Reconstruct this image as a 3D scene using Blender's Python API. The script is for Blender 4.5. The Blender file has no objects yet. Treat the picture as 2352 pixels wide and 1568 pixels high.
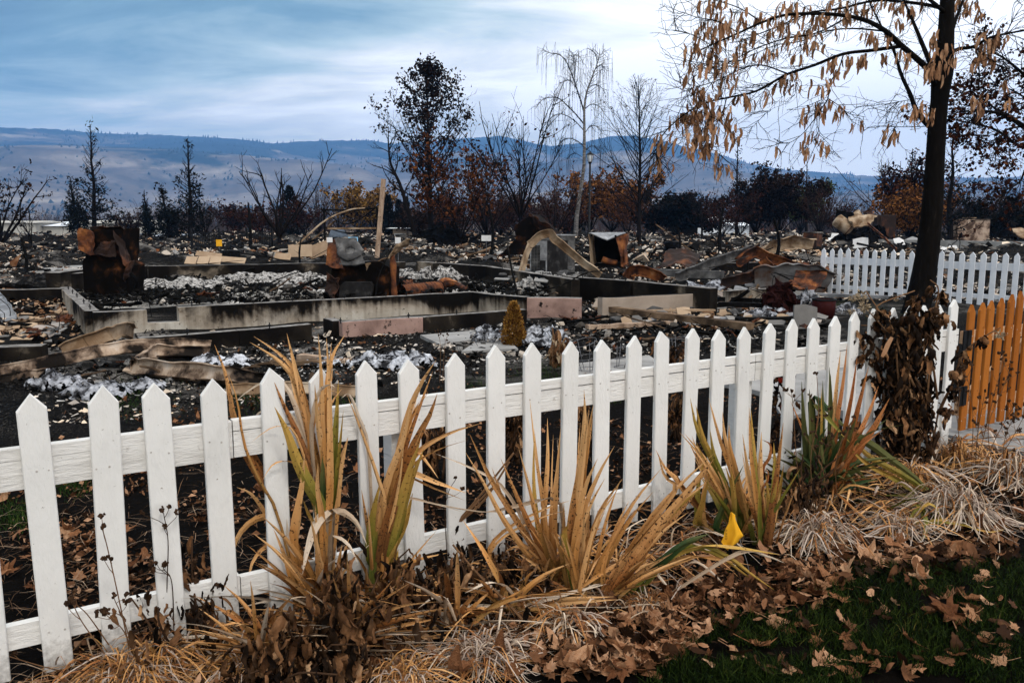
import bpy, math, random
import numpy as np
from mathutils import Vector, Matrix, noise as mnoise
S = bpy.context.scene
COL = S.collection
R = math.radians
# ------------------------------------------------------------------ camera
F, CX, CY, PITCH, H0 = 1850.0, 1176.0, 784.0, R(8.43), 1.55
cam = bpy.data.objects.new("camera", bpy.data.cameras.new("camera"))
COL.objects.link(cam)
cam.data.sensor_width = 36.0
cam.data.lens = 36.0 * F / 2352.0
cam.data.clip_start, cam.data.clip_end = 0.05, 30000.0
cam.location = (0, 0, H0)
cam.rotation_euler = (R(90) - PITCH, 0, 0)
S.camera = cam
S.view_settings.view_transform = 'Standard'
S.view_settings.look = 'None'
S.view_settings.exposure = 0.06
S.view_settings.gamma = 1.0
S.render.engine = 'CYCLES'
S.cycles.max_bounces = 5
S.cycles.diffuse_bounces = 2
S.cycles.glossy_bounces = 2
S.cycles.transparent_max_bounces = 6
S.cycles.volume_bounces = 0
S.cycles.use_denoising = True
S.cycles.sample_clamp_indirect = 4.0
# ------------------------------------------------------------------ sky and sun
SUN_EL, SUN_AZ = R(48), R(150)          # azimuth clockwise from +Y (view direction)
W = bpy.data.worlds.new("World")
S.world = W
W.use_nodes = True
class NT:
 def __init__(s, tree):
  s.t = tree
  s.n, s.l = tree.nodes, tree.links
 def node(s, typ, **kw):
  n = s.n.new(typ)
  for k, v in kw.items():
   if k.startswith('i_'):
    k = k[2:]
    key = int(k) if k.isdigit() else k.replace('_', ' ')
    s.put(n.inputs[key], v)
   else:
    setattr(n, k, v)
  return n
 def put(s, sock, v):
  if isinstance(v, bpy.types.NodeSocket):
   s.l.new(v, sock)
  else:
   sock.default_value = v
 def math(s, op, a, b=0.0, c=0.0, clamp=False):
  n = s.n.new('ShaderNodeMath')
  n.operation = op
  n.use_clamp = clamp
  for i, v in enumerate((a, b, c)):
   s.put(n.inputs[i], v)
  return n.outputs[0]
 def ramp(s, fac, stops, interp='LINEAR'):
  n = s.n.new('ShaderNodeValToRGB')
  cr = n.color_ramp
  cr.interpolation = interp
  while len(cr.elements) < len(stops):
   cr.elements.new(0.5)
  for e, (p, c) in zip(cr.elements, stops):
   e.position = p
   e.color = (c[0], c[1], c[2], 1.0) if not isinstance(c, (int, float)) else (c, c, c, 1.0)
  s.put(n.inputs[0], fac)
  return n.outputs[0]
 def mix(s, fac, a, b, mode='MIX'):
  n = s.n.new('ShaderNodeMix')
  n.data_type = 'RGBA'
  n.blend_type = mode
  s.put(n.inputs[0], fac)
  for i, v in ((6, a), (7, b)):
   if isinstance(v, tuple):
    v = (v[0], v[1], v[2], 1.0)
   s.put(n.inputs[i], v)
  return n.outputs[2]
 def noise(s, vec, scale, detail=5, rough=.55, dist=0.0):
  n = s.node('ShaderNodeTexNoise')
  n.inputs['Scale'].default_value = scale
  n.inputs['Detail'].default_value = detail
  n.inputs['Roughness'].default_value = rough
  n.inputs['Distortion'].default_value = dist
  if vec is not None:
   s.l.new(vec, n.inputs['Vector'])
  return n.outputs[0]
 def mapping(s, vec, scale=(1, 1, 1), loc=(0, 0, 0), rot=(0, 0, 0)):
  n = s.node('ShaderNodeMapping')
  n.inputs['Scale'].default_value = scale
  n.inputs['Location'].default_value = loc
  n.inputs['Rotation'].default_value = rot
  s.l.new(vec, n.inputs['Vector'])
  return n.outputs[0]
def build_world():
 k = NT(W.node_tree)
 k.n.clear()
 sky = k.node('ShaderNodeTexSky')
 sky.sky_type = 'NISHITA'
 sky.sun_disc = False
 sky.sun_elevation, sky.sun_rotation = SUN_EL, SUN_AZ
 tc = k.node('ShaderNodeTexCoord')
 d = tc.outputs['Generated']
 sp = k.node('ShaderNodeSeparateXYZ')
 k.l.new(d, sp.inputs[0])
 x, y, z = sp.outputs
 zc = k.math('ADD', k.math('MAXIMUM', z, 0.0), 0.16)
 cv = k.node('ShaderNodeCombineXYZ')
 k.put(cv.inputs[0], k.math('DIVIDE', x, zc))
 k.put(cv.inputs[1], k.math('DIVIDE', y, zc))
 p = cv.outputs[0]
 pm = k.mapping(p, scale=(.42, .75, 1), loc=(3.1, 1.7, 0), rot=(0, 0, R(8)))
 n1 = k.noise(pm, 1.15, 8, .55, .35)
 n2 = k.noise(k.mapping(p, scale=(.9, 1.7, 1), loc=(7, 2, 0)), 1.5, 9, .6, .5)
 g = k.math('MULTIPLY_ADD', x, 0.62, SKY_BASE)
 g = k.math('MULTIPLY_ADD', k.math('MAXIMUM', z, 0.0), -1.15, g)
 g = k.math('MULTIPLY_ADD', k.math('MAXIMUM', k.math('SUBTRACT', z, .36), 0.0), 3.2, g)
 lo = k.math('POWER', k.math('SUBTRACT', 1.0, k.math('MULTIPLY', k.math('MAXIMUM', z, 0.0), 4.2, clamp=True)), 2.0)
 g = k.math('MULTIPLY_ADD', lo, 0.20, g)
 g = k.math('MULTIPLY_ADD', k.math('SUBTRACT', n1, .5), 1.25, g)
 g = k.math('MULTIPLY_ADD', k.math('SUBTRACT', n2, .5), .75, g)
 back = k.math('MULTIPLY', k.math('SUBTRACT', 0.45, y), 1.4, clamp=True)
 g = k.math('MULTIPLY_ADD', back, 0.25, g)
 cl = k.ramp(g, [(0.0, (.055, .115, .175)), (.20, (.125, .24, .33)), (.42, (.28, .46, .54)), (.62, (.70, .87, .88)), (.82, (1.3, 1.31, 1.27)), (1.0, (1.8, 1.78, 1.74))])
 scaled = k.mix(1.0, cl, (10.0, 10.0, 10.0), 'MULTIPLY')
 thin = k.math('MULTIPLY', k.math('SUBTRACT', .52, n1), .5, clamp=True)
 c = k.mix(thin, scaled, sky.outputs[0])
 back_gain = k.math('MULTIPLY_ADD', back, BACK_GAIN, 1.0)
 bg = k.node('ShaderNodeBackground')
 k.l.new(c, bg.inputs[0])
 k.put(bg.inputs[1], k.math('MULTIPLY', back_gain, 0.1))
 out = k.node('ShaderNodeOutputWorld')
 k.l.new(bg.outputs[0], out.inputs[0])
SKY_BASE, BACK_GAIN = 0.98, 0.0
build_world()
sun = bpy.data.objects.new("sun", bpy.data.lights.new("sun", 'SUN'))
COL.objects.link(sun)
sun.data.energy = 1.3
sun.data.angle = R(11)
sun.data.color = (1.0, .96, .90)
sd = Vector((math.sin(SUN_AZ) * math.cos(SUN_EL), math.cos(SUN_AZ) * math.cos(SUN_EL), math.sin(SUN_EL)))
sun.rotation_euler = sd.to_track_quat('Z', 'Y').to_euler()
# ------------------------------------------------------------------ placing
CP, SP = math.cos(PITCH), math.sin(PITCH)
def ray(px, py):
 u, v = (px - CX) / F, (CY - py) / F
 return Vector((u, CP + v * SP, -SP + v * CP))
def at(px, py, z=0.0):
 d = ray(px, py)
 return Vector((0, 0, H0)) + d * ((z - H0) / d.z)
def aty(px, py, Y):
 d = ray(px, py)
 return Vector((0, 0, H0)) + d * (Y / d.y)
def gy(px, py, z=0.0):
 return at(px, py, z).y
# ------------------------------------------------------------------ meshes
class MB:
 def __init__(s):
  s.v, s.f, s.m, s.uv = [], [], [], []
 def add(s, vs, fs, m=0, uvs=None):
  o = len(s.v)
  s.v.extend([tuple(q) for q in vs])
  for i, f in enumerate(fs):
   s.f.append(tuple(a + o for a in f))
   s.m.append(m)
  if uvs is None:
   uvs = [(0, 0)] * len(vs)
  s.uv.extend(uvs)
 def box(s, c, size, rot=None, m=0, taper=1.0):
  x, y, z = size[0] / 2, size[1] / 2, size[2] / 2
  vs = [Vector((sx * x * (taper if sz > 0 else 1), sy * y * (taper if sz > 0 else 1), sz * z)) for sz in (-1, 1) for sy in (-1, 1) for sx in (-1, 1)]
  if rot is not None:
   M = rot if isinstance(rot, Matrix) else Matrix.Rotation(rot, 3, 'Z')
   vs = [M @ q for q in vs]
  c = Vector(c)
  s.add([q + c for q in vs], [(0, 2, 3, 1), (4, 5, 7, 6), (0, 1, 5, 4), (2, 6, 7, 3), (0, 4, 6, 2), (1, 3, 7, 5)], m)
 def bar(s, a, b, w, h, m=0, up=(0, 0, 1)):
  a, b = Vector(a), Vector(b)
  d = (b - a)
  L = d.length
  d.normalize()
  upv = Vector(up)
  if abs(d.dot(upv)) > .98:
   upv = Vector((0, 1, 0))
  sx = d.cross(upv).normalized()
  uz = sx.cross(d).normalized()
  M = Matrix((sx, d, uz)).transposed()
  s.box((a + b) / 2, (w, L, h), M, m)
 def tube(s, pts, rad, n=6, m=0, cap=True, vv=None):
  pts = [Vector(p) for p in pts]
  k = len(pts)
  if not hasattr(rad, '__len__'):
   rad = [rad] * k
  vs, uvs = [], []
  ref = None
  for i in range(k):
   d = pts[min(i + 1, k - 1)] - pts[max(i - 1, 0)]
   if d.length < 1e-9:
    d = Vector((0, 0, 1))
   d.normalize()
   if ref is None:
    ref = d.orthogonal().normalized()
   else:
    ref = ref - d * ref.dot(d)
    if ref.length < 1e-6:
     ref = d.orthogonal()
    ref.normalize()
   bn = d.cross(ref)
   for j in range(n):
    a = 2 * math.pi * j / n
    vs.append(pts[i] + (ref * math.cos(a) + bn * math.sin(a)) * rad[i])
    uvs.append((j / n, i / (k - 1)))
  fs = [(i * n + j, i * n + (j + 1) % n, (i + 1) * n + (j + 1) % n, (i + 1) * n + j) for i in range(k - 1) for j in range(n)]
  if cap and n > 3:
   fs.append(tuple(reversed(range(n))))
   fs.append(tuple(range((k - 1) * n, k * n)))
  s.add(vs, fs, m, uvs)
 def blade(s, pts, w, side=None, m=0, fold=.25, prof=None, tw=0.0):
  pts = [Vector(p) for p in pts]
  k = len(pts)
  vs, uvs = [], []
  for i in range(k):
   t = i / (k - 1)
   d = (pts[min(i + 1, k - 1)] - pts[max(i - 1, 0)])
   if d.length < 1e-9:
    d = Vector((0, 0, 1))
   d.normalize()
   sd_ = Vector(side) if side is not None else Vector((1, 0, 0))
   sd_ = sd_ - d * sd_.dot(d)
   if sd_.length < 1e-3:
    sd_ = d.orthogonal()
   sd_.normalize()
   nn = d.cross(sd_)
   if tw:
    a = tw * t
    sd_, nn = sd_ * math.cos(a) + nn * math.sin(a), nn * math.cos(a) - sd_ * math.sin(a)
   ww = w * (prof(t) if prof else (min(1, .55 + 1.2 * t) * (1 - t ** 2.2) + .02)) / 2
   vs += [pts[i] - sd_ * ww, pts[i] + nn * ww * fold * 2, pts[i] + sd_ * ww]
   uvs += [(0, t), (.5, t), (1, t)]
  fs = []
  for i in range(k - 1):
   a = i * 3
   fs += [(a, a + 1, a + 4, a + 3), (a + 1, a + 2, a + 5, a + 4)]
  s.add(vs, fs, m, uvs)
 def chunk(s, c, size, rng, m=0, flat=1.0, rot=None, jit=.3):
  vs = []
  for sz in (-1, 1):
   for sy in (-1, 1):
    for sx in (-1, 1):
     vs.append(Vector((sx * (1 + rng.uniform(-jit, jit)), sy * (1 + rng.uniform(-jit, jit)), sz * flat * (1 + rng.uniform(-jit, jit)))) * size * .5)
  if rot is None:
   rot = (Matrix.Rotation(rng.uniform(0, 6.28), 3, 'Z') @ Matrix.Rotation(rng.gauss(0, .35), 3, 'X') @ Matrix.Rotation(rng.gauss(0, .35), 3, 'Y'))
  c = Vector(c)
  s.add([rot @ q + c for q in vs], [(0, 2, 3, 1), (4, 5, 7, 6), (0, 1, 5, 4), (2, 6, 7, 3), (0, 4, 6, 2), (1, 3, 7, 5)], m)
 def leaf(s, c, size, rng, m=0, d=None, asp=.6):
  if d is None:
   d = Vector((rng.gauss(0, 1), rng.gauss(0, 1), rng.gauss(0, 1)))
  d = Vector(d).normalized()
  o = Vector((rng.gauss(0, 1), rng.gauss(0, 1), rng.gauss(0, 1)))
  o = (o - d * o.dot(d)).normalized()
  nn = d.cross(o)
  c = Vector(c)
  b = rng.uniform(-.2, .2) * size
  s.add([c, c + d * size * .45 + o * size * asp * .5 + nn * b, c + d * size, c + d * size * .45 - o * size * asp * .5 + nn * b], [(0, 1, 2), (0, 2, 3)], m, [(0, 0), (1, .5), (.5, 1), (0, .5)])
 def grid(s, fn, nu, nv, m=0, closed=False):
  vs = [fn(i / nu, j / nv) for j in range(nv + 1) for i in range(nu + 1)]
  uvs = [(i / nu, j / nv) for j in range(nv + 1) for i in range(nu + 1)]
  n = nu + 1
  s.add(vs, [(j * n + i, j * n + i + 1, (j + 1) * n + i + 1, (j + 1) * n + i) for j in range(nv) for i in range(nu)], m, uvs)
 def sheet(s, fn, nu, nv, th, m=0):
  n = nu + 1
  P = [[Vector(fn(i / nu, j / nv)) for i in range(nu + 1)] for j in range(nv + 1)]
  top, bot = [], []
  for j in range(nv + 1):
   for i in range(nu + 1):
    du = P[j][min(i + 1, nu)] - P[j][max(i - 1, 0)]
    dv = P[min(j + 1, nv)][i] - P[max(j - 1, 0)][i]
    nn = du.cross(dv)
    nn = nn.normalized() if nn.length > 1e-12 else Vector((0, 0, 1))
    top.append(P[j][i] + nn * th / 2)
    bot.append(P[j][i] - nn * th / 2)
  N = len(top)
  fs = []
  for j in range(nv):
   for i in range(nu):
    a, b, c, d = j * n + i, j * n + i + 1, (j + 1) * n + i + 1, (j + 1) * n + i
    fs += [(a, b, c, d), (N + d, N + c, N + b, N + a)]
  for i in range(nu):
   fs.append((i + 1, i, N + i, N + i + 1))
   a = nv * n + i
   fs.append((a, a + 1, N + a + 1, N + a))
  for j in range(nv):
   a, b = j * n, (j + 1) * n
   fs.append((a, b, N + b, N + a))
   a, b = j * n + nu, (j + 1) * n + nu
   fs.append((b, a, N + a, N + b))
  uv = [(i / nu, j / nv) for j in range(nv + 1) for i in range(nu + 1)]
  s.add(top + bot, fs, m, uv + uv)
 def prism(s, poly, a, b, m=0):
  n = len(poly)
  a, b = Vector(a), Vector(b)
  vs = [Vector(p) + a for p in poly] + [Vector(p) + b for p in poly]
  fs = [tuple(reversed(range(n))), tuple(range(n, 2 * n))] + [(i, (i + 1) % n, n + (i + 1) % n, n + i) for i in range(n)]
  s.add(vs, fs, m)
 def lathe(s, c, prof, n=16, m=0, axis=None, jit=None):
  c = Vector(c)
  M = Matrix.Identity(3) if axis is None else Vector(axis).to_track_quat('Z', 'Y').to_matrix()
  vs, uvs = [], []
  for i, (r, h) in enumerate(prof):
   for j in range(n):
    a = 2 * math.pi * j / n
    rr = r * (1 + (jit(i, j) if jit else 0))
    vs.append(M @ Vector((rr * math.cos(a), rr * math.sin(a), h)) + c)
    uvs.append((j / n, i / max(1, len(prof) - 1)))
  fs = [(i * n + j, i * n + (j + 1) % n, (i + 1) * n + (j + 1) % n, (i + 1) * n + j) for i in range(len(prof) - 1) for j in range(n)]
  s.add(vs, fs, m, uvs)
 def build(s, name, mats, parent=None, smooth=False, loc=None):
  me = bpy.data.meshes.new(name)
  vs = s.v
  if loc is not None:
   loc = Vector(loc)
   vs = [(a - loc.x, b - loc.y, c - loc.z) for a, b, c in vs]
  me.from_pydata(vs, [], s.f)
  if not isinstance(mats, (list, tuple)):
   mats = [mats]
  for q in mats:
   me.materials.append(q)
  if len(mats) > 1:
   me.polygons.foreach_set('material_index', s.m)
  uvl = me.uv_layers.new(name='UVMap')
  li = np.empty(len(me.loops), dtype=np.int32)
  me.loops.foreach_get('vertex_index', li)
  if len(s.uv):
   uvl.data.foreach_set('uv', np.array(s.uv, dtype=np.float32)[li].ravel())
  if smooth:
   me.polygons.foreach_set('use_smooth', [True] * len(me.polygons))
  me.update()
  o = bpy.data.objects.new(name, me)
  COL.objects.link(o)
  if parent is not None:
   o.parent = parent
   if loc is None:
    o.matrix_parent_inverse = Matrix.Translation(-parent.location)
   else:
    o.location = loc - parent.location
  elif loc is not None:
   o.location = loc
  return o
def tag(o, label, cat, group=None, kind=None):
 if label:
  o['label'] = label
 if cat:
  o['category'] = cat
 if group:
  o['group'] = group
 if kind:
  o['kind'] = kind
 return o
def thing(name, loc, label, cat, group=None):
 o = bpy.data.objects.new(name, None)
 o.empty_display_size = .1
 COL.objects.link(o)
 o.location = loc
 return tag(o, label, cat, group)
def dup(o, loc, rot=None, scale=None):
 c = o.copy()
 COL.objects.link(c)
 c.location = loc
 if rot is not None:
  c.rotation_euler = rot
 if scale is not None:
  c.scale = (scale,) * 3 if not hasattr(scale, '__len__') else scale
 for ch in o.children:
  d = ch.copy()
  COL.objects.link(d)
  d.parent = c
 return c
def catmull(P, n):
 P = [Vector(p) for p in P]
 if len(P) == 2:
  return [P[0].lerp(P[1], i / n) for i in range(n + 1)]
 Q = [P[0] * 2 - P[1]] + P + [P[-1] * 2 - P[-2]]
 out = []
 m = len(P) - 1
 for i in range(n + 1):
  t = i / n * m
  k = min(int(t), m - 1)
  t -= k
  a, b, c, d = Q[k], Q[k + 1], Q[k + 2], Q[k + 3]
  out.append(.5 * ((2 * b) + (c - a) * t + (2 * a - 5 * b + 4 * c - d) * t * t + (3 * b - a - 3 * c + d) * t ** 3))
 return out
# ------------------------------------------------------------------ materials
def pm(name, cols, scale=5.0, detail=6, rough=.8, bump=.3, bscale=None, bdist=.01, island=0.0, metal=0.0, stretch=(1, 1, 1), spec=.035, coord='Object', spots=None, objrand=0.0, nrough=.6, dist=.2, trans=0.0):
 m = bpy.data.materials.new(name)
 m.use_nodes = True
 k = NT(m.node_tree)
 k.n.clear()
 tc = k.node('ShaderNodeTexCoord')
 v = k.mapping(tc.outputs[coord], scale=stretch)
 n = k.noise(v, scale, detail, nrough, dist)
 f = k.math('MULTIPLY_ADD', k.math('SUBTRACT', n, .5), 1.7, .5, clamp=True)
 if island:
  g = k.node('ShaderNodeNewGeometry').outputs['Random Per Island']
  f = k.math('ADD', k.math('MULTIPLY', f, 1 - island), k.math('MULTIPLY', g, island))
 if objrand:
  g = k.node('ShaderNodeObjectInfo').outputs['Random']
  f = k.math('ADD', k.math('MULTIPLY', f, 1 - objrand), k.math('MULTIPLY', g, objrand))
 if not isinstance(cols[0][0], (int, float)):
  stops = [(i / max(1, len(cols) - 1), c) for i, c in enumerate(cols)]
 elif len(cols[0]) == 2:
  stops = cols
 else:
  stops = [(i / max(1, len(cols) - 1), c) for i, c in enumerate(cols)]
 c = k.ramp(f, stops)
 if spots:
  for sc, th, sc_col in spots:
   q = k.noise(tc.outputs[coord], sc, 4, .6)
   w = k.math('MULTIPLY', k.math('SUBTRACT', q, th), 14.0, clamp=True)
   c = k.mix(w, c, sc_col)
 b = k.node('ShaderNodeBsdfPrincipled')
 k.l.new(c, b.inputs['Base Color'])
 b.inputs['Roughness'].default_value = rough
 b.inputs['Metallic'].default_value = metal
 b.inputs['Specular IOR Level'].default_value = spec
 if bump:
  bn = k.noise(v, bscale or scale * 3, 6, .65)
  bp = k.node('ShaderNodeBump')
  bp.inputs['Strength'].default_value = bump
  bp.inputs['Distance'].default_value = bdist
  k.l.new(bn, bp.inputs['Height'])
  k.l.new(bp.outputs[0], b.inputs['Normal'])
 out = k.node('ShaderNodeOutputMaterial')
 k.l.new(b.outputs[0], out.inputs[0])
 return m
def wall_mat(name, lo, mid, hi, soot_top):
 m = pm(name, [(0, lo), (.45, mid), (1, hi)], 1.6, 10, .9, .6, 18, .014, spots=[(5.5, .645, (.06, .042, .028)), (13, .635, (.022, .015, .011)), (30, .66, (.05, .04, .03))])
 k = NT(m.node_tree)
 b = next(n for n in k.n if n.type == 'BSDF_PRINCIPLED')
 c = b.inputs['Base Color'].links[0].from_socket
 v = k.n['Texture Coordinate'].outputs['Object']
 sp = k.node('ShaderNodeSeparateXYZ')
 k.l.new(v, sp.inputs[0])
 big = k.noise(k.mapping(v, scale=(.5, .5, .5)), 1.0, 6, .65, .8)
 st = k.noise(k.mapping(v, scale=(6, 6, .35)), 2.0, 5, .6)
 c = k.mix(k.math('MULTIPLY', k.math('SUBTRACT', st, .50), 3.0, clamp=True), c, tuple(q * .62 for q in mid))
 t = k.math('MULTIPLY_ADD', sp.outputs[2], 2.6, k.math('MULTIPLY_ADD', k.math('SUBTRACT', big, .5), 4.2, soot_top))
 t = k.math('MULTIPLY_ADD', k.math('SUBTRACT', st, .5), .8, t, clamp=True)
 c = k.mix(k.math('MULTIPLY', t, 1.15, clamp=True), c, k.ramp(t, [(.3, (.17, .12, .075)), (.65, (.05, .036, .025)), (1, (.005, .0045, .004))]))
 k.l.new(c, b.inputs['Base Color'])
 return m
def blade_mat(name, base, mid, tip, speck=(.05, .02, .008), speck_th=.62, rough=.55):
 m = bpy.data.materials.new(name)
 m.use_nodes = True
 k = NT(m.node_tree)
 k.n.clear()
 tc = k.node('ShaderNodeTexCoord')
 uv = tc.outputs['UV']
 sp = k.node('ShaderNodeSeparateXYZ')
 k.l.new(uv, sp.inputs[0])
 rnd = k.node('ShaderNodeNewGeometry').outputs['Random Per Island']
 n = k.noise(tc.outputs['Object'], 14, 4, .6)
 f = k.math('MULTIPLY_ADD', k.math('SUBTRACT', n, .5), .5, k.math('MULTIPLY_ADD', k.math('SUBTRACT', rnd, .5), .7, sp.outputs[1]))
 c = k.ramp(f, [(.08, base), (.42, mid), (.8, tip)])
 st = k.noise(k.mapping(uv, scale=(34, 1.5, 1)), 1.0, 2, .5)
 c = k.mix(k.math('MULTIPLY', k.math('SUBTRACT', st, .42), 2.4, clamp=True), c, tuple(q * .55 for q in tip))
 sn = k.noise(tc.outputs['Object'], 95, 2, .5)
 c = k.mix(k.math('MULTIPLY', k.math('SUBTRACT', sn, speck_th), 16, clamp=True), c, speck)
 b = k.node('ShaderNodeBsdfPrincipled')
 k.l.new(c, b.inputs['Base Color'])
 b.inputs['Roughness'].default_value = rough
 b.inputs['Specular IOR Level'].default_value = .15
 bp = k.node('ShaderNodeBump')
 bp.inputs['Strength'].default_value = .5
 bp.inputs['Distance'].default_value = .002
 k.l.new(st, bp.inputs['Height'])
 k.l.new(bp.outputs[0], b.inputs['Normal'])
 out = k.node('ShaderNodeOutputMaterial')
 k.l.new(b.outputs[0], out.inputs[0])
 return m
M = {}
M['white'] = pm('white_paint', [(0.0, (.43, .415, .385)), (.28, (.62, .60, .565)), (1, (.74, .72, .685))], 6, 9, .5, .9, 30, .006, stretch=(1, 1, .35), spec=.25, objrand=.35,
    spots=[(60, .69, (.24, .20, .16)), (7, .70, (.44, .405, .36)), (150, .70, (.10, .085, .07)), (26, .715, (.30, .25, .20))])
M['nail'] = pm('painted_nail_head', [(0, (.22, .19, .16)), (1, (.55, .52, .48))], 40, 3, .5, 0)
M['white_rail'] = pm('white_paint_rail', [(0.0, (.38, .355, .32)), (.35, (.60, .575, .535)), (1, (.73, .705, .665))], 5, 8, .5, .9, 30, .006, stretch=(.5, .5, 3), spec=.4, objrand=.25,
      spots=[(22, .68, (.34, .30, .26)), (70, .69, (.20, .17, .14))])
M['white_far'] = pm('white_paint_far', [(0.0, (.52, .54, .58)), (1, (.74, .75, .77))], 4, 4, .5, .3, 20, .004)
M['orange'] = pm('orange_stain', [(0.0, (.17, .045, .008)), (.5, (.31, .10, .016)), (1, (.42, .16, .035))], 4, 8, .6, .8, 24, .005, stretch=(4, 4, .35), objrand=.35, spots=[(25, .66, (.10, .03, .008)), (8, .68, (.20, .09, .03))])
M['rawwood'] = pm('raw_wood', [(0, (.30, .15, .075)), (1, (.62, .40, .24))], 4, 5, .7, .3, stretch=(1, 1, 12))
M['black_metal'] = pm('black_metal', [(0, (.006, .006, .007)), (1, (.02, .02, .021))], 8, 4, .45, .15, metal=.3)
M['concrete'] = wall_mat('sooty_concrete', (.17, .14, .11), (.34, .30, .245), (.56, .53, .475), .12)
M['concrete_black'] = pm('burnt_concrete', [(0, (.002, .002, .002)), (.45, (.006, .005, .0045)), (.62, (.02, .016, .012)), (.74, (.15, .12, .09)), (1, (.42, .37, .30))], .9, 8, .9, .35, 16, .012)
M['concrete_top'] = pm('ash_topped_concrete', [(0, (.03, .028, .026)), (.5, (.16, .15, .14)), (1, (.40, .38, .36))], 9, 6, .95, .4, 30, .01)
M['concrete_pink'] = pm('pink_block', [(0, (.02, .014, .012)), (.3, (.14, .085, .07)), (.6, (.31, .20, .165)), (1, (.40, .28, .235))], 1.6, 8, .9, .3, 25, .008, spots=[(11, .60, (.015, .011, .01))])
M['slab'] = pm('grey_slab', [(0, (.13, .125, .12)), (1, (.36, .35, .335))], 2.5, 8, .9, .25, 30, .006)
M['char'] = pm('charred_wood', [(0, (.0015, .0014, .0013)), (.7, (.006, .0055, .005)), (1, (.05, .046, .042))], 9, 6, .75, .6, 30, .01)
M['char_board'] = pm('half_burnt_board', [(0, (.008, .006, .005)), (.4, (.05, .032, .02)), (.75, (.20, .13, .08)), (1, (.36, .28, .20))], 2.6, 7, .8, .5, 24, .008)
M['rust'] = pm('rust', [(0, (.003, .002, .0018)), (.36, (.02, .007, .004)), (.52, (.10, .03, .010)), (.70, (.22, .075, .02)), (.86, (.32, .14, .05)), (1, (.38, .25, .15))], 3.0, 9, .8, .5, 22, .01, spec=.2)
M['rust_dark'] = pm('dark_rust', [(0, (.005, .0035, .003)), (.5, (.018, .008, .005)), (.75, (.085, .028, .01)), (1, (.19, .075, .025))], 2.6, 8, .8, .5, 20, .012, spec=.2)
M['rust_tan'] = pm('tan_burnt_metal', [(0, (.03, .018, .01)), (.35, (.15, .092, .052)), (.65, (.33, .245, .165)), (1, (.46, .385, .30))], 2.2, 8, .65, .4, 20, .008, metal=.1)
M['slab_tan'] = pm('tan_plaster_wall', [(0, (.10, .075, .055)), (.4, (.27, .215, .17)), (1, (.40, .335, .28))], 1.6, 7, .9, .25, 24, .006)
M['galv'] = pm('scorched_zinc', [(0, (.04, .04, .043)), (.5, (.19, .19, .195)), (1, (.42, .42, .43))], 4, 7, .5, .4, 18, .008, metal=.35)
M['foil'] = pm('grey_ash_foil', [(0, (.006, .006, .007)), (.38, (.03, .03, .033)), (.55, (.24, .245, .265)), (1, (.62, .63, .67))], 9, 6, .55, .6, 30, .01, metal=.15)
M['soot'] = pm('soot_black', [(0, (.0012, .0012, .0012)), (.75, (.0045, .004, .0038)), (1, (.022, .014, .009))], 4, 5, .85, .4, 25, .01)
M['tan_sheet'] = pm('tan_board', [(0, (.19, .12, .07)), (1, (.48, .36, .25))], 3, 6, .8, .3, 20, .006, objrand=.4)
M['tile'] = pm('cement_tile', [(0, (.07, .066, .062)), (.5, (.24, .225, .21)), (.8, (.36, .30, .26)), (1, (.44, .40, .36))], 2.5, 6, .85, .3, 22, .006, objrand=.65)
M['rubble'] = pm('mixed_rubble', [(0, (.0025, .0025, .0025)), (.36, (.005, .0047, .0045)), (.44, (.022, .018, .015)), (.52, (.12, .05, .02)), (.58, (.22, .18, .145)), (.70, (.45, .415, .38)), (.84, (.62, .49, .36)), (1, (.86, .85, .83))], 3, 5, .9, .3, 40, .01, island=.8)
M['ash'] = pm('white_ash', [(0, (.004, .004, .004)), (.36, (.010, .0095, .009)), (.52, (.07, .064, .058)), (.66, (.32, .30, .275)), (1, (.86, .84, .81))], 1.6, 6, .95, .3, 50, .008, island=.5)
M['chunk'] = pm('rubble_chunk', [(0, (.012, .011, .01)), (.3, (.08, .07, .06)), (.55, (.27, .24, .21)), (.8, (.42, .35, .28)), (1, (.62, .60, .57))], 3, 6, .9, .35, 25, .01, objrand=.75)
M['rubble_warm'] = pm('warm_rubble', [(0, (.003, .0027, .0025)), (.45, (.008, .006, .005)), (.55, (.10, .04, .016)), (.7, (.28, .17, .10)), (.85, (.48, .34, .23)), (1, (.60, .54, .47))], 3, 5, .9, .3, 40, .01, island=.8)
M['bark'] = pm('dark_bark', [(0, (.002, .0017, .0015)), (.7, (.007, .0055, .0045)), (1, (.03, .023, .018))], 9, 7, .9, .9, 26, .02, stretch=(2, 2, .5))
M['bark_far'] = pm('bare_branch_bark', [(0, (.002, .0018, .0018)), (1, (.012, .009, .008))], 4, 4, .9, .2)
M['bark_brown'] = pm('brown_twigs', [(0, (.02, .011, .008)), (1, (.075, .042, .03))], 4, 4, .9, 0)
M['bark_grey'] = pm('grey_twigs', [(0, (.03, .025, .027)), (1, (.085, .07, .07))], 4, 4, .9, 0)
M['birch'] = pm('birch_bark', [(0, (.015, .014, .013)), (.42, (.10, .093, .088)), (1, (.36, .345, .33))], 3.0, 6, .8, .3, stretch=(1, 1, 3.5))
M['birch_twig'] = pm('birch_twigs', [(0, (.008, .008, .010)), (1, (.03, .028, .03))], 4, 4, .9, 0)
M['leaf_black'] = pm('scorched_leaf', [(0, (.0015, .0012, .0012)), (.5, (.006, .004, .003)), (1, (.055, .022, .010))], 1.2, 4, .7, 0, island=.4)
M['leaf_rust'] = pm('rusty_leaf', [(0, (.006, .0025, .0015)), (.5, (.05, .016, .006)), (1, (.19, .068, .02))], 1.2, 4, .7, 0, island=.45)
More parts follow.
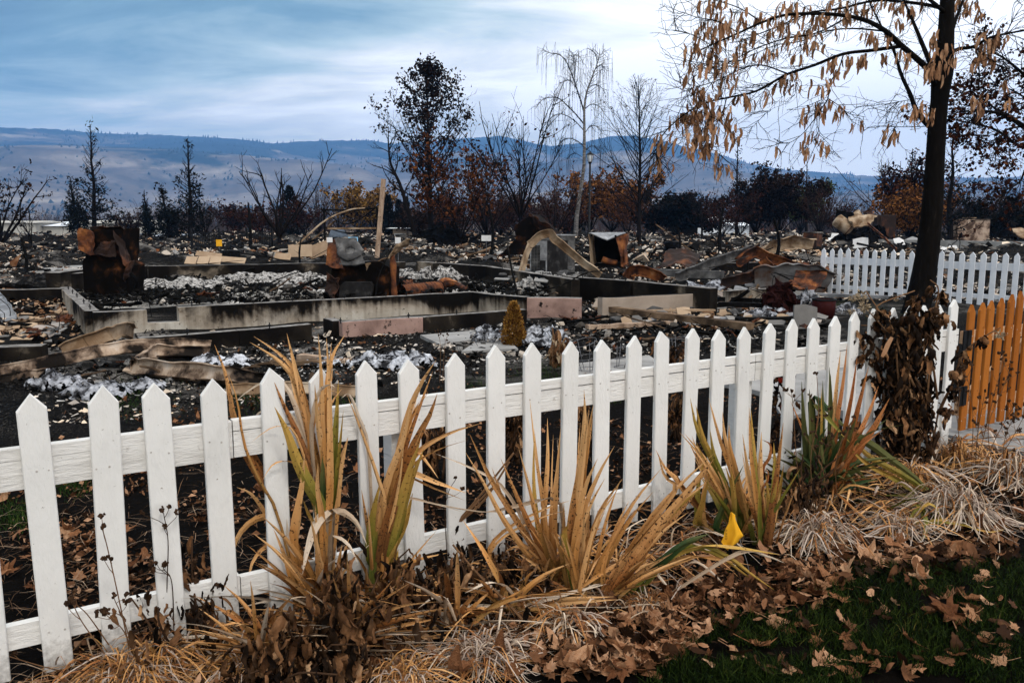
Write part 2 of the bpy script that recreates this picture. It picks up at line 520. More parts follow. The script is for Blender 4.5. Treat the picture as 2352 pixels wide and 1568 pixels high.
M['leaf_red'] = pm('dark_red_leaf', [(0, (.003, .0015, .0013)), (.5, (.016, .005, .0035)), (1, (.085, .024, .013))], 1.2, 4, .7, 0, island=.45)
M['leaf_orange'] = pm('orange_brown_leaf', [(0, (.02, .007, .003)), (.5, (.13, .048, .012)), (1, (.30, .13, .035))], 1.2, 4, .7, 0, island=.45)
M['leaf_gold'] = pm('golden_leaf', [(0, (.05, .022, .006)), (.5, (.17, .085, .018)), (1, (.32, .19, .05))], 1.2, 4, .7, 0, island=.5)
M['leaf_green'] = pm('dull_green_leaf', [(0, (.02, .03, .01)), (1, (.10, .13, .035))], 1.2, 4, .7, 0, island=.5)
M['needle'] = pm('dark_evergreen', [(0, (.001, .0014, .0013)), (.6, (.003, .0042, .0036)), (1, (.010, .012, .009))], 1.0, 4, .8, 0, island=.5)
M['pod'] = pm('dry_seed_pod', [(0, (.13, .055, .025)), (.5, (.30, .155, .08)), (1, (.50, .31, .19))], 20, 4, .6, .5, 90, .004, island=.55)
M['blade_tan'] = blade_mat('dry_blade', (.22, .11, .025), (.46, .20, .05), (.66, .37, .155))
M['blade_brown'] = blade_mat('brown_blade', (.10, .035, .010), (.25, .085, .02), (.50, .25, .09), speck_th=.57)
M['blade_green'] = blade_mat('green_blade', (.03, .06, .008), (.12, .13, .016), (.46, .27, .06), speck_th=.63)
M['blade_dkgreen'] = blade_mat('deep_green_blade', (.006, .022, .007), (.014, .045, .012), (.10, .10, .03), speck_th=.7)
M['blade_red'] = blade_mat('russet_blade', (.06, .04, .01), (.26, .075, .018), (.46, .18, .06), speck_th=.60)
M['blade_pale'] = blade_mat('bleached_blade', (.20, .13, .075), (.42, .30, .20), (.62, .50, .38), speck_th=.66)
M['blade_grey'] = blade_mat('grey_straw', (.14, .085, .055), (.30, .215, .165), (.52, .42, .34), speck_th=.68)
M['deadleaf'] = pm('withered_leaf', [(0, (.010, .005, .003)), (.35, (.06, .027, .012)), (.65, (.20, .095, .042)), (1, (.50, .32, .18))], 30, 5, .7, .8, 70, .005, island=.6)
M['deadleaf_dark'] = pm('black_withered_leaf', [(0, (.002, .0014, .001)), (.5, (.010, .006, .004)), (.78, (.06, .03, .014)), (1, (.30, .17, .085))], 14, 5, .7, .6, 60, .004, island=.55)
M['stem'] = pm('dry_stem', [(0, (.045, .02, .010)), (1, (.22, .12, .06))], 12, 4, .8, .2, island=.5)
M['stem_dark'] = pm('dark_dry_stem', [(0, (.012, .007, .005)), (1, (.065, .034, .018))], 12, 4, .8, .2, island=.5)
M['seedhead'] = pm('pale_seed_head', [(0, (.10, .06, .03)), (1, (.46, .36, .24))], 20, 4, .9, .4, island=.6)
M['maple'] = pm('fallen_maple_leaf', [(0, (.02, .008, .004)), (.25, (.12, .046, .020)), (.55, (.30, .135, .062)), (.82, (.46, .26, .145)), (1, (.64, .44, .29))], 5, 6, .6, .7, 24, .02, objrand=.66)
M['litter'] = pm('leaf_litter', [(0, (.004, .0025, .0015)), (.42, (.03, .013, .006)), (.68, (.18, .08, .038)), (1, (.50, .30, .18))], 18, 5, .7, .4, 60, .003, island=.75)
M['grass'] = pm('lawn_grass', [(0, (.0015, .0035, .001)), (.45, (.004, .0095, .0016)), (.80, (.026, .042, .006)), (1, (.19, .13, .035))], 2.6, 4, .6, 0, island=.6)
M['straw'] = pm('straw', [(0, (.02, .011, .006)), (.5, (.15, .085, .048)), (1, (.50, .37, .26))], 12, 4, .7, 0, island=.75)
def dirty(m):
 k = NT(m.node_tree)
 b = next(n for n in k.n if n.type == 'BSDF_PRINCIPLED')
 c = b.inputs['Base Color'].links[0].from_socket
 v = k.n['Texture Coordinate'].outputs['Object']
 sp = k.node('ShaderNodeSeparateXYZ')
 k.l.new(v, sp.inputs[0])
 n = k.noise(v, 30, 5, .7)
 f = k.math('MULTIPLY', k.math('SUBTRACT', k.math('MULTIPLY_ADD', sp.outputs[2], -2.6, k.math('MULTIPLY', n, 1.1)), .18), 2.2, clamp=True)
 k.l.new(k.mix(k.math('MULTIPLY', f, .8), c, (.10, .075, .055)), b.inputs['Base Color'])
dirty(M['white'])
M['soil'] = None
M['yellow'] = pm('yellow_vinyl', [(0, (.58, .27, .012)), (1, (.80, .42, .03))], 6, 4, .4, .2, 30, .003)
M['ink'] = pm('black_ink', [(0, (.012, .010, .008)), (1, (.025, .02, .015))], 9, 3, .6, 0)
M['tomato'] = pm('red_fruit', [(0, (.20, .012, .006)), (1, (.36, .03, .012))], 9, 3, .3, .1)
M['wire'] = pm('rusty_wire', [(0, (.05, .05, .055)), (1, (.18, .18, .19))], 20, 3, .5, 0, metal=.5)
M['build_white'] = pm('pale_wall', [(0, (.30, .285, .255)), (1, (.48, .46, .42))], .5, 4, .9, .1)
M['roof_white'] = pm('pale_metal_roof', [(0, (.55, .60, .66)), (1, (.85, .88, .92))], .4, 4, .5, .1)
M['roof_grey'] = pm('grey_metal_roof', [(0, (.16, .18, .21)), (1, (.34, .37, .41))], .4, 4, .5, .1)
M['glass_dark'] = pm('dark_pane', [(0, (.008, .009, .012)), (1, (.03, .033, .04))], .5, 3, .15, 0)
M['brickruin'] = pm('scorched_stucco', [(0, (.02, .013, .01)), (.4, (.08, .05, .035)), (.6, (.34, .25, .19)), (1, (.50, .42, .34))], 1.8, 8, .9, .4, 12, .02)
M['maroon'] = pm('maroon_enamel', [(0, (.008, .003, .003)), (1, (.05, .008, .007))], 3, 6, .55, .3)
M['lampglass'] = pm('frosted_lamp_glass', [(0, (.45, .48, .52)), (1, (.62, .65, .68))], 6, 3, .3, 0)
def ground_mat():
 m = bpy.data.materials.new('burnt_ground')
 m.use_nodes = True
 k = NT(m.node_tree)
 k.n.clear()
 tc = k.node('ShaderNodeTexCoord')
 v = tc.outputs['Object']
 sp = k.node('ShaderNodeSeparateXYZ')
 k.l.new(v, sp.inputs[0])
 x, y, z = sp.outputs
 n1 = k.noise(v, 1.1, 8, .65)
 n2 = k.noise(v, 22, 6, .7)
 n3 = k.noise(v, 75, 4, .6)
 soil = k.ramp(n2, [(.3, (.001, .0008, .0006)), (.60, (.003, .0021, .0015)), (.74, (.018, .011, .0065)), (.86, (.08, .047, .026))])
 lot = k.ramp(n2, [(.32, (.001, .001, .001)), (.55, (.0026, .0025, .0024)), (.64, (.03, .028, .026)), (.74, (.20, .19, .178)), (.85, (.46, .44, .42))])
 lot2 = k.ramp(n3, [(.44, (.002, .0019, .0018)), (.58, (.008, .007, .0062)), (.72, (.22, .195, .17))])
 lot = k.mix(k.math('MULTIPLY_ADD', k.math('SUBTRACT', n1, .5), 4.0, .4, clamp=True), lot, lot2)
 pale = k.ramp(n3, [(.35, (.035, .032, .029)), (.5, (.17, .155, .14)), (.7, (.40, .375, .345))])
 nl = k.noise(v, .33, 7, .68, .6)
 lot = k.mix(k.math('MULTIPLY', k.math('SUBTRACT', nl, .53), 7.0, clamp=True), lot, pale)
 fld = k.ramp(k.noise(v, .03, 6, .6), [(.3, (.10, .075, .055)), (.6, (.20, .155, .115)), (.8, (.09, .095, .05))])
 f1 = k.math('MULTIPLY', k.math('SUBTRACT', k.math('MULTIPLY_ADD', x, -.53, k.math('MULTIPLY', y, .847)), 5.4), .5, clamp=True)
 c = k.mix(f1, soil, lot)
 f2 = k.math('MULTIPLY', k.math('SUBTRACT', y, 110.0), .012, clamp=True)
 c = k.mix(f2, c, fld)
 b = k.node('ShaderNodeBsdfPrincipled')
 k.l.new(c, b.inputs['Base Color'])
 b.inputs['Roughness'].default_value = .95
 b.inputs['Specular IOR Level'].default_value = .03
 bp = k.node('ShaderNodeBump')
 bp.inputs['Strength'].default_value = .8
 bp.inputs['Distance'].default_value = .02
 k.l.new(n2, bp.inputs['Height'])
 k.l.new(bp.outputs[0], b.inputs['Normal'])
 o = k.node('ShaderNodeOutputMaterial')
 k.l.new(b.outputs[0], o.inputs[0])
 return m
M['soil'] = ground_mat()
def hill_mat():
 m = bpy.data.materials.new('hill_cover')
 m.use_nodes = True
 k = NT(m.node_tree)
 k.n.clear()
 tc = k.node('ShaderNodeTexCoord')
 v = tc.outputs['Object']
 sp = k.node('ShaderNodeSeparateXYZ')
 k.l.new(v, sp.inputs[0])
 x, y, z = sp.outputs
 n1 = k.noise(k.mapping(v, scale=(1, 1, 2.5)), .00105, 10, .62, .5)
 n2 = k.noise(v, .008, 7, .7)
 n3 = k.noise(k.mapping(v, scale=(1, 1, 5)), .003, 6, .6, .6)
 grass = k.ramp(n3, [(.3, (.055, .047, .04)), (.5, (.14, .115, .092)), (.7, (.33, .28, .22))])
 g = k.math('MULTIPLY_ADD', z, .0021, k.math('MULTIPLY_ADD', k.math('SUBTRACT', n1, .5), 3.6, -.54))
 g = k.math('MULTIPLY_ADD', k.math('SUBTRACT', n2, .5), .8, g)
 wood = k.math('MULTIPLY', g, 3.2, clamp=True)
 forest = k.ramp(n2, [(.35, (.004, .011, .016)), (.65, (.018, .032, .034))])
 c = k.mix(wood, grass, forest)
 sh = k.math('MULTIPLY', k.math('SUBTRACT', k.noise(v, .025, 4, .6), .60), 9, clamp=True)
 c = k.mix(k.math('MULTIPLY', sh, .75), c, (.03, .033, .028))
 b = k.node('ShaderNodeBsdfPrincipled')
 k.l.new(c, b.inputs['Base Color'])
 b.inputs['Roughness'].default_value = 1.0
 b.inputs['Specular IOR Level'].default_value = 0.0
 o = k.node('ShaderNodeOutputMaterial')
 k.l.new(b.outputs[0], o.inputs[0])
 return m
M['hill'] = hill_mat()
M['soot_rust'] = pm('rust_flecked_soot', [(0, (.001, .001, .001)), (.55, (.003, .0022, .0018)), (.72, (.022, .009, .004)), (.88, (.10, .034, .011)), (1, (.20, .09, .035))], 3.6, 9, .85, .6, 22, .012)
M['foil_white'] = pm('white_crumpled_ash', [(0, (.004, .004, .005)), (.40, (.02, .02, .022)), (.56, (.36, .37, .40)), (1, (.82, .84, .88))], 9, 7, .7, .6, 34, .01)
M['ash_pale'] = pm('pale_ash', [(0, (.01, .0095, .009)), (.36, (.04, .038, .036)), (.5, (.28, .265, .25)), (1, (.66, .64, .61))], 14, 6, .95, .8, 40, .02)
M['maroon_dark'] = pm('maroon_melted_cloth', [(0, (.003, .0012, .0012)), (1, (.028, .008, .007))], 8, 6, .9, .6, 30, .01)
M['post_wood'] = pm('scorched_pale_wood', [(0, (.03, .02, .013)), (.35, (.24, .16, .11)), (1, (.50, .38, .28))], 3, 6, .8, .4, 20, .006, stretch=(3, 3, .7), spots=[(12, .62, (.02, .014, .01))])
M['strip_tan'] = pm('heat_and_highlight_metal', [(0, (.004, .0035, .003)), (.40, (.012, .009, .007)), (.50, (.12, .08, .055)), (.62, (.36, .265, .19)), (1, (.60, .545, .48))], 2.6, 7, .5, .35, 18, .006, metal=.15)  # ramp ends also paint bright highlights and black undersides into the scorched metal
M['galv_rust'] = pm('grey_rusty_sheet', [(0, (.02, .012, .008)), (.35, (.09, .04, .02)), (.6, (.15, .14, .135)), (1, (.34, .33, .325))], 2, 7, .7, .4, 18, .01)
M['panel_white'] = pm('white_panel', [(0, (.40, .39, .38)), (1, (.74, .735, .73))], 4, 5, .7, .2, objrand=.3)
M['sign_blue'] = pm('blue_sign', [(0, (.10, .28, .50)), (1, (.30, .52, .68))], 12, 3, .6, 0)
# ------------------------------------------------------------------ ground, hills, path
FA, FB = at(140, 1550), at(2185, 1022)            # foot of the near picket fence
FD = (FB - FA).normalized()
FN = Vector((-FD.y, FD.x, 0))                      # away from the camera
def fside(p):
 return (Vector(p) - FA).dot(FN)
def ground_z(x, y):
 d = math.hypot(x, y)
 if d > 95:      # the land drops off beyond the burnt lots
  t = min(1, (d - 95) / 45)
  return -2.5 * t * t * (3 - 2 * t)
 a = .035 if d < 12 else .05
 z = a * (mnoise.noise(Vector((x * .9, y * .9, 3.1)))) + .02 * mnoise.noise(Vector((x * 3.1, y * 3.1, .5)))
 if d > 20:
  z += .10 * min(1, (d - 20) / 15) * mnoise.noise(Vector((x * .22, y * .22, 9.5)))
 return z
def build_ground():
 b = MB()
 rr = [.0, .5, .9]
 while rr[-1] < 9000:
  rr.append(rr[-1] * (1.022 if rr[-1] < 25 else 1.06))
 na = 260
 vs = []
 for r in rr:
  for j in range(na + 1):
   a = R(-70) + R(140) * j / na
   x, y = r * math.sin(a), r * math.cos(a) - 2.5
   vs.append((x, y, ground_z(x, y)))
 n = na + 1
 fs = [(i * n + j, i * n + j + 1, (i + 1) * n + j + 1, (i + 1) * n + j) for i in range(len(rr) - 1) for j in range(na)]
 fs = [tuple(reversed(f)) for f in fs]
 b.add(vs, fs)
 b.add([(-9000, -2.6, -.02), (9000, -2.6, -.02), (9000, -3000, -.02), (-9000, -3000, -.02)], [(0, 3, 2, 1)])
 tag(b.build('ground', M['soil'], smooth=True), None, None, kind='structure')
build_ground()
RIDGE = [(-400, 300), (0, 294), (130, 298), (215, 304), (330, 308), (440, 313), (540, 320), (630, 331), (680, 326), (760, 323), (850, 320), (900, 328), (1000, 322), (1110, 317), (1150, 314), (1200, 326), (1260, 337), (1330, 332), (1400, 314), (1450, 312), (1500, 320), (1560, 334), (1650, 352), (1720, 374), (1800, 390), (1900, 397), (1970, 402), (2040, 404), (2100, 407), (2250, 406), (2352, 404), (2900, 420)]
def az_el(px, py):
 d = ray(px, py)
 return math.atan2(d.x, d.y), math.atan2(d.z, math.hypot(d.x, d.y))
_RA = [az_el(*p) for p in RIDGE]
RX, RY = np.array([a for a, e in _RA]), np.array([math.tan(e) for a, e in _RA])
R0, R1 = 1800.0, 6000.0
# foothills in front: (pixel x, pixel y of the crest, distance, half width px, half depth)
FOOT = [(395, 362, 2150, 300, 330), (760, 405, 1900, 190, 260), (90, 400, 1850, 230, 280), (1330, 395, 2100, 300, 300), (1000, 375, 2400, 160, 260), (1700, 420, 2000, 260, 300), (560, 340, 2650, 120, 200), (2150, 440, 1900, 400, 300)]
_FT = []
for fx, fy, fr, fw, fd in FOOT:
 a, e = az_el(fx, fy)
 a2, _ = az_el(fx + fw, fy)
 fr, fd = fr * 2, fd * 2
 _FT.append((a, fr * math.tan(e) + H0, fr, abs(a2 - a), fd))
def hill_h(a, r):
 rt = float(np.interp(a, RX, RY))
 hr = rt * R1 + H0
 t = (r - R0) / (R1 - R0)
 if t <= 0:
  return -6.0
 if t <= 1:
  base = hr * (.10 * t + .90 * t ** 2.3)
 else:
  base = hr * (1 - .55 * (t - 1))
 x, y = r * math.sin(a), r * math.cos(a)
 g = mnoise.fractal(Vector((x * .0009, y * .0009, 0)), 1.0, 2.0, 6)
 amp = 230 * min(1, t * 1.6) * (1.0 - min(1, max(0, (t - .55) / .45)) * .94)
 h = base + g * amp + 7 * min(1, 2 * t) * mnoise.noise(Vector((a * 160, r * .002, 2)))
 for fa, fh, fr, fw, fd in _FT:
  q = ((a - fa) / fw) ** 2 + ((r - fr) / fd) ** 2
  if q < 6:
   h += (fh - max(0, base * .8)) * .72 * math.exp(-q * 1.1) if fh > base * .8 else 0
 lim = (rt * r + H0) * (.6 + .4 * min(1, t)) if t < 1 else 1e9
 return min(h, lim + g * 3)
def build_hills():
 b = MB()
 na, rs = 420, [R0 + 8 + i * (R1 - R0) / 110 for i in range(111)] + [R1 + 240 * i for i in range(1, 5)]
 vs = []
 for r in rs:
  for j in range(na + 1):
   a = R(-46) + R(92) * j / na
   vs.append((r * math.sin(a), r * math.cos(a), hill_h(a, r)))
 n = na + 1
 b.add(vs, [(i * n + j + 1, i * n + j, (i + 1) * n + j, (i + 1) * n + j + 1) for i in range(len(rs) - 1) for j in range(na)])
 tag(b.build('hills', M['hill'], smooth=True), None, None, kind='structure')
 rng = random.Random(5)
 b = MB()
 for i in range(5200):
  a = R(rng.uniform(-40, 40))
  px = math.tan(a)
  dens = max(.04, min(1, .35 + 2.2 * mnoise.fractal(Vector((a * 19, 0, 0)), 1, 2, 3)))
  if rng.random() > dens:
   continue
  q = rng.random() ** 2.0
  r = R1 - 16 - q * 1240
  if q > .2 and mnoise.noise(Vector((a * 30, r * .002, 4))) < (.0 if a < R(-12) else .12):
   continue
  h = rng.uniform(7, 26) * (1.0 if q < .1 else .85)
  x, y, z = r * math.sin(a), r * math.cos(a), hill_h(a, r)
  w = h * rng.uniform(.2, .42)
  b.add([(x - w, y, z - 2), (x + w * .5, y - w, z - 2), (x + w * .5, y + w, z - 2), (x + rng.uniform(-1, 1), y, z + h)], [(0, 1, 3), (1, 2, 3), (2, 0, 3)])
 for i in range(7000):
  a = R(rng.uniform(-38, 38))
  r = rng.uniform(R0 + 500, R1 - 120)
  if mnoise.noise(Vector((a * 22, r * .0025, 8))) < -.02:
   continue
  h = rng.uniform(5, 13)
  x, y, z = r * math.sin(a), r * math.cos(a), hill_h(a, r)
  w = h * rng.uniform(.4, .9)
  b.add([(x - w, y, z - 1), (x + w * .5, y - w, z - 1), (x + w * .5, y + w, z - 1), (x + rng.uniform(-1, 1), y, z + h)], [(0, 1, 3), (1, 2, 3), (2, 0, 3)])
 tag(b.build('hill_woodland', M['hilltree']), None, None, kind='stuff')
M['hilltree'] = pm('far_conifers', [(0, (.008, .014, .014)), (1, (.03, .042, .036))], .02, 3, 1, 0, spec=0)
build_hills()
def build_haze():
 b = MB()
 b.box((0, 3190, 396), (12400, 7300, 812))
 m = bpy.data.materials.new('valley_haze')
 m.use_nodes = True
 k = NT(m.node_tree)
 k.n.clear()
 v = k.node('ShaderNodeVolumePrincipled')
 v.inputs['Color'].default_value = HAZE_COL
 v.inputs['Density'].default_value = HAZE_D
 v.inputs['Anisotropy'].default_value = .15
 o = k.node('ShaderNodeOutputMaterial')
 k.l.new(v.outputs[0], o.inputs['Volume'])
 tag(b.build('haze', m), None, None, kind='stuff')
HAZE_D, HAZE_COL = 1.75e-4, (.21, .48, 1.0, 1)
build_haze()
# ------------------------------------------------------------------ picket fences
def picket(parent, foot, d, n, h, w, th, mat, rng, point=.055, z0=.02, lean=0.0, nails=False):
 b = MB()
 w2 = w / 2 * rng.uniform(.95, 1.04)
 l1, l2 = rng.gauss(0, .004) + lean, rng.gauss(0, .004) + lean
 hz = h + rng.gauss(0, .009)
 pts = [(-w2, z0), (w2, z0), (w2, hz - point + rng.gauss(0, .005)), (rng.gauss(0, .004), hz), (-w2, hz - point + rng.gauss(0, .005))]
 nseg = []
 poly = [d * (a + l1 * z) + Vector((0, 0, z)) for a, z in pts]
 off = rng.gauss(0, .002)
 e = .004
 fr = [d * (a * (1 - e / w2 * .8) + l1 * z) + Vector((0, 0, z - (.003 if z > .1 else 0))) for a, z in pts]
 N = len(pts)
 vs = [p + n * (off - .0) for p in fr] + [p + n * (off + e) for p in poly] + [p + n * (off + th) for p in poly]
 fs = [tuple(reversed(range(N)))]
 fs = [tuple(range(N))]
 for L in (0, 1):
  for i in range(N):
   j = (i + 1) % N
   fs.append((L * N + j, L * N + i, (L + 1) * N + i, (L + 1) * N + j))
 fs.append(tuple(reversed(range(2 * N, 3 * N))))
 foot = Vector(foot)
 b.add([q + foot for q in vs], fs)
 if nails:
  for z in (.155, .735):
   for a in (-.55, .5):
    c = foot + d * (a * w2 + rng.gauss(0, .006)) + Vector((0, 0, z + rng.gauss(0, .012))) + n * (off - .0012)
    b.tube([c, c + n * .003], rng.uniform(.003, .0042), 7, 1)
  return b.build('picket', [mat, M['nail']], parent, loc=Vector(foot))
 return b.build('picket', mat, parent, loc=Vector(foot))
def along(s, z=0.0, off=0.0):
 return FA + FD * s + FN * off + Vector((0, 0, z))
def build_near_fence():
 rng = random.Random(11)
 L = (FB - FA).length
 root = thing('picket_fence', FA, 'long white painted picket fence with peeling rails, dry iris clumps growing along its front', 'fence')
 tops = [82, 225, 362, 493, 624, 735, 845, 948, 1047, 1140, 1226, 1310, 1388, 1460, 1527, 1592, 1655, 1715, 1770, 1823, 1875, 1922, 1968, 2012, 2053, 2091, 2128, 2162, 2195]
 ss = []
 for px in tops:
  lo, hi = -1.0, L + 1
  for _ in range(40):
   s = (lo + hi) / 2
   q = along(s, .98)
   dz = q.z - H0
   if q.x / (q.y * CP - dz * SP) * F + CX < px:
    lo = s
   else:
    hi = s
  ss.append(s)
 ss = [ss[0] - .19 * k for k in (6, 5, 4, 3, 2, 1)] + ss
 for i, s in enumerate(ss):
  p = along(s)
  picket(root, p, FD, FN, .997 + (.01 if i > 26 else 0), .091, .02, M['white'], rng, lean=rng.gauss(0, .007), nails=True, z0=rng.uniform(.0, .035))
 for z0, z1, y0, y1 in ((.775, .815, .022, .060), (.672, .771, .022, .045), (.12, .205, .022, .055)):
  nseg = 3
  a = -1.3
  cuts = [-1.35, .62, 3.46, L + .02]
  for q in range(3):
   b = MB()
   dz = rng.gauss(0, .003)
   b.bar(along(cuts[q] + .002, (z0 + z1) / 2 + dz, (y0 + y1) / 2), along(cuts[q + 1] - .002, (z0 + z1) / 2 + dz + rng.gauss(0, .002), (y0 + y1) / 2), y1 - y0, z1 - z0)
   b.build('rail', M['white_rail'], root)
 for s in (-1.0, 1.32, 3.44, L - .16):
  b = MB()
  b.box(along(s, .38, .105), (.088, .088, .80), math.atan2(FD.y, FD.x))
  b.build('post', M['white_rail'], root)
 return root
build_near_fence()
GA, GB = at(2200, 1012), at(2480, 945)
def build_gate():
 rng = random.Random(12)
 d = (GB - GA).normalized()
 n = Vector((-d.y, d.x, 0))
 root = thing('garden_gate', GA, 'orange stained wooden picket gate hung on the end of the white fence', 'gate')
 s = .055
 hs = [.975, .985, 1.0, 1.0, 1.02, 1.03, 1.04, 1.03, 1.02, 1.0]
 for i in range(10):
  picket(root, GA + d * s, d, n, hs[i], .074, .02, M['orange'], rng, z0=.07, lean=.006, nails=True)
  s += .126
 W_ = s - .06
 for z in (.22, .74):
  b = MB()
  b.bar(GA + d * .02 + n * .041 + Vector((0, 0, z)), GA + d * W_ + n * .041 + Vector((0, 0, z)), .036, .088)
  b.build('rail', M['rawwood'], root)
 b = MB()
 b.bar(GA + d * .1 + n * .076 + Vector((0, 0, .24)), GA + d * (W_ - .1) + n * .076 + Vector((0, 0, .74)), .03, .08)
 b.build('brace', M['rawwood'], root)
 for z in (.33, .73):
  b = MB()
  c = GA + d * .0 - n * .010 + Vector((0, 0, z))
  ang = math.atan2(d.y, d.x)
  b.box(c - d * .032, (.045, .010, .14), ang)
  b.box(c + d * .018, (.045, .010, .14), ang)
  b.tube([c - d * .008 - n * .006 + Vector((0, 0, -.07)), c - d * .008 - n * .006 + Vector((0, 0, .07))], .008, 8)
  b.build('hinge', M['black_metal'], root)
build_gate()
BA, BB = at(1905, 676), at(2352, 708)
def build_far_fence():
 rng = random.Random(13)
 d = (BB - BA).normalized()
 n = Vector((-d.y, d.x, 0))
 if n.y < 0:
  n = -n
 root = thing('picket_fence', BA, 'white picket fence across the burnt yard, behind the leaning dark tree trunk', 'fence')
 step = (BB - BA).length / 20.0
 cnt = 30
 for i in range(-1, cnt):
  p = BA + d * step * i
  picket(root, p, d, n, .99, .1, .02, M['white_far'], rng, z0=.0 if i % 7 else -.03, point=.06)
 for z0, z1 in ((.66, .80), (.13, .21)):
  b = MB()
  b.bar(BA - d * (step * 1.4) + n * .038 + Vector((0, 0, (z0 + z1) / 2)), BA + d * step * cnt + n * .038 + Vector((0, 0, (z0 + z1) / 2)), .03, z1 - z0)
  b.build('rail', M['white_far'], root)
 for i in (-1.2, 9.5, 20.5):
  b = MB()
  p = BA + d * step * i + n * .1
  b.box(p + Vector((0, 0, .42)), (.09, .09, .84), math.atan2(d.y, d.x))
  b.build('post', M['white_far'], root)
build_far_fence()
def build_path():
 b = MB()
 d = (GB - GA).normalized()
 n = Vector((-d.y, d.x, 0))
 P = [GA - d * .06 - n * 4.5, GA + d * 1.35 - n * 4.5, GA + d * 1.35 + n * 3.2, GA - d * .06 + n * 3.2]
 P = [Vector((p.x, p.y, .045)) for p in P]
 b.prism(P, (0, 0, -.2), (0, 0, 0))
 tag(b.build('path', M['slab']), None, None, kind='structure')
build_path()
# ------------------------------------------------------------------ trees
UP = Vector((0, 0, 1))
def rotd(rng, d, ang, az=None):
 d = d.normalized()
 o = d.orthogonal().normalized()
 a = rng.uniform(0, 2 * math.pi) if az is None else az
 q = o * math.cos(a) + d.cross(o) * math.sin(a)
 return (d * math.cos(ang) + q * math.sin(ang)).normalized()
def limb(rng, p, d, L, k, wig, trop):
 pts = [p.copy()]
 d = d.normalized()
 for i in range(k):
  d = (d + Vector((rng.gauss(0, wig), rng.gauss(0, wig), rng.gauss(0, wig) + trop))).normalized()
  p = p + d * (L / k)
  pts.append(p.copy())
 return pts
def on(pts, t):
 q = t * (len(pts) - 1)
 i = min(int(q), len(pts) - 2)
 return pts[i].lerp(pts[i + 1], q - i), (pts[i + 1] - pts[i]).normalized()
def grow(rng, trunk, r0, levels, shape, H, z0):
 out = [[(trunk, r0, r0 * .12)]]
 par = [(trunk, r0)]
 for li, lv in enumerate(levels):
  cur, nxt = [], []
  for pts, r in par:
   n = lv['n']
   plen = sum((pts[i + 1] - pts[i]).length for i in range(len(pts) - 1))
   if li > 0:
    n = max(1, round(n * rng.uniform(.6, 1.4)))
   for j in range(n):
    t = lv.get('start', .2) + (lv.get('end', .98) - lv.get('start', .2)) * (j + rng.random()) / n
    p, d = on(pts, t)
    if li == 0:
     L = H * lv['len'] * shape(t) * rng.uniform(.8, 1.15)
    else:
     L = plen * lv['len'] * (1 - .5 * t) * rng.uniform(.6, 1.2)
    az = None if li else j * 2.4 + rng.uniform(-.4, .4)
    a = lv['ang'](t) if callable(lv['ang']) else lv['ang']
    dd = rotd(rng, d, R(a + rng.gauss(0, 6)), az)
    rr = max(lv.get('rmin', .012), r * (1 - .75 * t) * lv.get('rr', .5))
    q = limb(rng, p, dd, L, lv.get('k', 4), lv.get('wig', .12), lv.get('trop', .05))
    cur.append((q, rr, lv.get('rend', rr * .3)))
    nxt.append((q, rr))
  out.append(cur)
  par = nxt
 return out
def limbs_mesh(b, lst, n, m=0):
 for pts, ra, rb in lst:
  k = len(pts) - 1
  b.tube(pts, [ra + (rb - ra) * (i / k) for i in range(k + 1)], n, m, cap=False)
def plant_tree(name, base, label, cat, group, lv, bark, twig, leaves=None, trunk_levels=1):
 root = thing(name, base, label, cat, group)
 b = MB()
 for i in range(trunk_levels):
  limbs_mesh(b, lv[i], 7 if i == 0 else 4)
 b.build('trunk', bark, root, smooth=True)
 b = MB()
 for i in range(trunk_levels, len(lv)):
  limbs_mesh(b, lv[i], 3)
 mats = [twig]
 if leaves:
  for q, mt in enumerate(leaves[1]):
   mats.append(mt)
  leaves[0](b)
 if b.v:
  b.build('crown', mats, root)
 return root
def height_at(px, py_top, Y):
 return aty(px, py_top, Y).z
def tbase(px, Y):
 p = aty(px, 540, Y)
 return Vector((p.x, p.y, 0))
def trunkline(rng, base, H, lean=(0, 0), wig=.03, k=10):
 pts = []
 x, y = 0, 0
 for i in range(k + 1):
  t = i / k
  pts.append(base + Vector((lean[0] * t + x, lean[1] * t + y, H * t - .1 * (i == 0))))
  x += rng.gauss(0, wig)
  y += rng.gauss(0, wig)
 return pts
def tip_leaves(rng, lst, n, size, mfun, spread=.3, t0=.3, asp=.6):
 def fn(b):
  for pts, ra, rb in lst:
   m = n if n >= 1 else (1 if rng.random() < n else 0)
   for _ in range(int(m)):
    p, d = on(pts, rng.uniform(t0, 1))
    p = p + Vector((rng.gauss(0, spread), rng.gauss(0, spread), rng.gauss(0, spread)))
    b.leaf(p, size * rng.uniform(.6, 1.5), rng, mfun(p), asp=asp)
 return fn
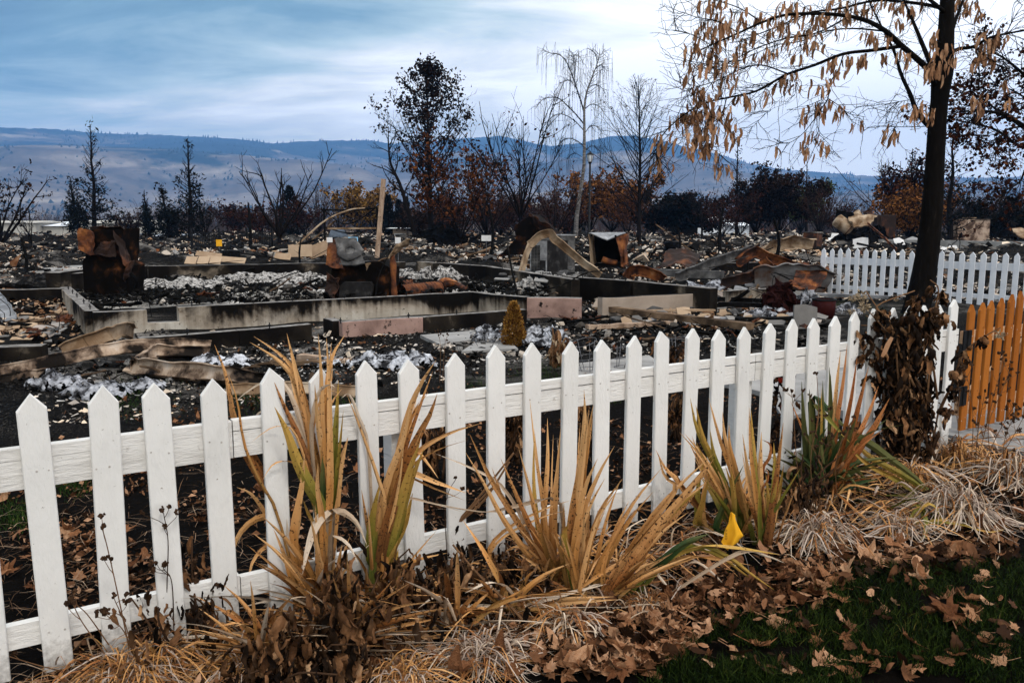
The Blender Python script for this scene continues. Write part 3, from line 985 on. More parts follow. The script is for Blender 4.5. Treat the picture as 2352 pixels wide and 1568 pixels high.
# --- the dark round-topped tree in the middle of the view
def oval_tree():
 rng = random.Random(21)
 Y = 58
 base = tbase(990, Y)
 H = height_at(985, 122, Y) * .90
 tr = trunkline(rng, base, H, (-.2, 0), .03)
 sh = lambda t: max(.10, ((t - .04) / .38 if t < .42 else 1 - (t - .42) / .64) ** .75)
 lv = grow(rng, tr, .24, [dict(n=52, ang=lambda t: 58 - 26 * t, len=.42, start=.18, trop=.10, wig=.10, k=5, rr=.42),
        dict(n=7, ang=42, len=.5, start=.2, trop=.08, wig=.14, k=4, rr=.5),
        dict(n=3, ang=40, len=.55, start=.25, trop=.04, wig=.18, k=3, rr=.5)], sh, H, 0)
 cx = base.x
 def mf(p):
  t = p.z / H
  warm = t < .56 + rng.gauss(0, .06) and p.x > cx - .3 + rng.gauss(0, .7)
  return (3 if rng.random() < .3 else 2) if warm else 1
 lo = [q for q in lv[3] if rng.random() < .74]
 plant_tree('broadleaf_tree', base, 'tall egg-shaped tree full of scorched black leaves turning rust brown low on one side', 'tree', None, lv, M['bark_far'], M['bark_far'],
    (tip_leaves(rng, [q for q in lo if mnoise.noise(q[0][0] * .55) > -.22], 6, .23, mf, .2, .1), [M['leaf_black'], M['leaf_rust'], M['leaf_red']]), 2)
oval_tree()
def leaning_companion():
 rng = random.Random(22)
 Y = 55
 b0 = tbase(955, Y)
 ctrl = [(955, 548), (935, 480), (915, 420), (893, 375), (886, 330), (884, 285)]
 tr = catmull([Vector((aty(x, y, Y).x, Y + .3 * i, aty(x, y, Y).z)) for i, (x, y) in enumerate(ctrl)], 10)
 ctrl2 = [(925, 450), (905, 425), (885, 400), (878, 392)]
 lv = grow(rng, tr, .17, [dict(n=15, ang=38, len=.34, start=.25, trop=.05, wig=.22, k=6, rr=.55), dict(n=5, ang=38, len=.45, trop=.05, wig=.2, k=4, rr=.5), dict(n=2, ang=40, len=.5, trop=0, wig=.2, k=3, rr=.5, rmin=.014)], lambda t: 1 - .5 * t, 7.5, 0)
 plant_tree('bare_tree', b0, 'bare crooked tree leaning away from the egg-shaped tree it stands against', 'tree', None, lv, M['bark_far'], M['bark_far'], None, 2)
leaning_companion()
def birch():
 rng = random.Random(23)
 Y = 62
 def W3(x, y, dy=0):
  p = aty(x, y, Y + dy)
  return p
 base = tbase(1322, Y)
 tr = catmull([base + Vector((0, 0, -.1)), W3(1324, 500), W3(1333, 440), W3(1341, 380), W3(1342, 300), W3(1342, 250), W3(1347, 215), W3(1359, 180), W3(1374, 140), W3(1378, 118)], 18)
 root = thing('weeping_birch', base, 'tall bare weeping birch with a white trunk and hanging twigs', 'tree')
 b = MB()
 k = len(tr) - 1
 b.tube(tr, [.20 - .18 * (i / k) ** .8 for i in range(k + 1)], 7)
 b.build('trunk', M['birch'], root, smooth=True)
 arms = [([(1343, 262), (1335, 235), (1325, 205), (1315, 175), (1300, 140), (1283, 125), (1262, 122), (1245, 112)], .075),
   ([(1341, 285), (1322, 262), (1300, 240), (1283, 226), (1262, 224), (1243, 232), (1230, 250)], .07),
   ([(1341, 300), (1318, 276), (1290, 262), (1268, 268), (1256, 285)], .05),
   ([(1341, 335), (1322, 322), (1300, 318), (1285, 330), (1272, 350)], .05),
   ([(1344, 250), (1358, 240), (1375, 244), (1388, 258)], .05),
   ([(1350, 205), (1365, 195), (1380, 200), (1390, 215)], .04),
   ([(1366, 160), (1380, 150), (1391, 160)], .03),
   ([(1341, 310), (1356, 290), (1372, 292), (1384, 308)], .04),
   ([(1322, 200), (1308, 185), (1290, 190), (1278, 205)], .03),
   ([(1315, 175), (1322, 150), (1318, 130), (1312, 118)], .03),
   ([(1340, 350), (1360, 335), (1376, 345)], .03),
   ([(1300, 140), (1310, 128), (1330, 130), (1342, 150)], .025),
   ([(1336, 360), (1318, 352), (1302, 366)], .03),
   ([(1374, 140), (1362, 118), (1350, 112)], .025), ([(1374, 140), (1384, 120), (1390, 112)], .02)]
 limbs, twigs = [], []
 for ci, (c, r) in enumerate(arms):
  dy = rng.uniform(-2.2, 2.2)
  pts = catmull([W3(x, y, dy * i / (len(c) - 1)) for i, (x, y) in enumerate(c)], 12)
  limbs.append((pts, r, .018))
  L = sum((pts[i + 1] - pts[i]).length for i in range(12))
  for j in range(int(L * 9)):
   p, d = on(pts, rng.uniform(.15, 1))
   dd = rotd(rng, d, R(rng.uniform(20, 80)))
   q = limb(rng, p, dd, rng.uniform(.3, 1.0), 3, .2, .02)
   h = limb(rng, q[-1], (q[-1] - q[-2]) * .5 + Vector((0, 0, -1)), rng.uniform(.7, 2.5), 5, .07, -.5)
   twigs.append((q + h[1:], .014, .006))
 for j in range(40):
  p, d = on(tr, rng.uniform(.62, .97))
  q = limb(rng, p, rotd(rng, d, R(60)), rng.uniform(.5, 1.4), 3, .15, .05)
  h = limb(rng, q[-1], Vector((rng.gauss(0, .2), rng.gauss(0, .2), -1)), rng.uniform(.8, 2.4), 5, .07, -.5)
  twigs.append((q + h[1:], .016, .006))
 b = MB()
 limbs_mesh(b, limbs, 4, 0)
 limbs_mesh(b, twigs, 3, 0)
 b.build('crown', [M['birch_twig']], root)
birch()
def bare_pyramid(px, top, Y, seed, label, group=None, wid=.3, dens=34, leafy=0, name='bare_tree', r=.17, start=.18, ang=62, lm=None, bark='bark_far', base_px=None, lean=0, twn=6):
 rng = random.Random(seed)
 base = tbase(base_px or px, Y)
 H = height_at(px, top, Y) * .95
 dx = aty(px, top, Y).x - base.x
 tr = trunkline(rng, base, H, (dx, 0), .025)
 sh = lambda t: max(.06, (1 - t) ** .62 * (1 if t > .25 else .75))
 lv = grow(rng, tr, r, [dict(n=dens, ang=lambda t: ang - 28 * t, len=wid, start=start, trop=.06, wig=.07, k=5, rr=.36), dict(n=twn, ang=42, len=.48, start=.15, trop=.05, wig=.12, k=3, rr=.45), dict(n=2, ang=40, len=.5, trop=.03, wig=.15, k=2, rr=.5, rmin=.010)], sh, H, 0)
 leaves = None
 if leafy:
  leaves = (tip_leaves(rng, [q for q in lv[3] if rng.random() < leafy], 2, .16, lambda p: 1, .1), [M[lm or 'leaf_black']])
 return plant_tree(name, base, label, 'tree', group, lv, M[bark], M[bark], leaves, 2)
bare_pyramid(1468, 165, 58, 24, 'bare pyramid-shaped tree just past the street lamp', None, .62, 64, .05, start=.16)
bare_pyramid(1693, 300, 75, 25, 'slim bare tree with sparse leaves rising behind the white farm building', None, .16, 30, .25, lm='leaf_rust')
bare_pyramid(1852, 355, 80, 26, 'thin bare sapling standing above the dull green bush', None, .20, 16, 0, ang=45)
bare_pyramid(2092, 330, 60, 27, 'small leafless tree half hidden by the leaning near trunk', None, .22, 26, .2)
def burnt_conifer(px, top, Y, seed, label, wid=.13, dens=46, tuft=.5, group='burnt conifers in front of the hills', fat=.0, r=.2):
 rng = random.Random(seed)
 base = tbase(px, Y)
 H = height_at(px, top, Y)
 tr = trunkline(rng, base, H, (rng.gauss(0, .2), 0), .04)
 sh = lambda t: max(.15, (1 - t) ** .6 * (1 if t > .12 else .7))
 lv = grow(rng, tr, r, [dict(n=dens, ang=lambda t: 96 - 60 * t, len=wid, start=.08, trop=.10, wig=.16, k=5, rr=.3), dict(n=5, ang=45, len=.42, start=.2, trop=.08, wig=.2, k=3, rr=.5)], sh, H, 0)
 low = [q for q in lv[2] if rng.random() < tuft * max(.05, 1.25 - q[0][0].z / H * 1.7)]
 return plant_tree('burnt_conifer', base, label, 'tree', group, lv, M['bark_far'], M['bark_far'], (tip_leaves(rng, low, 7, .3, lambda p: 1, .14, .1, .35), [M['needle']]), 2)
burnt_conifer(218, 286, 62, 31, 'tallest burnt conifer, a black spire with bare curling branches at the white building', .24, 64, .8)
burnt_conifer(437, 318, 62, 32, 'burnt conifer with a fork of bare spires above dark low foliage', .22, 70, .9)
burnt_conifer(185, 408, 75, 33, 'short dark conifer still in needles beside the tallest spire', .24, 60, 2.0)
burnt_conifer(345, 436, 70, 34, 'narrow dark conifer at the end of the white building', .13, 46, 2.0)
burnt_conifer(392, 425, 66, 35, 'broad dark conifer just by the forked burnt conifer', .28, 56, 2.0)
burnt_conifer(2182, 285, 50, 36, 'black burnt conifer with curling branches behind the leaning trunk', .24, 50, .35, None)
def cypress(px, top, Y, seed, w, label, group):
 rng = random.Random(seed)
 base = tbase(px, Y)
 H = height_at(px, top, Y)
 root = thing('cypress', base, label, 'tree', group)
 b = MB()
 b.tube([base + Vector((0, 0, -.1)), base + Vector((0, 0, H * .9))], [.16, .03], 6)
 b.build('trunk', M['bark_far'], root)
 b = MB()
 for i in range(int(H * 210)):
  t = rng.random() ** 1.2
  r = w * (1 - t) ** .7 * min(1, .5 + t * 5) * math.sqrt(rng.random()) * (1 + .3 * mnoise.noise(Vector((t * 6, seed, 0))))
  a = rng.uniform(0, 6.28)
  p = base + Vector((r * math.cos(a), r * math.sin(a), .15 + t * (H - .2)))
  b.leaf(p, .42 * rng.uniform(.6, 1.3), rng, 0, Vector((math.cos(a) * .5, math.sin(a) * .5, 1)), .4)
 b.build('crown', M['needle'], root)
for i, (px, top, w) in enumerate(((893, 452, .95), (917, 462, .8), (934, 455, .8))):
 cypress(px, top, 88, 40 + i, w, ('widest dark cypress next to the tilted post', 'shorter dark cypress between two others', 'dark cypress beside the egg-shaped tree')[i], 'dark cypresses behind the tilted post')
cypress(668, 432, 84, 44, 1.9, 'dark evergreen mass inside the bare upright branches', None)
cypress(1318, 455, 84, 45, 1.3, 'dark evergreen column behind the birch trunk', None)
def vase(px, top, Y, seed, label, nst=8, spread=35, leafy=0, lm='leaf_rust', name='bare_tree', stemr=.1, sub=5, twig='bark_far', trunk_h=.08, group=None, lsize=.2, cat='tree', lean=0, wig=.08, k2=3):
 rng = random.Random(seed)
 base = tbase(px, Y)
 H = height_at(px, top, Y)
 tr = [base + Vector((0, 0, -.1)), base + Vector((0, 0, H * trunk_h * .5)), base + Vector((.03 * H * lean, 0, H * trunk_h))]
 stems = []
 for i in range(nst):
  a = i * 2.4 + rng.uniform(-.4, .4)
  sp = R(spread * math.sqrt((i + .5) / nst) * rng.uniform(.8, 1.2))
  d = Vector((math.sin(sp) * math.cos(a), math.sin(sp) * math.sin(a), math.cos(sp)))
  L = H * (1 - trunk_h) * rng.uniform(.72, 1.04) / max(.6, math.cos(sp))
  stems.append((limb(rng, tr[-1 if trunk_h > .03 else 0], d, L, 7, wig, .03), stemr * rng.uniform(.6, 1.1), .02))
 l2 = []
 for pts, r, _ in stems:
  for j in range(sub):
   p, d = on(pts, rng.uniform(.25, .95))
   l2.append((limb(rng, p, rotd(rng, d, R(rng.uniform(18, 45))), H * rng.uniform(.12, .3), 4, .12, .06), max(.014, r * .4), .01))
 l3 = []
 for pts, r, _ in l2:
  for j in range(k2):
   p, d = on(pts, rng.uniform(.2, .95))
   l3.append((limb(rng, p, rotd(rng, d, R(rng.uniform(20, 50))), H * rng.uniform(.05, .14), 3, .15, .04), .012, .008))
 lv = [[(tr, stemr * 1.5, stemr * 1.1)], stems, l2, l3]
 leaves = None
 if leafy:
  leaves = (tip_leaves(rng, [q for q in l3 + l2 if rng.random() < min(1, leafy)], max(1, int(leafy * 3)), lsize, lambda p: 1 if rng.random() < .75 else 2, .2), [M[lm], M['leaf_black']])
 return plant_tree(name, base, label, cat, group, lv, M['bark_far'], M[twig], leaves, 2)
# burnt multi-stem tree, left of the middle
vase(642, 374, 46, 50, 'burnt bare tree of thick upright splayed stems around a dark evergreen', 9, 46, 0, stemr=.10, sub=4, trunk_h=.14, k2=2)
vase(1195, 250, 52, 51, 'many-stemmed bare tree with a few hanging rusty leaves before the birch', 11, 40, .22, stemr=.09, sub=6, trunk_h=.2, k2=3, lsize=.24)
vase(1118, 360, 56, 52, 'thicket of brown bare stems joined to the egg-shaped tree', 18, 38, .5, stemr=.06, sub=8, twig='bark_brown')
vase(1058, 345, 50, 53, 'rust-leaved ragged tree in front of the brown thicket', 10, 42, 2.2, 'leaf_rust', stemr=.07, sub=7, lsize=.24)
vase(1275, 400, 60, 54, 'thin brown bare stems at the foot of the birch', 12, 32, .1, stemr=.04, sub=6, twig='bark_brown')
vase(1405, 405, 86, 55, 'big round bush of orange brown leaves behind the street lamp', 22, 55, 3.4, 'leaf_orange', 'autumn_bush', .05, 7, 'bark_brown', lsize=.34, cat='bush')
vase(1355, 420, 90, 56, 'straw coloured upright twiggy tree behind the lamp post', 26, 34, .8, 'leaf_gold', 'bare_tree', .05, 6, 'bark_brown', lsize=.2)
vase(822, 436, 95, 57, 'round golden leaved tree on the valley floor', 14, 44, 2.6, 'leaf_gold', 'golden_tree', .07, 6, 'bark_brown', lsize=.34, group='golden trees behind the metal frame')
vase(860, 448, 92, 58, 'paler golden tree next to the tilted post', 14, 34, 2.0, 'leaf_gold', 'golden_tree', .06, 6, 'bark_brown', lsize=.3, group='golden trees behind the metal frame')
vase(1560, 462, 78, 59, 'low black rounded shrub left of the white farm building', 20, 70, 4.5, 'needle', 'dark_shrub', .06, 7, lsize=.34, cat='shrub')
vase(1612, 440, 70, 60, 'small flat-crowned bare tree in front of the white farm building', 7, 52, .1, stemr=.07, sub=5, trunk_h=.35)
vase(1735, 425, 76, 61, 'black leafy shrub tree beside the sparse slim tree', 20, 42, 4.0, 'leaf_black', 'dark_shrub', .06, 7, lsize=.28, cat='shrub')
vase(1790, 412, 74, 62, 'tall dark shrub with dense scorched leaves', 20, 42, 4.5, 'leaf_black', 'dark_shrub', .06, 7, lsize=.28, cat='shrub')
vase(1838, 425, 90, 63, 'dull green topped bush among dark shrubs', 16, 40, 3.0, 'leaf_green', 'green_bush', .05, 6, lsize=.3, cat='bush')
vase(1882, 430, 72, 64, 'fan of fine purplish bare stems beside the green bush', 24, 34, .3, 'leaf_red', 'bare_shrub', .035, 7, 'bark_brown', cat='shrub')
vase(2052, 372, 66, 65, 'bare pale round tree before the hills near the leaning trunk', 10, 50, .15, stemr=.07, sub=7, twig='bark_grey', trunk_h=.18, k2=4)
vase(2085, 395, 60, 66, 'dark red leaved tree just left of the leaning trunk', 14, 46, 3.2, 'leaf_red', 'scorched_tree', .07, 7, lsize=.26)
vase(2100, 440, 55, 67, 'low orange brown bush at the rusty tank pile', 16, 55, 3.0, 'leaf_orange', 'autumn_bush', .04, 6, lsize=.22, cat='bush')
vase(2245, 450, 70, 68, 'grey bare bush behind the scorched chimney block', 26, 48, .1, 'leaf_red', 'bare_shrub', .035, 7, 'bark_grey', cat='shrub')
vase(2330, 430, 64, 69, 'purplish grey bush at the picture edge past the chimney block', 26, 50, .4, 'leaf_red', 'bare_shrub', .035, 7, 'bark_grey', cat='shrub')
vase(2290, 478, 56, 70, 'low dark shrub right of the chimney block', 22, 65, 3.0, 'needle', 'dark_shrub', .04, 6, cat='shrub', lsize=.25)
vase(545, 478, 100, 71, 'round reddish brown bare bush out on the valley floor', 24, 60, 1.2, 'leaf_red', 'autumn_bush', .05, 7, 'bark_brown', lsize=.3, cat='bush')
vase(0, 405, 44, 72, 'black scorched tree cut by the left edge of the picture', 10, 50, .9, 'leaf_black', 'scorched_tree', .08, 6, k2=3, lsize=.2)
vase(70, 480, 50, 73, 'low tangle of black drooping branches before the white building', 7, 65, .0, 'leaf_black', 'bare_shrub', .03, 4, cat='shrub', wig=.2, k2=2)
vase(470, 470, 66, 74, 'dark bare scrub tree beside the forked burnt conifer', 12, 44, .5, 'leaf_black', 'bare_tree', .05, 6, k2=3)
vase(735, 430, 100, 75, 'fine grey bare tree standing behind the metal frame', 18, 34, 0, stemr=.05, sub=8, twig='bark_grey', k2=4)
vase(780, 455, 105, 76, 'faint grey bare tree left of the golden trees', 18, 40, 0, stemr=.05, sub=8, twig='bark_grey', k2=4)
vase(1010, 470, 80, 77, 'dull brown bush beneath the egg-shaped tree', 24, 50, .7, 'leaf_red', 'bare_shrub', .04, 7, 'bark_brown', cat='shrub')
vase(1150, 455, 78, 80, 'dark brown scrub behind the black ash mound', 26, 55, 1.2, 'leaf_red', 'bare_shrub', .04, 7, 'bark_brown', cat='shrub')
vase(1228, 470, 82, 81, 'purplish bare scrub right behind the torn rusty tent of sheet', 26, 50, .2, 'leaf_red', 'bare_shrub', .04, 8, 'bark_grey', cat='shrub')
vase(1500, 470, 84, 82, 'brown leafless scrub between the pyramid tree and black shrub', 26, 52, 1.0, 'leaf_rust', 'bare_shrub', .04, 7, 'bark_brown', cat='shrub')
for i, (px, top, lm) in enumerate(((960, 478, 'leaf_black'), (1000, 462, 'leaf_rust'), (1040, 470, 'leaf_red'), (1085, 455, 'leaf_rust'), (1170, 450, 'leaf_red'), (1215, 458, 'leaf_red'), (1255, 462, 'leaf_rust'), (1300, 455, 'leaf_red'), (1440, 452, 'leaf_rust'), (1530, 470, 'leaf_red'), (1660, 460, 'leaf_red'), (1700, 450, 'leaf_black'), (1920, 478, 'leaf_red'), (600, 480, 'leaf_red'), (700, 470, 'leaf_red'), (300, 490, 'leaf_black'), (2300, 455, 'leaf_red'), (2215, 462, 'leaf_red'))):
 vase(px, top, 66 + (i * 7) % 22, 300 + i, 'burnt brown bush in the scrub line beneath the bare trees', 16, 55, 1.3, lm, 'burnt_bush', .035, 6, 'bark_brown', lsize=.22, cat='bush', group='burnt bushes in the scrub line', wig=.13)
def far_woods():
 rng = random.Random(91)
 b = MB()
 for i in range(1500):
  Y = rng.uniform(150, 520)
  px = rng.uniform(-250, 2600)
  if px < 350 and Y < 260:
   continue
  base = tbase(px, Y)
  base.z = ground_z(base.x, base.y)
  d = .5 + .5 * mnoise.noise(Vector((px * .006, Y * .01, 3)))
  h = (2.6 + rng.uniform(2.5, 9)) * (.45 + d)
  m = 0 if rng.random() < .55 else (1 if rng.random() < .6 else 2)
  for s in range(7):
   q = limb(rng, base + Vector((rng.gauss(0, .6), rng.gauss(0, .6), 0)), Vector((rng.gauss(0, .28), rng.gauss(0, .28), 1)), h * rng.uniform(.6, 1), 4, .1, .05)
   b.tube(q, [.10, .07, .05, .03, .02], 3, m, cap=False)
   for _ in range(5):
    p, dd = on(q, rng.uniform(.2, .95))
    b.tube(limb(rng, p, rotd(rng, dd, R(35)), h * .25, 2, .15, .08), [.05, .03, .015], 3, m, cap=False)
  if rng.random() < .22:
   for _ in range(60):
    a = rng.uniform(0, 6.28)
    r = h * .34 * math.sqrt(rng.random())
    b.leaf(base + Vector((r * math.cos(a), r * math.sin(a), h * rng.uniform(.05, .8))), .7, rng, 3 if rng.random() < .7 else 4)
 tag(b.build('valley_woodland', [M['bark_grey'], M['bark_brown'], M['bark_far'], M['needle'], M['leaf_rust']]), None, None, kind='stuff')
far_woods()
# --- the leaning tree with hanging seed pods, close by
def pod_tree():
 rng = random.Random(77)
 Y = 13.6
 root = thing('pod_tree', aty(2105, 715, Y) * 1.0, 'leaning dark-trunked tree hung with clusters of tan seed pods', 'tree')
 root.location = (root.location.x, root.location.y, 0)
 def P(c, off):
  n = len(c) - 1
  return [aty(x, y, Y + off * i / n) for i, (x, y) in enumerate(c)]
 trunk = catmull(P([(2098, 735), (2110, 690), (2124, 620), (2134, 550), (2142, 470), (2146, 401), (2150, 330), (2153, 281), (2158, 230), (2162, 190), (2168, 150), (2172, 90), (2175, 20), (2178, -70)], 0), 26)
 wpx = np.interp(np.linspace(0, 1, 27), [0, .1, .2, .4, .62, .72, .82, 1], [70, 60, 54, 44, 40, 48, 40, 28])
 b = MB()
 b.tube(trunk, [w * .46 * Y / F for w in wpx], 12)
 rr = lambda w: w / 2 * Y / F
 arms = [  # control points in the picture, start width, depth change at the tip
  ([(2148, 190), (2142, 160), (2126, 120), (2098, 52), (2076, 0), (2060, -50)], 19, 1.2),
  ([(2152, 205), (2138, 168), (2106, 136), (2066, 102), (2034, 72), (1990, 48), (1950, 38), (1890, 32), (1810, 34), (1750, 52), (1697, 76), (1633, 104), (1590, 125)], 17, -1.5),
  ([(2072, 106), (2002, 116), (1938, 124), (1870, 150), (1810, 170), (1770, 192), (1730, 212), (1669, 225), (1625, 235), (1581, 257), (1541, 289), (1517, 317)], 9, -.9),
  ([(2150, 300), (2130, 285), (2106, 257), (2090, 216), (2070, 172), (2054, 120), (2030, 72), (2006, 24), (1985, -20)], 17, 1.6),
  ([(2170, 40), (2162, 20), (2090, 6), (2010, 2), (1930, 20), (1860, 30), (1790, 60), (1700, 95)], 10, 1.0),
  ([(2166, 180), (2189, 120), (2235, 108), (2271, 88), (2311, 78), (2370, 68), (2440, 60)], 11, -1.0),
  ([(2175, 110), (2190, 60), (2212, 0), (2225, -50)], 15, .8),
  ([(2172, 30), (2120, -10), (2060, -30), (1950, -30)], 10, -1.6),
  ([(2240, 108), (2247, 136), (2249, 180), (2247, 208)], 4, -.4)]
 limbs = []
 for c, w, off in arms:
  pts = catmull(P(c, off), 4 * len(c))
  k = len(pts) - 1
  limbs.append((pts, rr(w), rr(2.2)))
  b.tube(pts, [rr(w) + (rr(2.2) - rr(w)) * (i / k) ** .7 for i in range(k + 1)], 7)
 b.build('trunk', M['bark'], root, smooth=True)
 fine = [([(1938, 124), (1926, 160), (1906, 192), (1902, 225), (1882, 257), (1846, 305), (1810, 329), (1784, 321)], 3.2, -.2, -.4),
   ([(1900, 225), (1930, 245), (1950, 261), (1986, 269)], 1.8, -.5, -.6), ([(1882, 257), (1880, 300), (1870, 322), (1895, 326)], 1.8, -.5, -.5),
   ([(1810, 170), (1750, 150), (1700, 160), (1650, 185), (1600, 200), (1560, 215)], 3.5, -.4, -1.0),
   ([(1950, 38), (1880, 75), (1800, 90), (1730, 115), (1660, 150), (1600, 160)], 4, -.6, -1.8),
   ([(2034, 72), (1960, 66), (1900, 72), (1840, 95), (1780, 105), (1700, 140), (1640, 170)], 4, -.3, .8),
   ([(1669, 225), (1660, 255), (1640, 280), (1610, 300), (1590, 340)], 2.6, -.8, -1.1), ([(1625, 235), (1620, 280), (1625, 330), (1660, 360)], 2.2, -.8, -.5),
   ([(1697, 76), (1650, 50), (1600, 40), (1568, 28)], 2.6, -1.2, -1.5), ([(1633, 104), (1590, 80), (1545, 70)], 2, -1.4, -1.7),
   ([(1750, 52), (1700, 20), (1640, 0), (1590, -10)], 3, -1.1, -1.0), ([(1870, 150), (1820, 200), (1760, 260), (1720, 300)], 0.1, -.4, -.4),
   ([(1625, 235), (1590, 215), (1560, 190)], 2, -.8, -1.2), ([(2120, 225), (2060, 235), (2005, 250)], 1.6, .1, -.5), ([(1517, 317), (1500, 350), (1505, 390)], 1.5, -.9, -.9),
   ([(2271, 88), (2300, 120), (2310, 160)], 2.2, -.5, -.6), ([(2235, 108), (2280, 140), (2330, 150)], 2.2, -.4, -1), ([(2311, 78), (2330, 40), (2350, 10)], 2.2, -.7, -.9),
   ([(2150, 290), (2080, 292), (2040, 290)], 1.6, 0, -.4), ([(1538, 290), (1510, 330), (1508, 375)], 1.3, -.9, -1.0)]
 tw = []
 fl = []
 for c, w, o0, o1 in fine:
  n = len(c) - 1
  pts = catmull([aty(x, y, Y + o0 + (o1 - o0) * i / n) for i, (x, y) in enumerate(c)], 5 * n)
  fl.append((pts, rr(w), rr(1.1)))
 tw += fl
 src = [(l, 1.0) for l in limbs] + [(l, 1.4) for l in fl]
 t1 = []
 for (pts, ra, rb), dens in src:
  L = sum((pts[i + 1] - pts[i]).length for i in range(len(pts) - 1))
  for j in range(int(L * 11 * dens)):
   p, d = on(pts, rng.uniform(.22, 1))
   dd = rotd(rng, d, R(rng.uniform(30, 70)))
   q = limb(rng, p, dd, rng.uniform(.2, .75), 4, .22, -.02)
   t1.append((q, .0058, .0032))
 t2 = []
 for pts, ra, rb in t1:
  for j in range(rng.choice((1, 2, 2, 3))):
   p, d = on(pts, rng.uniform(.3, 1))
   t2.append((limb(rng, p, rotd(rng, d, R(rng.uniform(25, 60))), rng.uniform(.1, .35), 3, .25, -.05), .0036, .002))
 b = MB()
 limbs_mesh(b, tw, 5)
 limbs_mesh(b, t1, 3)
 limbs_mesh(b, t2, 3)
 b.build('crown', [M['bark']], root, smooth=True)
 pc = '560,160,14 470,300,9 570,330,7 500,400,8 620,380,8 640,480,12 560,290,7 480,530,8 540,570,9 520,620,10 440,720,9 460,660,8 540,680,10 650,660,8 700,710,8 590,760,9 410,860,11 440,800,10 520,800,9 540,890,9 600,920,8 640,980,10 690,810,7 600,640,6 740,570,7 770,590,6 880,550,6 970,470,9 1040,460,9 1110,210,9 1060,310,8 1150,180,8 720,100,10 600,40,9 920,150,8 990,140,10 730,290,6 760,270,5 880,300,7 930,290,5 1150,280,5 1250,350,6 1430,350,8 1490,240,5 1560,340,5 1640,140,5 1380,50,7 1340,110,7 1300,10,7 1920,300,16 1880,380,12 1730,660,15 1820,650,6 1170,520,8 1220,480,5 1170,640,10 1200,610,8 1090,690,5 1270,660,3 1320,630,4 1390,740,2 1420,720,2 1130,790,7 1100,870,7 940,860,2 1190,850,4 1220,860,3 1580,780,7 1620,790,3 350,710,6 260,820,7 290,850,5 260,940,8 2020,60,8 2120,90,6 2110,220,7 2200,260,4 2110,570,8 2110,640,6 2250,590,4 1830,250,5 1990,10,6 2230,490,4 560,20,5 640,120,7 520,200,8 600,210,7 680,180,6 960,60,8 1040,60,7 1120,70,6 840,110,6 800,200,4 900,210,4 455,20,3 445,470,3 425,460,2 830,340,4 690,350,5 1000,230,6 490,560,6 420,690,7 480,760,7 500,850,6 560,720,6 630,720,5 570,800,5 1460,60,5 1540,30,5 1240,50,5 1180,110,5 1700,60,4 1750,20,4 2080,30,5'.split()
 allp = [p for l in limbs + fl for p in l[0]]
 arr = np.array([(p.x, p.y, p.z) for p in allp])
 pr = np.stack([arr[:, 0] / arr[:, 1], arr[:, 2] / arr[:, 1] - H0 / arr[:, 1]], 1)
 for _ in range(34):
  q = rng.choice([p for l in limbs + fl for p in l[0] if p.x > 5.2 and p.z > 4.0])
  d = q - Vector((0, 0, H0))
  f_ = d.y * CP - d.z * SP
  pc.append('%f,%f,5' % ((CX + F * d.x / f_ - 1408.75) / .401 + rng.gauss(0, 40), (CY - F * (d.y * SP + d.z * CP) / f_ + 8) / .401 + rng.uniform(0, 40)))
 b = MB()
 bs = MB()
 for c in pc:
  cx, cy, n = map(float, c.split(','))
  x, y = 1408.75 + .401 * cx, .401 * cy - 8
  if -60 < x - 2150 < 40 and y > 90:
   yy = Y - .45
  else:
   d = ray(x, y)
   q = np.array([d.x / d.y, d.z / d.y])
   yy = arr[np.argmin(((pr - q) ** 2).sum(1)), 1]
  top = aty(x, y, yy)
  n = int(n * 1.35)
  sp = .02 + .0055 * n
  for i in range(n):
   p = top + Vector((rng.gauss(0, sp), rng.gauss(0, sp * .8), rng.gauss(0, sp * .8)))
   L = rng.uniform(.12, .22)
   dv = Vector((rng.gauss(-.05, .16), rng.gauss(0, .16), -1)).normalized()
   cu = Vector((rng.gauss(0, .02), rng.gauss(0, .02), 0))
   ln = [p + dv * L * t + cu * math.sin(t * 3.1) for t in (0, .25, .5, .75, 1)]
   a = rng.uniform(0, 6.28)
   b.blade(ln, rng.uniform(.036, .055), Vector((math.cos(a), math.sin(a), 0)), 0, .12, lambda t: (.25 + .75 * math.sin(math.pi * min(1, .12 + t * .85)) ** .5) if t < 1 else .1)
   bs.tube([p + (top + Vector((0, 0, .05)) - p) * .9, p], .0022, 3, cap=False)
 b.build('seed_pods', [M['pod']], root)
 bs.build('pod_stalks', [M['bark']], root)
pod_tree()
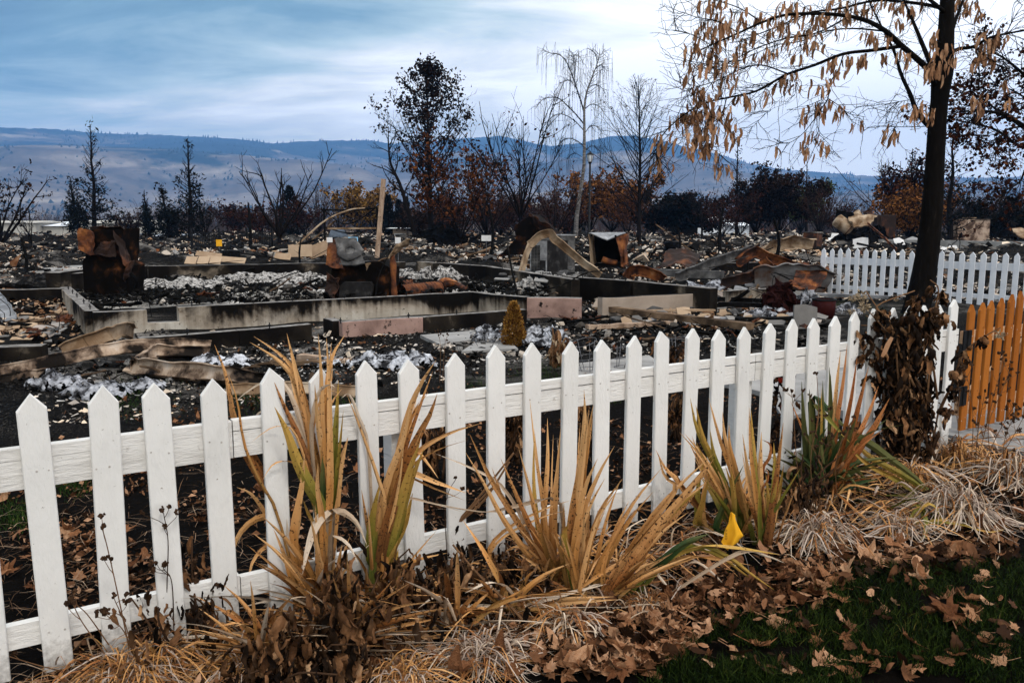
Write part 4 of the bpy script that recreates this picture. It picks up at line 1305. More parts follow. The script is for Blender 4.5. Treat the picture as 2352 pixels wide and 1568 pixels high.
# --- the dark red-leaved tree reaching in from the right
def red_tree():
 rng = random.Random(78)
 Y = 21.0
 base = tbase(2470, Y)
 root = thing('scorched_tree', base, 'big dark red leaved tree reaching into the view from the right edge', 'tree')
 arms = [([(2470, 560), (2462, 450), (2440, 380), (2400, 330), (2350, 290), (2300, 262), (2250, 255), (2205, 258)], 26, -1),
   ([(2440, 380), (2390, 345), (2340, 335), (2290, 300), (2240, 285), (2190, 275)], 12, 1),
   ([(2470, 420), (2440, 300), (2400, 220), (2350, 170), (2300, 130), (2270, 120)], 16, .5),
   ([(2400, 330), (2360, 380), (2340, 420), (2300, 440)], 8, -1.2), ([(2350, 290), (2310, 300), (2290, 340), (2285, 375)], 5, -1), ([(2470, 400), (2420, 330), (2380, 250), (2330, 210), (2280, 195)], 12, 1.5),
   ([(2300, 262), (2260, 230), (2220, 215), (2190, 215)], 5, -1)]
 b = MB()
 limbs = []
 rr = lambda w: w / 2 * Y / F
 for c, w, off in arms:
  n = len(c) - 1
  pts = catmull([aty(x, y, Y + off * i / n) for i, (x, y) in enumerate(c)], 4 * n)
  k = len(pts) - 1
  limbs.append((pts, rr(w), rr(2)))
  b.tube(pts, [rr(w) + (rr(2) - rr(w)) * (i / k) ** .8 for i in range(k + 1)], 6)
 b.build('trunk', M['bark'], root, smooth=True)
 b = MB()
 t1 = []
 for pts, ra, rb in limbs:
  L = sum((pts[i + 1] - pts[i]).length for i in range(len(pts) - 1))
  for j in range(int(L * 8)):
   p, d = on(pts, rng.uniform(.35, 1))
   t1.append((limb(rng, p, rotd(rng, d, R(rng.uniform(25, 70))), rng.uniform(.4, 1.1), 4, .2, -.02), .012, .005))
 t2 = []
 for pts, ra, rb in t1:
  for j in range(3):
   p, d = on(pts, rng.uniform(.2, 1))
   t2.append((limb(rng, p, rotd(rng, d, R(rng.uniform(25, 60))), rng.uniform(.2, .5), 3, .2, -.04), .007, .004))
 limbs_mesh(b, t1, 3)
 limbs_mesh(b, t2, 3)
 for pts, ra, rb in t2:
  if mnoise.noise(pts[0] * .9) < -.22:
   continue
  for j in range(rng.choice((4, 6, 8, 9))):
   p, d = on(pts, rng.uniform(.1, 1))
   b.leaf(p + Vector((rng.gauss(0, .05), rng.gauss(0, .05), rng.gauss(-.03, .05))), rng.uniform(.06, .13), rng, 1 if rng.random() < .75 else 2, asp=.85)
 b.build('crown', [M['bark'], M['leaf_red'], M['leaf_rust']], root)
red_tree()
# ------------------------------------------------------------------ burnt houses
HA = (at(1090, 672, .32) - at(215, 717, .32)).normalized()      # along the front wall of the near house
HB = Vector((-HA.y, HA.x, 0))
def wall(b, p0, p1, z0, z1, th, m_side=0, m_top=1, ztop1=None):
 p0, p1 = Vector(p0), Vector(p1)
 d = (p1 - p0)
 L = math.hypot(d.x, d.y)
 d = Vector((d.x / L, d.y / L, 0))
 n = Vector((-d.y, d.x, 0)) * th / 2
 k = max(2, int(L / .25))
 vs, zt = [], []
 for i in range(k + 1):
  t = i / k
  c = Vector((p0.x, p0.y, 0)) + d * L * t
  z = z1 + ((ztop1 - z1) * t if ztop1 is not None else 0) + .012 * mnoise.noise(Vector((c.x * 2, c.y * 2, 1)))
  vs += [c - n + Vector((0, 0, z0)), c - n + Vector((0, 0, z - .008)), c - n * .9 + Vector((0, 0, z)), c + n * .9 + Vector((0, 0, z)), c + n + Vector((0, 0, z - .008)), c + n + Vector((0, 0, z0))]
 fs, fm = [], []
 for i in range(k):
  for j in range(5):
   a = i * 6 + j
   fs.append((a, a + 6, a + 7, a + 1))
   fm.append(m_top if j == 2 else m_side)
 for f, q in zip(fs, fm):
  pass
 o = len(b.v)
 b.add(vs, fs + [(0, 1, 2, 3, 4, 5), tuple(reversed([k * 6 + j for j in range(6)]))], m_side)
 for i, q in enumerate(fm):
  b.m[len(b.m) - len(fm) - 2 + i] = q
def anchor_bolts(root, p0, p1, z, n, seed):
 rng = random.Random(seed)
 p0, p1 = Vector(p0), Vector(p1)
 for i in range(n):
  t = (i + .5) / n + rng.uniform(-.06, .06)
  p = p0.lerp(p1, t)
  p.z = z - .01
  b = MB()
  b.tube([p, p + Vector((0, 0, .085))], .008, 6)
  b.tube([p + Vector((0, 0, .045)), p + Vector((0, 0, .056))], .022, 6)
  b.build('anchor_bolt', M['black_metal'], root)
CM = [M['concrete'], M['concrete_top']]
CK = [M['concrete_black'], M['concrete_top']]
CP_ = [M['concrete_pink'], M['concrete_top']]
def near_foundation():
 O = at(213, 717, .32)
 O.z = 0
 E_ = at(1092, 672, .32)
 E_.z = 0
 root = thing('house_foundation', O, 'long grey concrete house foundation with soot stains, open notch and ash inside', 'foundation')
 L = (E_ - O).length
 q = lambda s, o=0.0: O + HA * s + HB * o
 n0 = (at(328, 706, .32) - O).dot(HA)
 n1 = (at(402, 704, .32) - O).dot(HA)
 for s0, s1, zt in ((0, n0, .32), (n0, n1, .13), (n1, L, .335)):
  b = MB()
  wall(b, q(s0), q(s1), -.15, zt, .17)
  b.build('wall', CM, root)
 Bk = at(150, 660, .32)
 Bk.z = 0
 b = MB()
 wall(b, q(.0, .09), Bk, -.15, .33, .2)
 b.build('wall', CM, root)
 Rr = at(1212, 684, .32)
 Rr.z = 0
 b = MB()
 wall(b, q(L - .03, -.08), Rr, -.15, .335, .17)
 b.build('wall', CM, root)
 Rq = at(1336, 684, .33)
 Rq.z = 0
 b = MB()
 wall(b, Rr, Rq, -.15, .33, .22)
 b.build('wall', CP_, root)
 anchor_bolts(root, q(n1), q(L), .335, 7, 3)
 anchor_bolts(root, q(0), Bk, .33, 5, 4)
 b = MB()
 wall(b, at(560, 690, .1), at(960, 676, .1), -.1, .16, .12)
 b.build('wall', CK, root)
 return O, E_, L
O_, E_, L_ = near_foundation()
def porch():
 A = at(318, 776, .2)
 root = thing('porch_footing', Vector((A.x, A.y, 0)), 'low blackened porch footing in front of the grey foundation, with one pinkish length', 'footing')
 c = [(318, 776), (545, 757), (712, 744), (782, 738), (968, 727), (1205, 710)]
 z = .2
 P = [at(x, y, z) for x, y in c]
 for i, mt in enumerate((CK, CK, None, CP_, CK)):
  if mt is None:
   continue
  b = MB()
  wall(b, P[i], P[i + 1] - (P[i + 1] - P[i]).normalized() * .01, -.1, z, .16)
  b.build('wall', mt, root)
 anchor_bolts(root, P[0], P[5], z, 6, 5)
 b = MB()
 wall(b, P[3] + HB * .09, P[3] + HB * .5, -.1, z, .16)
 b.build('wall', CK, root)
porch()
def simple_wall(label, pts, z, th, mats, z0=-.1, seed=0, name='house_foundation', bolts=0):
 P = [at(x, y, z) for x, y in pts]
 root = thing(name, Vector((P[0].x, P[0].y, 0)), label, 'foundation wall')
 for i in range(len(P) - 1):
  b = MB()
  d = (P[i + 1] - P[i]).normalized()
  wall(b, P[i] + d * .003 + (d * th / 2 if i else Vector()), P[i + 1], z0, z, th)
  b.build('wall', mats, root)
 if bolts:
  anchor_bolts(root, P[0], P[-1], z, bolts, seed)
 return root
simple_wall('blackened back wall of the near foundation, white ash lying along its top', [(172, 628), (330, 611), (930, 601)], .52, .18, CK)
simple_wall('smoke patched concrete wall with a pale bare spot, right of the bent rusty post', [(962, 600), (1120, 611), (1322, 641)], .50, .18, CK, bolts=4, seed=6)
simple_wall('long black concrete wall sloping away below the rusty cabinet', [(1296, 634), (1455, 645), (1640, 662)], .46, .18, CK, bolts=3, seed=7)
simple_wall('sooty wall stub at the left edge beyond the side wall of the foundation', [(-120, 668), (146, 662)], .34, .2, CK)
simple_wall('tan concrete wall with a black cap behind the broken pink slabs', [(1378, 683), (1616, 673)], .34, .16, [M['slab_tan'], M['char']] if 'slab_tan' in M else CM)
simple_wall('short tan wall piece beside the grey roof tiles', [(1668, 668), (1800, 660)], .3, .15, CM)
simple_wall('dark stub wall in the corner by the upright rusted stove', [(120, 626), (190, 618)], .5, .3, CK)
simple_wall('low grey block wall running behind the far picket fence', [(1960, 549), (2120, 551), (2420, 556)], .55, .25, [M['slab'], M['concrete_top']])
simple_wall('tan block wall behind the rusty bin crowned with debris', [(1790, 546), (1846, 548)], .55, .25, CM)
simple_wall('black wall under the loose tan panels in the middle of the rubble', [(1640, 604), (1760, 602), (1880, 610)], .42, .2, CK)
simple_wall('dark wall left of the crumpled rusty pan', [(900, 597), (760, 604)], .6, .2, CK)
simple_wall('low dark wall at the very left edge below the metal offcut', [(-60, 797), (102, 792)], .16, .22, CK)
def slab_thing(name, label, pts, z, th, mat, cat, group=None, tilt=None):
 P = [at(x, y, z) for x, y in pts]
 b = MB()
 b.prism(P, (0, 0, -th), (0, 0, 0))
 return tag(b.build(name, mat), label, cat, group)
slab_thing('concrete_slab', 'pale flat driveway slab far off beyond the charred pipe ends', [(1475, 541), (1680, 541), (1700, 553), (1470, 553)], .12, .14, M['slab'], 'slab')
slab_thing('concrete_slab', 'pale bare house slab at the left behind the sooty wall stub', [(40, 601), (190, 600), (190, 622), (50, 624)], .06, .1, M['slab'], 'slab')
slab_thing('paving_stone', 'flat grey paving slab lying in front of the pinkish footing', [(965, 769), (1085, 759), (1135, 772), (1010, 790)], .04, .05, M['slab'], 'paving slab')
slab_thing('paving_stone', 'sooty paving slab edge just left of the golden shrub', [(1090, 786), (1165, 780), (1190, 800), (1060, 806)], .04, .05, M['slab'], 'paving slab')
slab_thing('concrete_slab', 'light garden slab seen between pickets right of the golden shrub', [(1290, 838), (1490, 815), (1560, 862), (1340, 890)], .03, .06, M['slab'], 'slab')
slab_thing('concrete_slab', 'light garden slab inside the fence between the tomato vine and the dead tall plant', [(1740, 870), (1985, 830), (2040, 900), (1800, 960)], .03, .06, M['slab'], 'slab')
# ------------------------------------------------------------------ rubble scattered over the lots
def bx(px, py, rng, lo, hi, z=0.0):
 p = at(px, py, z)
 s = rng.uniform(lo, hi) * p.y / F
 return p, s
def in_poly(x, y, poly):
 c = False
 n = len(poly)
 j = n - 1
 for i in range(n):
  xi, yi = poly[i]
  xj, yj = poly[j]
  if (yi > y) != (yj > y) and x < (xj - xi) * (y - yi) / (yj - yi) + xi:
   c = not c
  j = i
 return c
def shard(b, c, s, rng, flat):
 n = rng.choice((3, 4, 4, 5))
 a0 = rng.uniform(0, 6.28)
 el = rng.uniform(.16, .95)
 poly = []
 for i in range(n):
  a = a0 + 6.283 * (i + rng.uniform(-.32, .32)) / n
  r = s * rng.uniform(.4, .85)
  poly.append((math.cos(a) * r, math.sin(a) * r * el))
 rz = rng.uniform(0, 6.28)
 M_ = Matrix.Rotation(rz, 3, 'Z') @ Matrix.Rotation(rng.gauss(0, .55), 3, 'X') @ Matrix.Rotation(rng.gauss(0, .4), 3, 'Y')
 h = s * flat * .5
 bend = s * rng.gauss(0, .12)
 top = [c + M_ @ Vector((x, y, h / 2 + (bend if k % 2 else 0))) for k, (x, y) in enumerate(poly)]
 bot = [c + M_ @ Vector((x * rng.uniform(.85, 1.1), y * rng.uniform(.85, 1.1), -h / 2)) for x, y in poly]
 b.add(bot + top, [tuple(reversed(range(n))), tuple(range(n, 2 * n))] + [(i, (i + 1) % n, n + (i + 1) % n, n + i) for i in range(n)])
def scatter(name, mat, regions, seed, z=.0, heap=0.0, relf=False):
 rng = random.Random(seed)
 b = MB()
 for poly, n, lo, hi, flat, zz in regions:
  xs = [p[0] for p in poly]
  ys = [p[1] for p in poly]
  k = 0
  tries = 0
  while k < n and tries < n * 30:
   tries += 1
   x, y = rng.uniform(min(xs), max(xs)), rng.uniform(min(ys), max(ys))
   if not in_poly(x, y, poly):
    continue
   p, s = bx(x, y, rng, lo, hi, zz)
   if p.y > 130 or p.y < 0:
    continue
   dn = mnoise.noise(Vector((p.x * .55, p.y * .55, seed)))
   if dn < rng.uniform(-.35, .15):
    continue
   s = min(s * (.5 + rng.random() ** 2), .5)
   hz = heap * max(0, mnoise.noise(Vector((p.x * .8, p.y * .8, seed + 3)))) * rng.random() + (relief(p.x, p.y) if relf else 0)
   p.z = zz + (ground_z(p.x, p.y) if zz == 0 else 0) + s * flat * .3 + hz
   shard(b, p, s, rng, flat * rng.uniform(.15, 1.1))
   k += 1
 return tag(b.build(name, mat), None, None, kind='stuff')
def relief(x, y):
 d = math.hypot(x, y)
 return max(0, mnoise.fractal(Vector((x * .42, y * .42, 6.6)), 1, 2, 4) + .08) * min(1, max(0, (d - 12) / 8)) * min(.75, .25 + d * .008)
def heap_patch(name, mat, poly, z, hmax, seed, res=46):
 rng = random.Random(seed)
 xs = [p[0] for p in poly]
 ys = [p[1] for p in poly]
 P = [at(x, y, z) for x, y in poly]
 gx = [p.x for p in P]
 gyy = [p.y for p in P]
 x0, x1, y0, y1 = min(gx), max(gx), min(gyy), max(gyy)
 n = res
 pl = [(p.x, p.y) for p in P]
 vs, ok = [], []
 for j in range(n + 1):
  for i in range(n + 1):
   x, y = x0 + (x1 - x0) * i / n, y0 + (y1 - y0) * j / n
   ins = in_poly(x, y, pl)
   h = z + hmax * (.35 + .65 * mnoise.fractal(Vector((x * 1.1, y * 1.1, seed)), 1, 2, 4)) + .03 * mnoise.noise(Vector((x * 7, y * 7, seed)))
   vs.append((x, y, h if ins else -.1))
   ok.append(ins)
 m = n + 1
 fs = [(j * m + i, j * m + i + 1, (j + 1) * m + i + 1, (j + 1) * m + i) for j in range(n) for i in range(n) if ok[j * m + i] or ok[j * m + i + 1] or ok[(j + 1) * m + i]]
 b = MB()
 b.add(vs, fs)
 return tag(b.build(name, mat, smooth=True), None, None, kind='stuff')
INSIDE = [(235, 708), (1085, 668), (1195, 680), (1320, 678), (1300, 648), (1100, 640), (930, 632), (330, 640), (200, 652), (170, 668)]
heap_patch('ash_bed', M['ash'], INSIDE, .03, .13, 3)
scatter('ash_rubble', M['ash'], [(INSIDE, 8500, 2.5, 9, .4, .14), (INSIDE, 420, 10, 26, .2, .16)], 31, heap=.16)
FAR = [(-60, 524), (2420, 524), (2420, 570), (1880, 600), (1650, 630), (1300, 620), (960, 600), (600, 596), (160, 610), (-60, 640)]
def rubble_bed():
 rng = random.Random(5)
 P = [at(x, y) for x, y in FAR] + [at(x, y) for x, y in [(1640, 640), (1900, 610)]]
 b = MB()
 x0, x1, y0, y1, n, m = -52, 52, 17.5, 78, 300, 190
 vs = []
 for j in range(m + 1):
  for i in range(n + 1):
   y = y0 + (y1 - y0) * (j / m) ** 1.5
   x = (x0 + (x1 - x0) * i / n) * (y / y1 * .85 + .15)
   h = relief(x, y) + .07 * mnoise.noise(Vector((x * 2.1, y * 2.1, 1))) + .04 * mnoise.noise(Vector((x * 5.1, y * 5.1, 1)))
   if x > 6 and y < 18.5 - (x - 6) * .3:
    h = -.1
   vs.append((x, y, h - .03 if 0 < j < m else -.1))
 q = n + 1
 b.add(vs, [(j * q + i, j * q + i + 1, (j + 1) * q + i + 1, (j + 1) * q + i) for j in range(m) for i in range(n)])
 tag(b.build('rubble_bed', M['soil']), None, None, kind='stuff')
rubble_bed()
scatter('rubble', M['rubble'], [(FAR, 17000, 2.5, 10, .4, 0), ([(900, 560), (1900, 545), (1900, 610), (1650, 640), (1300, 640), (1000, 600)], 8500, 3, 12, .35, 0), ([(-60, 600), (330, 600), (330, 640), (-60, 670)], 900, 4, 12, .5, 0),
        ([(1880, 548), (2420, 552), (2420, 700), (1880, 690)], 3800, 4, 14, .4, 0), ([(1300, 660), (1900, 600), (1900, 700), (1650, 760), (1340, 720)], 2600, 3, 13, .35, 0)], 32, heap=.2, relf=True)
scatter('warm_rubble', M['rubble_warm'], [([(-60, 690), (140, 680), (190, 780), (140, 800), (-60, 800)], 1100, 5, 22, .3, 0), ([(1640, 570), (1900, 560), (1900, 680), (1560, 650)], 900, 5, 16, .35, 0), ([(940, 545), (1250, 548), (1250, 605), (960, 600)], 700, 4, 14, .4, 0), ([(560, 560), (760, 560), (740, 600), (560, 600)], 400, 4, 13, .4, 0),
           ([(1340, 690), (1780, 660), (1840, 740), (1500, 780)], 700, 6, 22, .25, 0), (FAR, 2600, 3, 12, .3, 0), (FAR, 420, 13, 34, .1, 0), ([(900, 560), (1900, 545), (1900, 610), (1650, 640), (1300, 640), (1000, 600)], 420, 13, 36, .1, 0)], 33, heap=.15, relf=True)
YARD = [(500, 800), (1150, 735), (1700, 735), (1800, 790), (1300, 830), (900, 860), (480, 880)]
BACK = [(60, 900), (560, 830), (1000, 790), (1500, 740), (1860, 740), (1760, 800), (1300, 850), (900, 890), (500, 940), (60, 985)]
scatter('yard_rubble', M['rubble'], [(BACK, 1500, 3, 17, .25, 0), ([(480, 760), (1190, 716), (1250, 770), (900, 830), (520, 830)], 900, 4, 18, .25, 0)], 37)
scatter('yard_ash', M['ash'], [(YARD, 2600, 2.5, 10, .3, 0), (BACK, 900, 3, 12, .25, 0), ([(20, 830), (500, 830), (560, 900), (60, 900)], 500, 3, 10, .4, 0), ([(1260, 740), (1800, 745), (1760, 820), (1300, 810)], 700, 3, 10, .35, 0)], 34)
scatter('charcoal', M['char'], [(FAR, 3500, 4, 15, .8, 0)], 36, heap=.35, relf=True)
scatter('charcoal', M['char'], [(YARD, 1600, 4, 16, .35, 0), (FAR, 2500, 4, 14, .4, 0), (INSIDE, 2600, 4, 18, .5, .22), ([(-60, 690), (190, 690), (480, 800), (560, 900), (0, 900)], 1200, 5, 18, .35, 0), ([(1300, 700), (1900, 690), (1900, 800), (1300, 830)], 1600, 5, 22, .25, 0)], 35, heap=.1)
# ------------------------------------------------------------------ single pieces among the ruins
def N3(p, s, seed=0.0):
 return mnoise.noise(Vector((p[0] * s + seed, p[1] * s, p[2] * s)))
def crumple(P, nu, nv, amp, fs, seed):
 A, B, C, D = [Vector(q) for q in P]
 def fn(u, v):
  p = (A * (1 - u) + B * u) * (1 - v) + (D * (1 - u) + C * u) * v
  return p + (Vector((N3(p, fs, seed), N3(p, fs, seed + 7), N3(p, fs, seed + 13))) + Vector((N3(p, fs * 3.7, seed), N3(p, fs * 3.7, seed + 7), N3(p, fs * 3.7, seed + 13))) * .5) * amp * 1.25
 return fn
def flat_sheet(name, label, cat, pts, th, mat, amp=.04, fs=2.2, seed=1, group=None, nu=14, nv=10):
 b = MB()
 b.sheet(crumple(pts, nu, nv, amp, fs, seed), nu, nv, th)
 return tag(b.build(name, mat, loc=pts[0]), label, cat, group)
def strip(name, label, cat, ctrl, w, mat, th=.012, lip=.05, side=None, seed=1, amp=.02, group=None, n=26, tw=0.0):
 n = n * 2
 C_ = [Vector(q) for q in ctrl]
 pts = [on(C_, i / n)[0] * .8 + q * .2 for i, q in enumerate(catmull(ctrl, n))]
 b = MB()
 def fn(u, v):
  t = v * n
  i = min(int(t), n - 1)
  p = pts[i].lerp(pts[i + 1], t - i)
  d = (pts[i + 1] - pts[i]).normalized()
  s = Vector(side) if side is not None else UP
  s = (s - d * s.dot(d)).normalized()
  nn = d.cross(s)
  if tw:
   a = tw * v
   s, nn = s * math.cos(a) + nn * math.sin(a), nn * math.cos(a) - s * math.sin(a)
  prof = [(-.42, -1.3), (-.46, -.2), (-.46, .5), (-.44, .0), (.3, -.1), (.46, .0), (.5, .35), (.5, .55)] if side is not None else [(-.5, 1), (-.5, .45), (-.46, 0), (-.15, -.05), (.15, .05), (.46, 0), (.5, .45), (.5, 1)]
  q = prof[min(7, round(u * 7))]
  ww = w * (1 + .16 * mnoise.noise(Vector((v * 9, seed, u * 1.5))))
  r = p + s * q[0] * ww + nn * q[1] * lip * (1 + .4 * mnoise.noise(Vector((v * 9, seed, u * 3))))
  f1, f2 = .55 / w, 1.9 / w
  return r + (Vector((N3(r, f1, seed), N3(r, f1, seed + 5), N3(r, f1, seed + 9))) * .05 + Vector((N3(r, f2, seed), N3(r, f2, seed + 5), N3(r, f2, seed + 9))) * .035) * w + Vector((N3(r, 3, seed), N3(r, 3, seed + 5), N3(r, 3, seed + 9))) * amp
 b.sheet(fn, 7, n, th)
 return tag(b.build(name, mat, loc=ctrl[0]), label, cat, group)
def P_(x, y, Y):
 return aty(x, y, Y)
# upright torn stove / furnace at the left inside the foundation
def torn_furnace():
 Y = 15.6
 base = at(232, 690, .1)
 Y = base.y
 root = thing('burnt_furnace', base, 'tall black burnt furnace casing with an orange rust flap and a flaring torn flange', 'furnace')
 b = MB()
 c = [(196, 688), (292, 688), (296, 610), (280, 600), (284, 525), (198, 527), (198, 590), (190, 600)]
 P = [P_(x, y, Y) for x, y in c]
 b.prism(P, (0, -.02, 0), (.05, .55, 0))
 b.build('casing', M['soot_rust'], root)
 b = MB()
 b.sheet(crumple([P_(180, 525, Y - .1), P_(214, 533, Y - .25), P_(214, 583, Y - .22), P_(182, 576, Y - .1)], 10, 10, .05, 3, 2), 10, 10, .012)
 b.build('rust_flap', M['rust'], root)
 b = MB()
 b.sheet(crumple([P_(262, 532, Y - .15), P_(284, 545, Y - .05), P_(306, 602, Y + .1), P_(288, 610, Y - .2)], 8, 14, .05, 3, 4), 8, 14, .014)
 b.sheet(crumple([P_(288, 606, Y - .2), P_(306, 600, Y + .1), P_(286, 650, Y), P_(276, 640, Y - .15)], 8, 10, .05, 3, 5), 8, 10, .014)
 b.build('flange', M['rust_dark'], root)
 b = MB()
 b.sheet(crumple([P_(228, 552, Y - .06), P_(266, 556, Y - .06), P_(262, 590, Y - .12), P_(214, 585, Y - .12)], 10, 8, .05, 4, 6), 10, 8, .012)
 b.sheet(crumple([P_(210, 527, Y + .5), P_(284, 525, Y + .5), P_(280, 520, Y + .1), P_(206, 522, Y + .1)], 10, 4, .03, 4, 8), 10, 4, .012)
 b.build('front_panel', M['rust_dark'], root)
 b = MB()
 for x, y, r in ((300, 628, .1), (272, 662, .08)):
  p = P_(x, y, Y - .2)
  b.tube(catmull([p, p + Vector((.1, 0, -.12)), p + Vector((.05, .05, -.3))], 8), .035, 7)
 b.build('flue_pipe', M['soot'], root)
torn_furnace()
# machine with a ring-shaped drum
def drum_machine():
 base = at(830, 690, .1)
 Y = base.y
 root = thing('burnt_appliance', base, 'burnt box appliance with a tilted grey panel, round drum ring and rusty side fin', 'appliance')
 b = MB()
 P = [P_(x, y, Y) for x, y in [(756, 688), (892, 684), (896, 615), (870, 600), (762, 606)]]
 b.prism(P, (0, 0, 0), (.1, .6, 0))
 b.build('casing', M['soot_rust'], root)
 A, B, C, D = P_(768, 549, Y + .28), P_(820, 547, Y + .30), P_(838, 606, Y - .12), P_(782, 610, Y - .12)
 b = MB()
 b.sheet(crumple([A, B, C, D], 12, 12, .02, 4, 2), 12, 12, .03)
 b.build('tilted_panel', M['galv_dark'], root)
 ax = (B - A).cross(D - A).normalized()
 if ax.y > 0:
  ax = -ax
 c = (A + B + C + D) / 4 + ax * .035 + Vector((.02, 0, -.01))
 b = MB()
 b.lathe(c, [(.105, -.03), (.225, -.02), (.235, .02), (.21, .045), (.15, .05), (.105, .035), (.09, 0), (.09, -.06)], 26, 0, ax, lambda i, j: .05 * math.sin(j * 1.3 + i))
 b.build('drum_ring', M['galv_dark'], root, smooth=True)
 b = MB()
 b.sheet(crumple([P_(757, 549, Y + .25), P_(768, 549, Y + .22), P_(786, 616, Y - .2), P_(747, 612, Y + .1)], 8, 12, .04, 3, 7), 8, 12, .018)
 b.build('side_fin', M['rust'], root)
 b = MB()
 b.sheet(crumple([P_(840, 606, Y - .05), P_(893, 592, Y + .2), P_(880, 604, Y + .4), P_(842, 622, Y)], 10, 6, .03, 3, 9), 10, 6, .014)
 b.build('bent_lid', M['rust_tan'], root)
 b = MB()
 q = [P_(x, y, Y - .18) for x, y in [(778, 684), (852, 684), (856, 656), (850, 648), (790, 648), (780, 656)]]
 b.prism(q, (0, 0, 0), (0, .2, 0))
 b.build('burner_box', M['soot_grey'], root)
 b = MB()
 b.sheet(crumple([P_(748, 620, Y - .25), P_(782, 640, Y - .25), P_(770, 690, Y - .3), P_(745, 680, Y - .25)], 10, 12, .06, 4, 12), 10, 12, .012)
 b.build('torn_side', M['rust_dark'], root)
M['galv_dark'] = pm('ash_grey_scorched_steel', [(0, (.012, .011, .011)), (.5, (.065, .063, .062)), (.8, (.15, .145, .14)), (1, (.20, .11, .06))], 5, 8, .75, .5, 26, .01)
M['soot_grey'] = pm('dusty_soot', [(0, (.004, .004, .004)), (.6, (.018, .017, .017)), (1, (.075, .072, .07))], 6, 6, .8, .4, 26, .01)
drum_machine()
def bent_post():
 base = at(905, 690, .1)
 Y = base.y
 root = thing('bent_pipe', base, 'rusty upright pipe whose crumpled sheet head bends over to the right', 'pipe')
 b = MB()
 b.tube(catmull([P_(907, 692, Y), P_(904, 650, Y), P_(903, 610, Y), P_(900, 585, Y)], 12), [.055 + .008 * math.sin(i) for i in range(13)], 9)
 b.build('shaft', M['rust'], root, smooth=True)
 b = MB()
 b.sheet(crumple([P_(893, 590, Y - .1), P_(908, 560, Y - .12), P_(938, 552, Y - .1), P_(936, 566, Y + .12)], 8, 10, .04, 4, 3), 8, 10, .014)
 b.sheet(crumple([P_(893, 590, Y - .1), P_(904, 592, Y + .1), P_(916, 572, Y + .12), P_(908, 560, Y - .12)], 6, 6, .03, 4, 4), 6, 6, .014)
 b.build('folded_head', M['rust_tan'], root)
 b = MB()
 b.box(at(912, 660, .15) + Vector((0, 0, .08)), (.08, .05, .34))
 b.build('bracket', M['rust'], root)
bent_post()
def duct():
 a, c = at(920, 672, .22), at(1008, 663, .22)
 root = thing('rusted_duct', a, 'fallen ribbed rusty duct with black open end and elbow behind the foundation wall', 'duct')
 b = MB()
 n = 40
 b.tube([a.lerp(c, i / n) for i in range(n + 1)], [.145 + .012 * (i % 3 == 0) for i in range(n + 1)], 14, cap=False)
 b.build('ribbed_tube', M['rust'], root)
 b = MB()
 ax = (c - a).normalized()
 b.lathe(c, [(.155, -.02), (.16, .01), (.135, .015), (.13, -.12), (.0, -.13)], 18, 0, ax)
 b.build('open_end', M['soot'], root)
 b = MB()
 P = [c + Vector((.0, .15, .02)), at(1022, 650, .32), at(1040, 651, .30), at(1072, 665, .22)]
 b.tube(catmull(P, 16), [.11, .12, .12, .12, .12, .115, .11, .10, .10, .09, .085, .08, .07, .065, .06, .055, .05], 12)
 b.build('elbow', M['rust'], root, smooth=True)
duct()
pp = at(880, 676, .2)
flat_sheet('rust_plate', 'bright rusty orange plate leaning up beside the bent pipe', 'metal plate', [P_(862, 680, pp.y), P_(884, 645, pp.y + .1), P_(898, 660, pp.y + .1), P_(878, 682, pp.y)], .06, M['rust_tan'], .02)
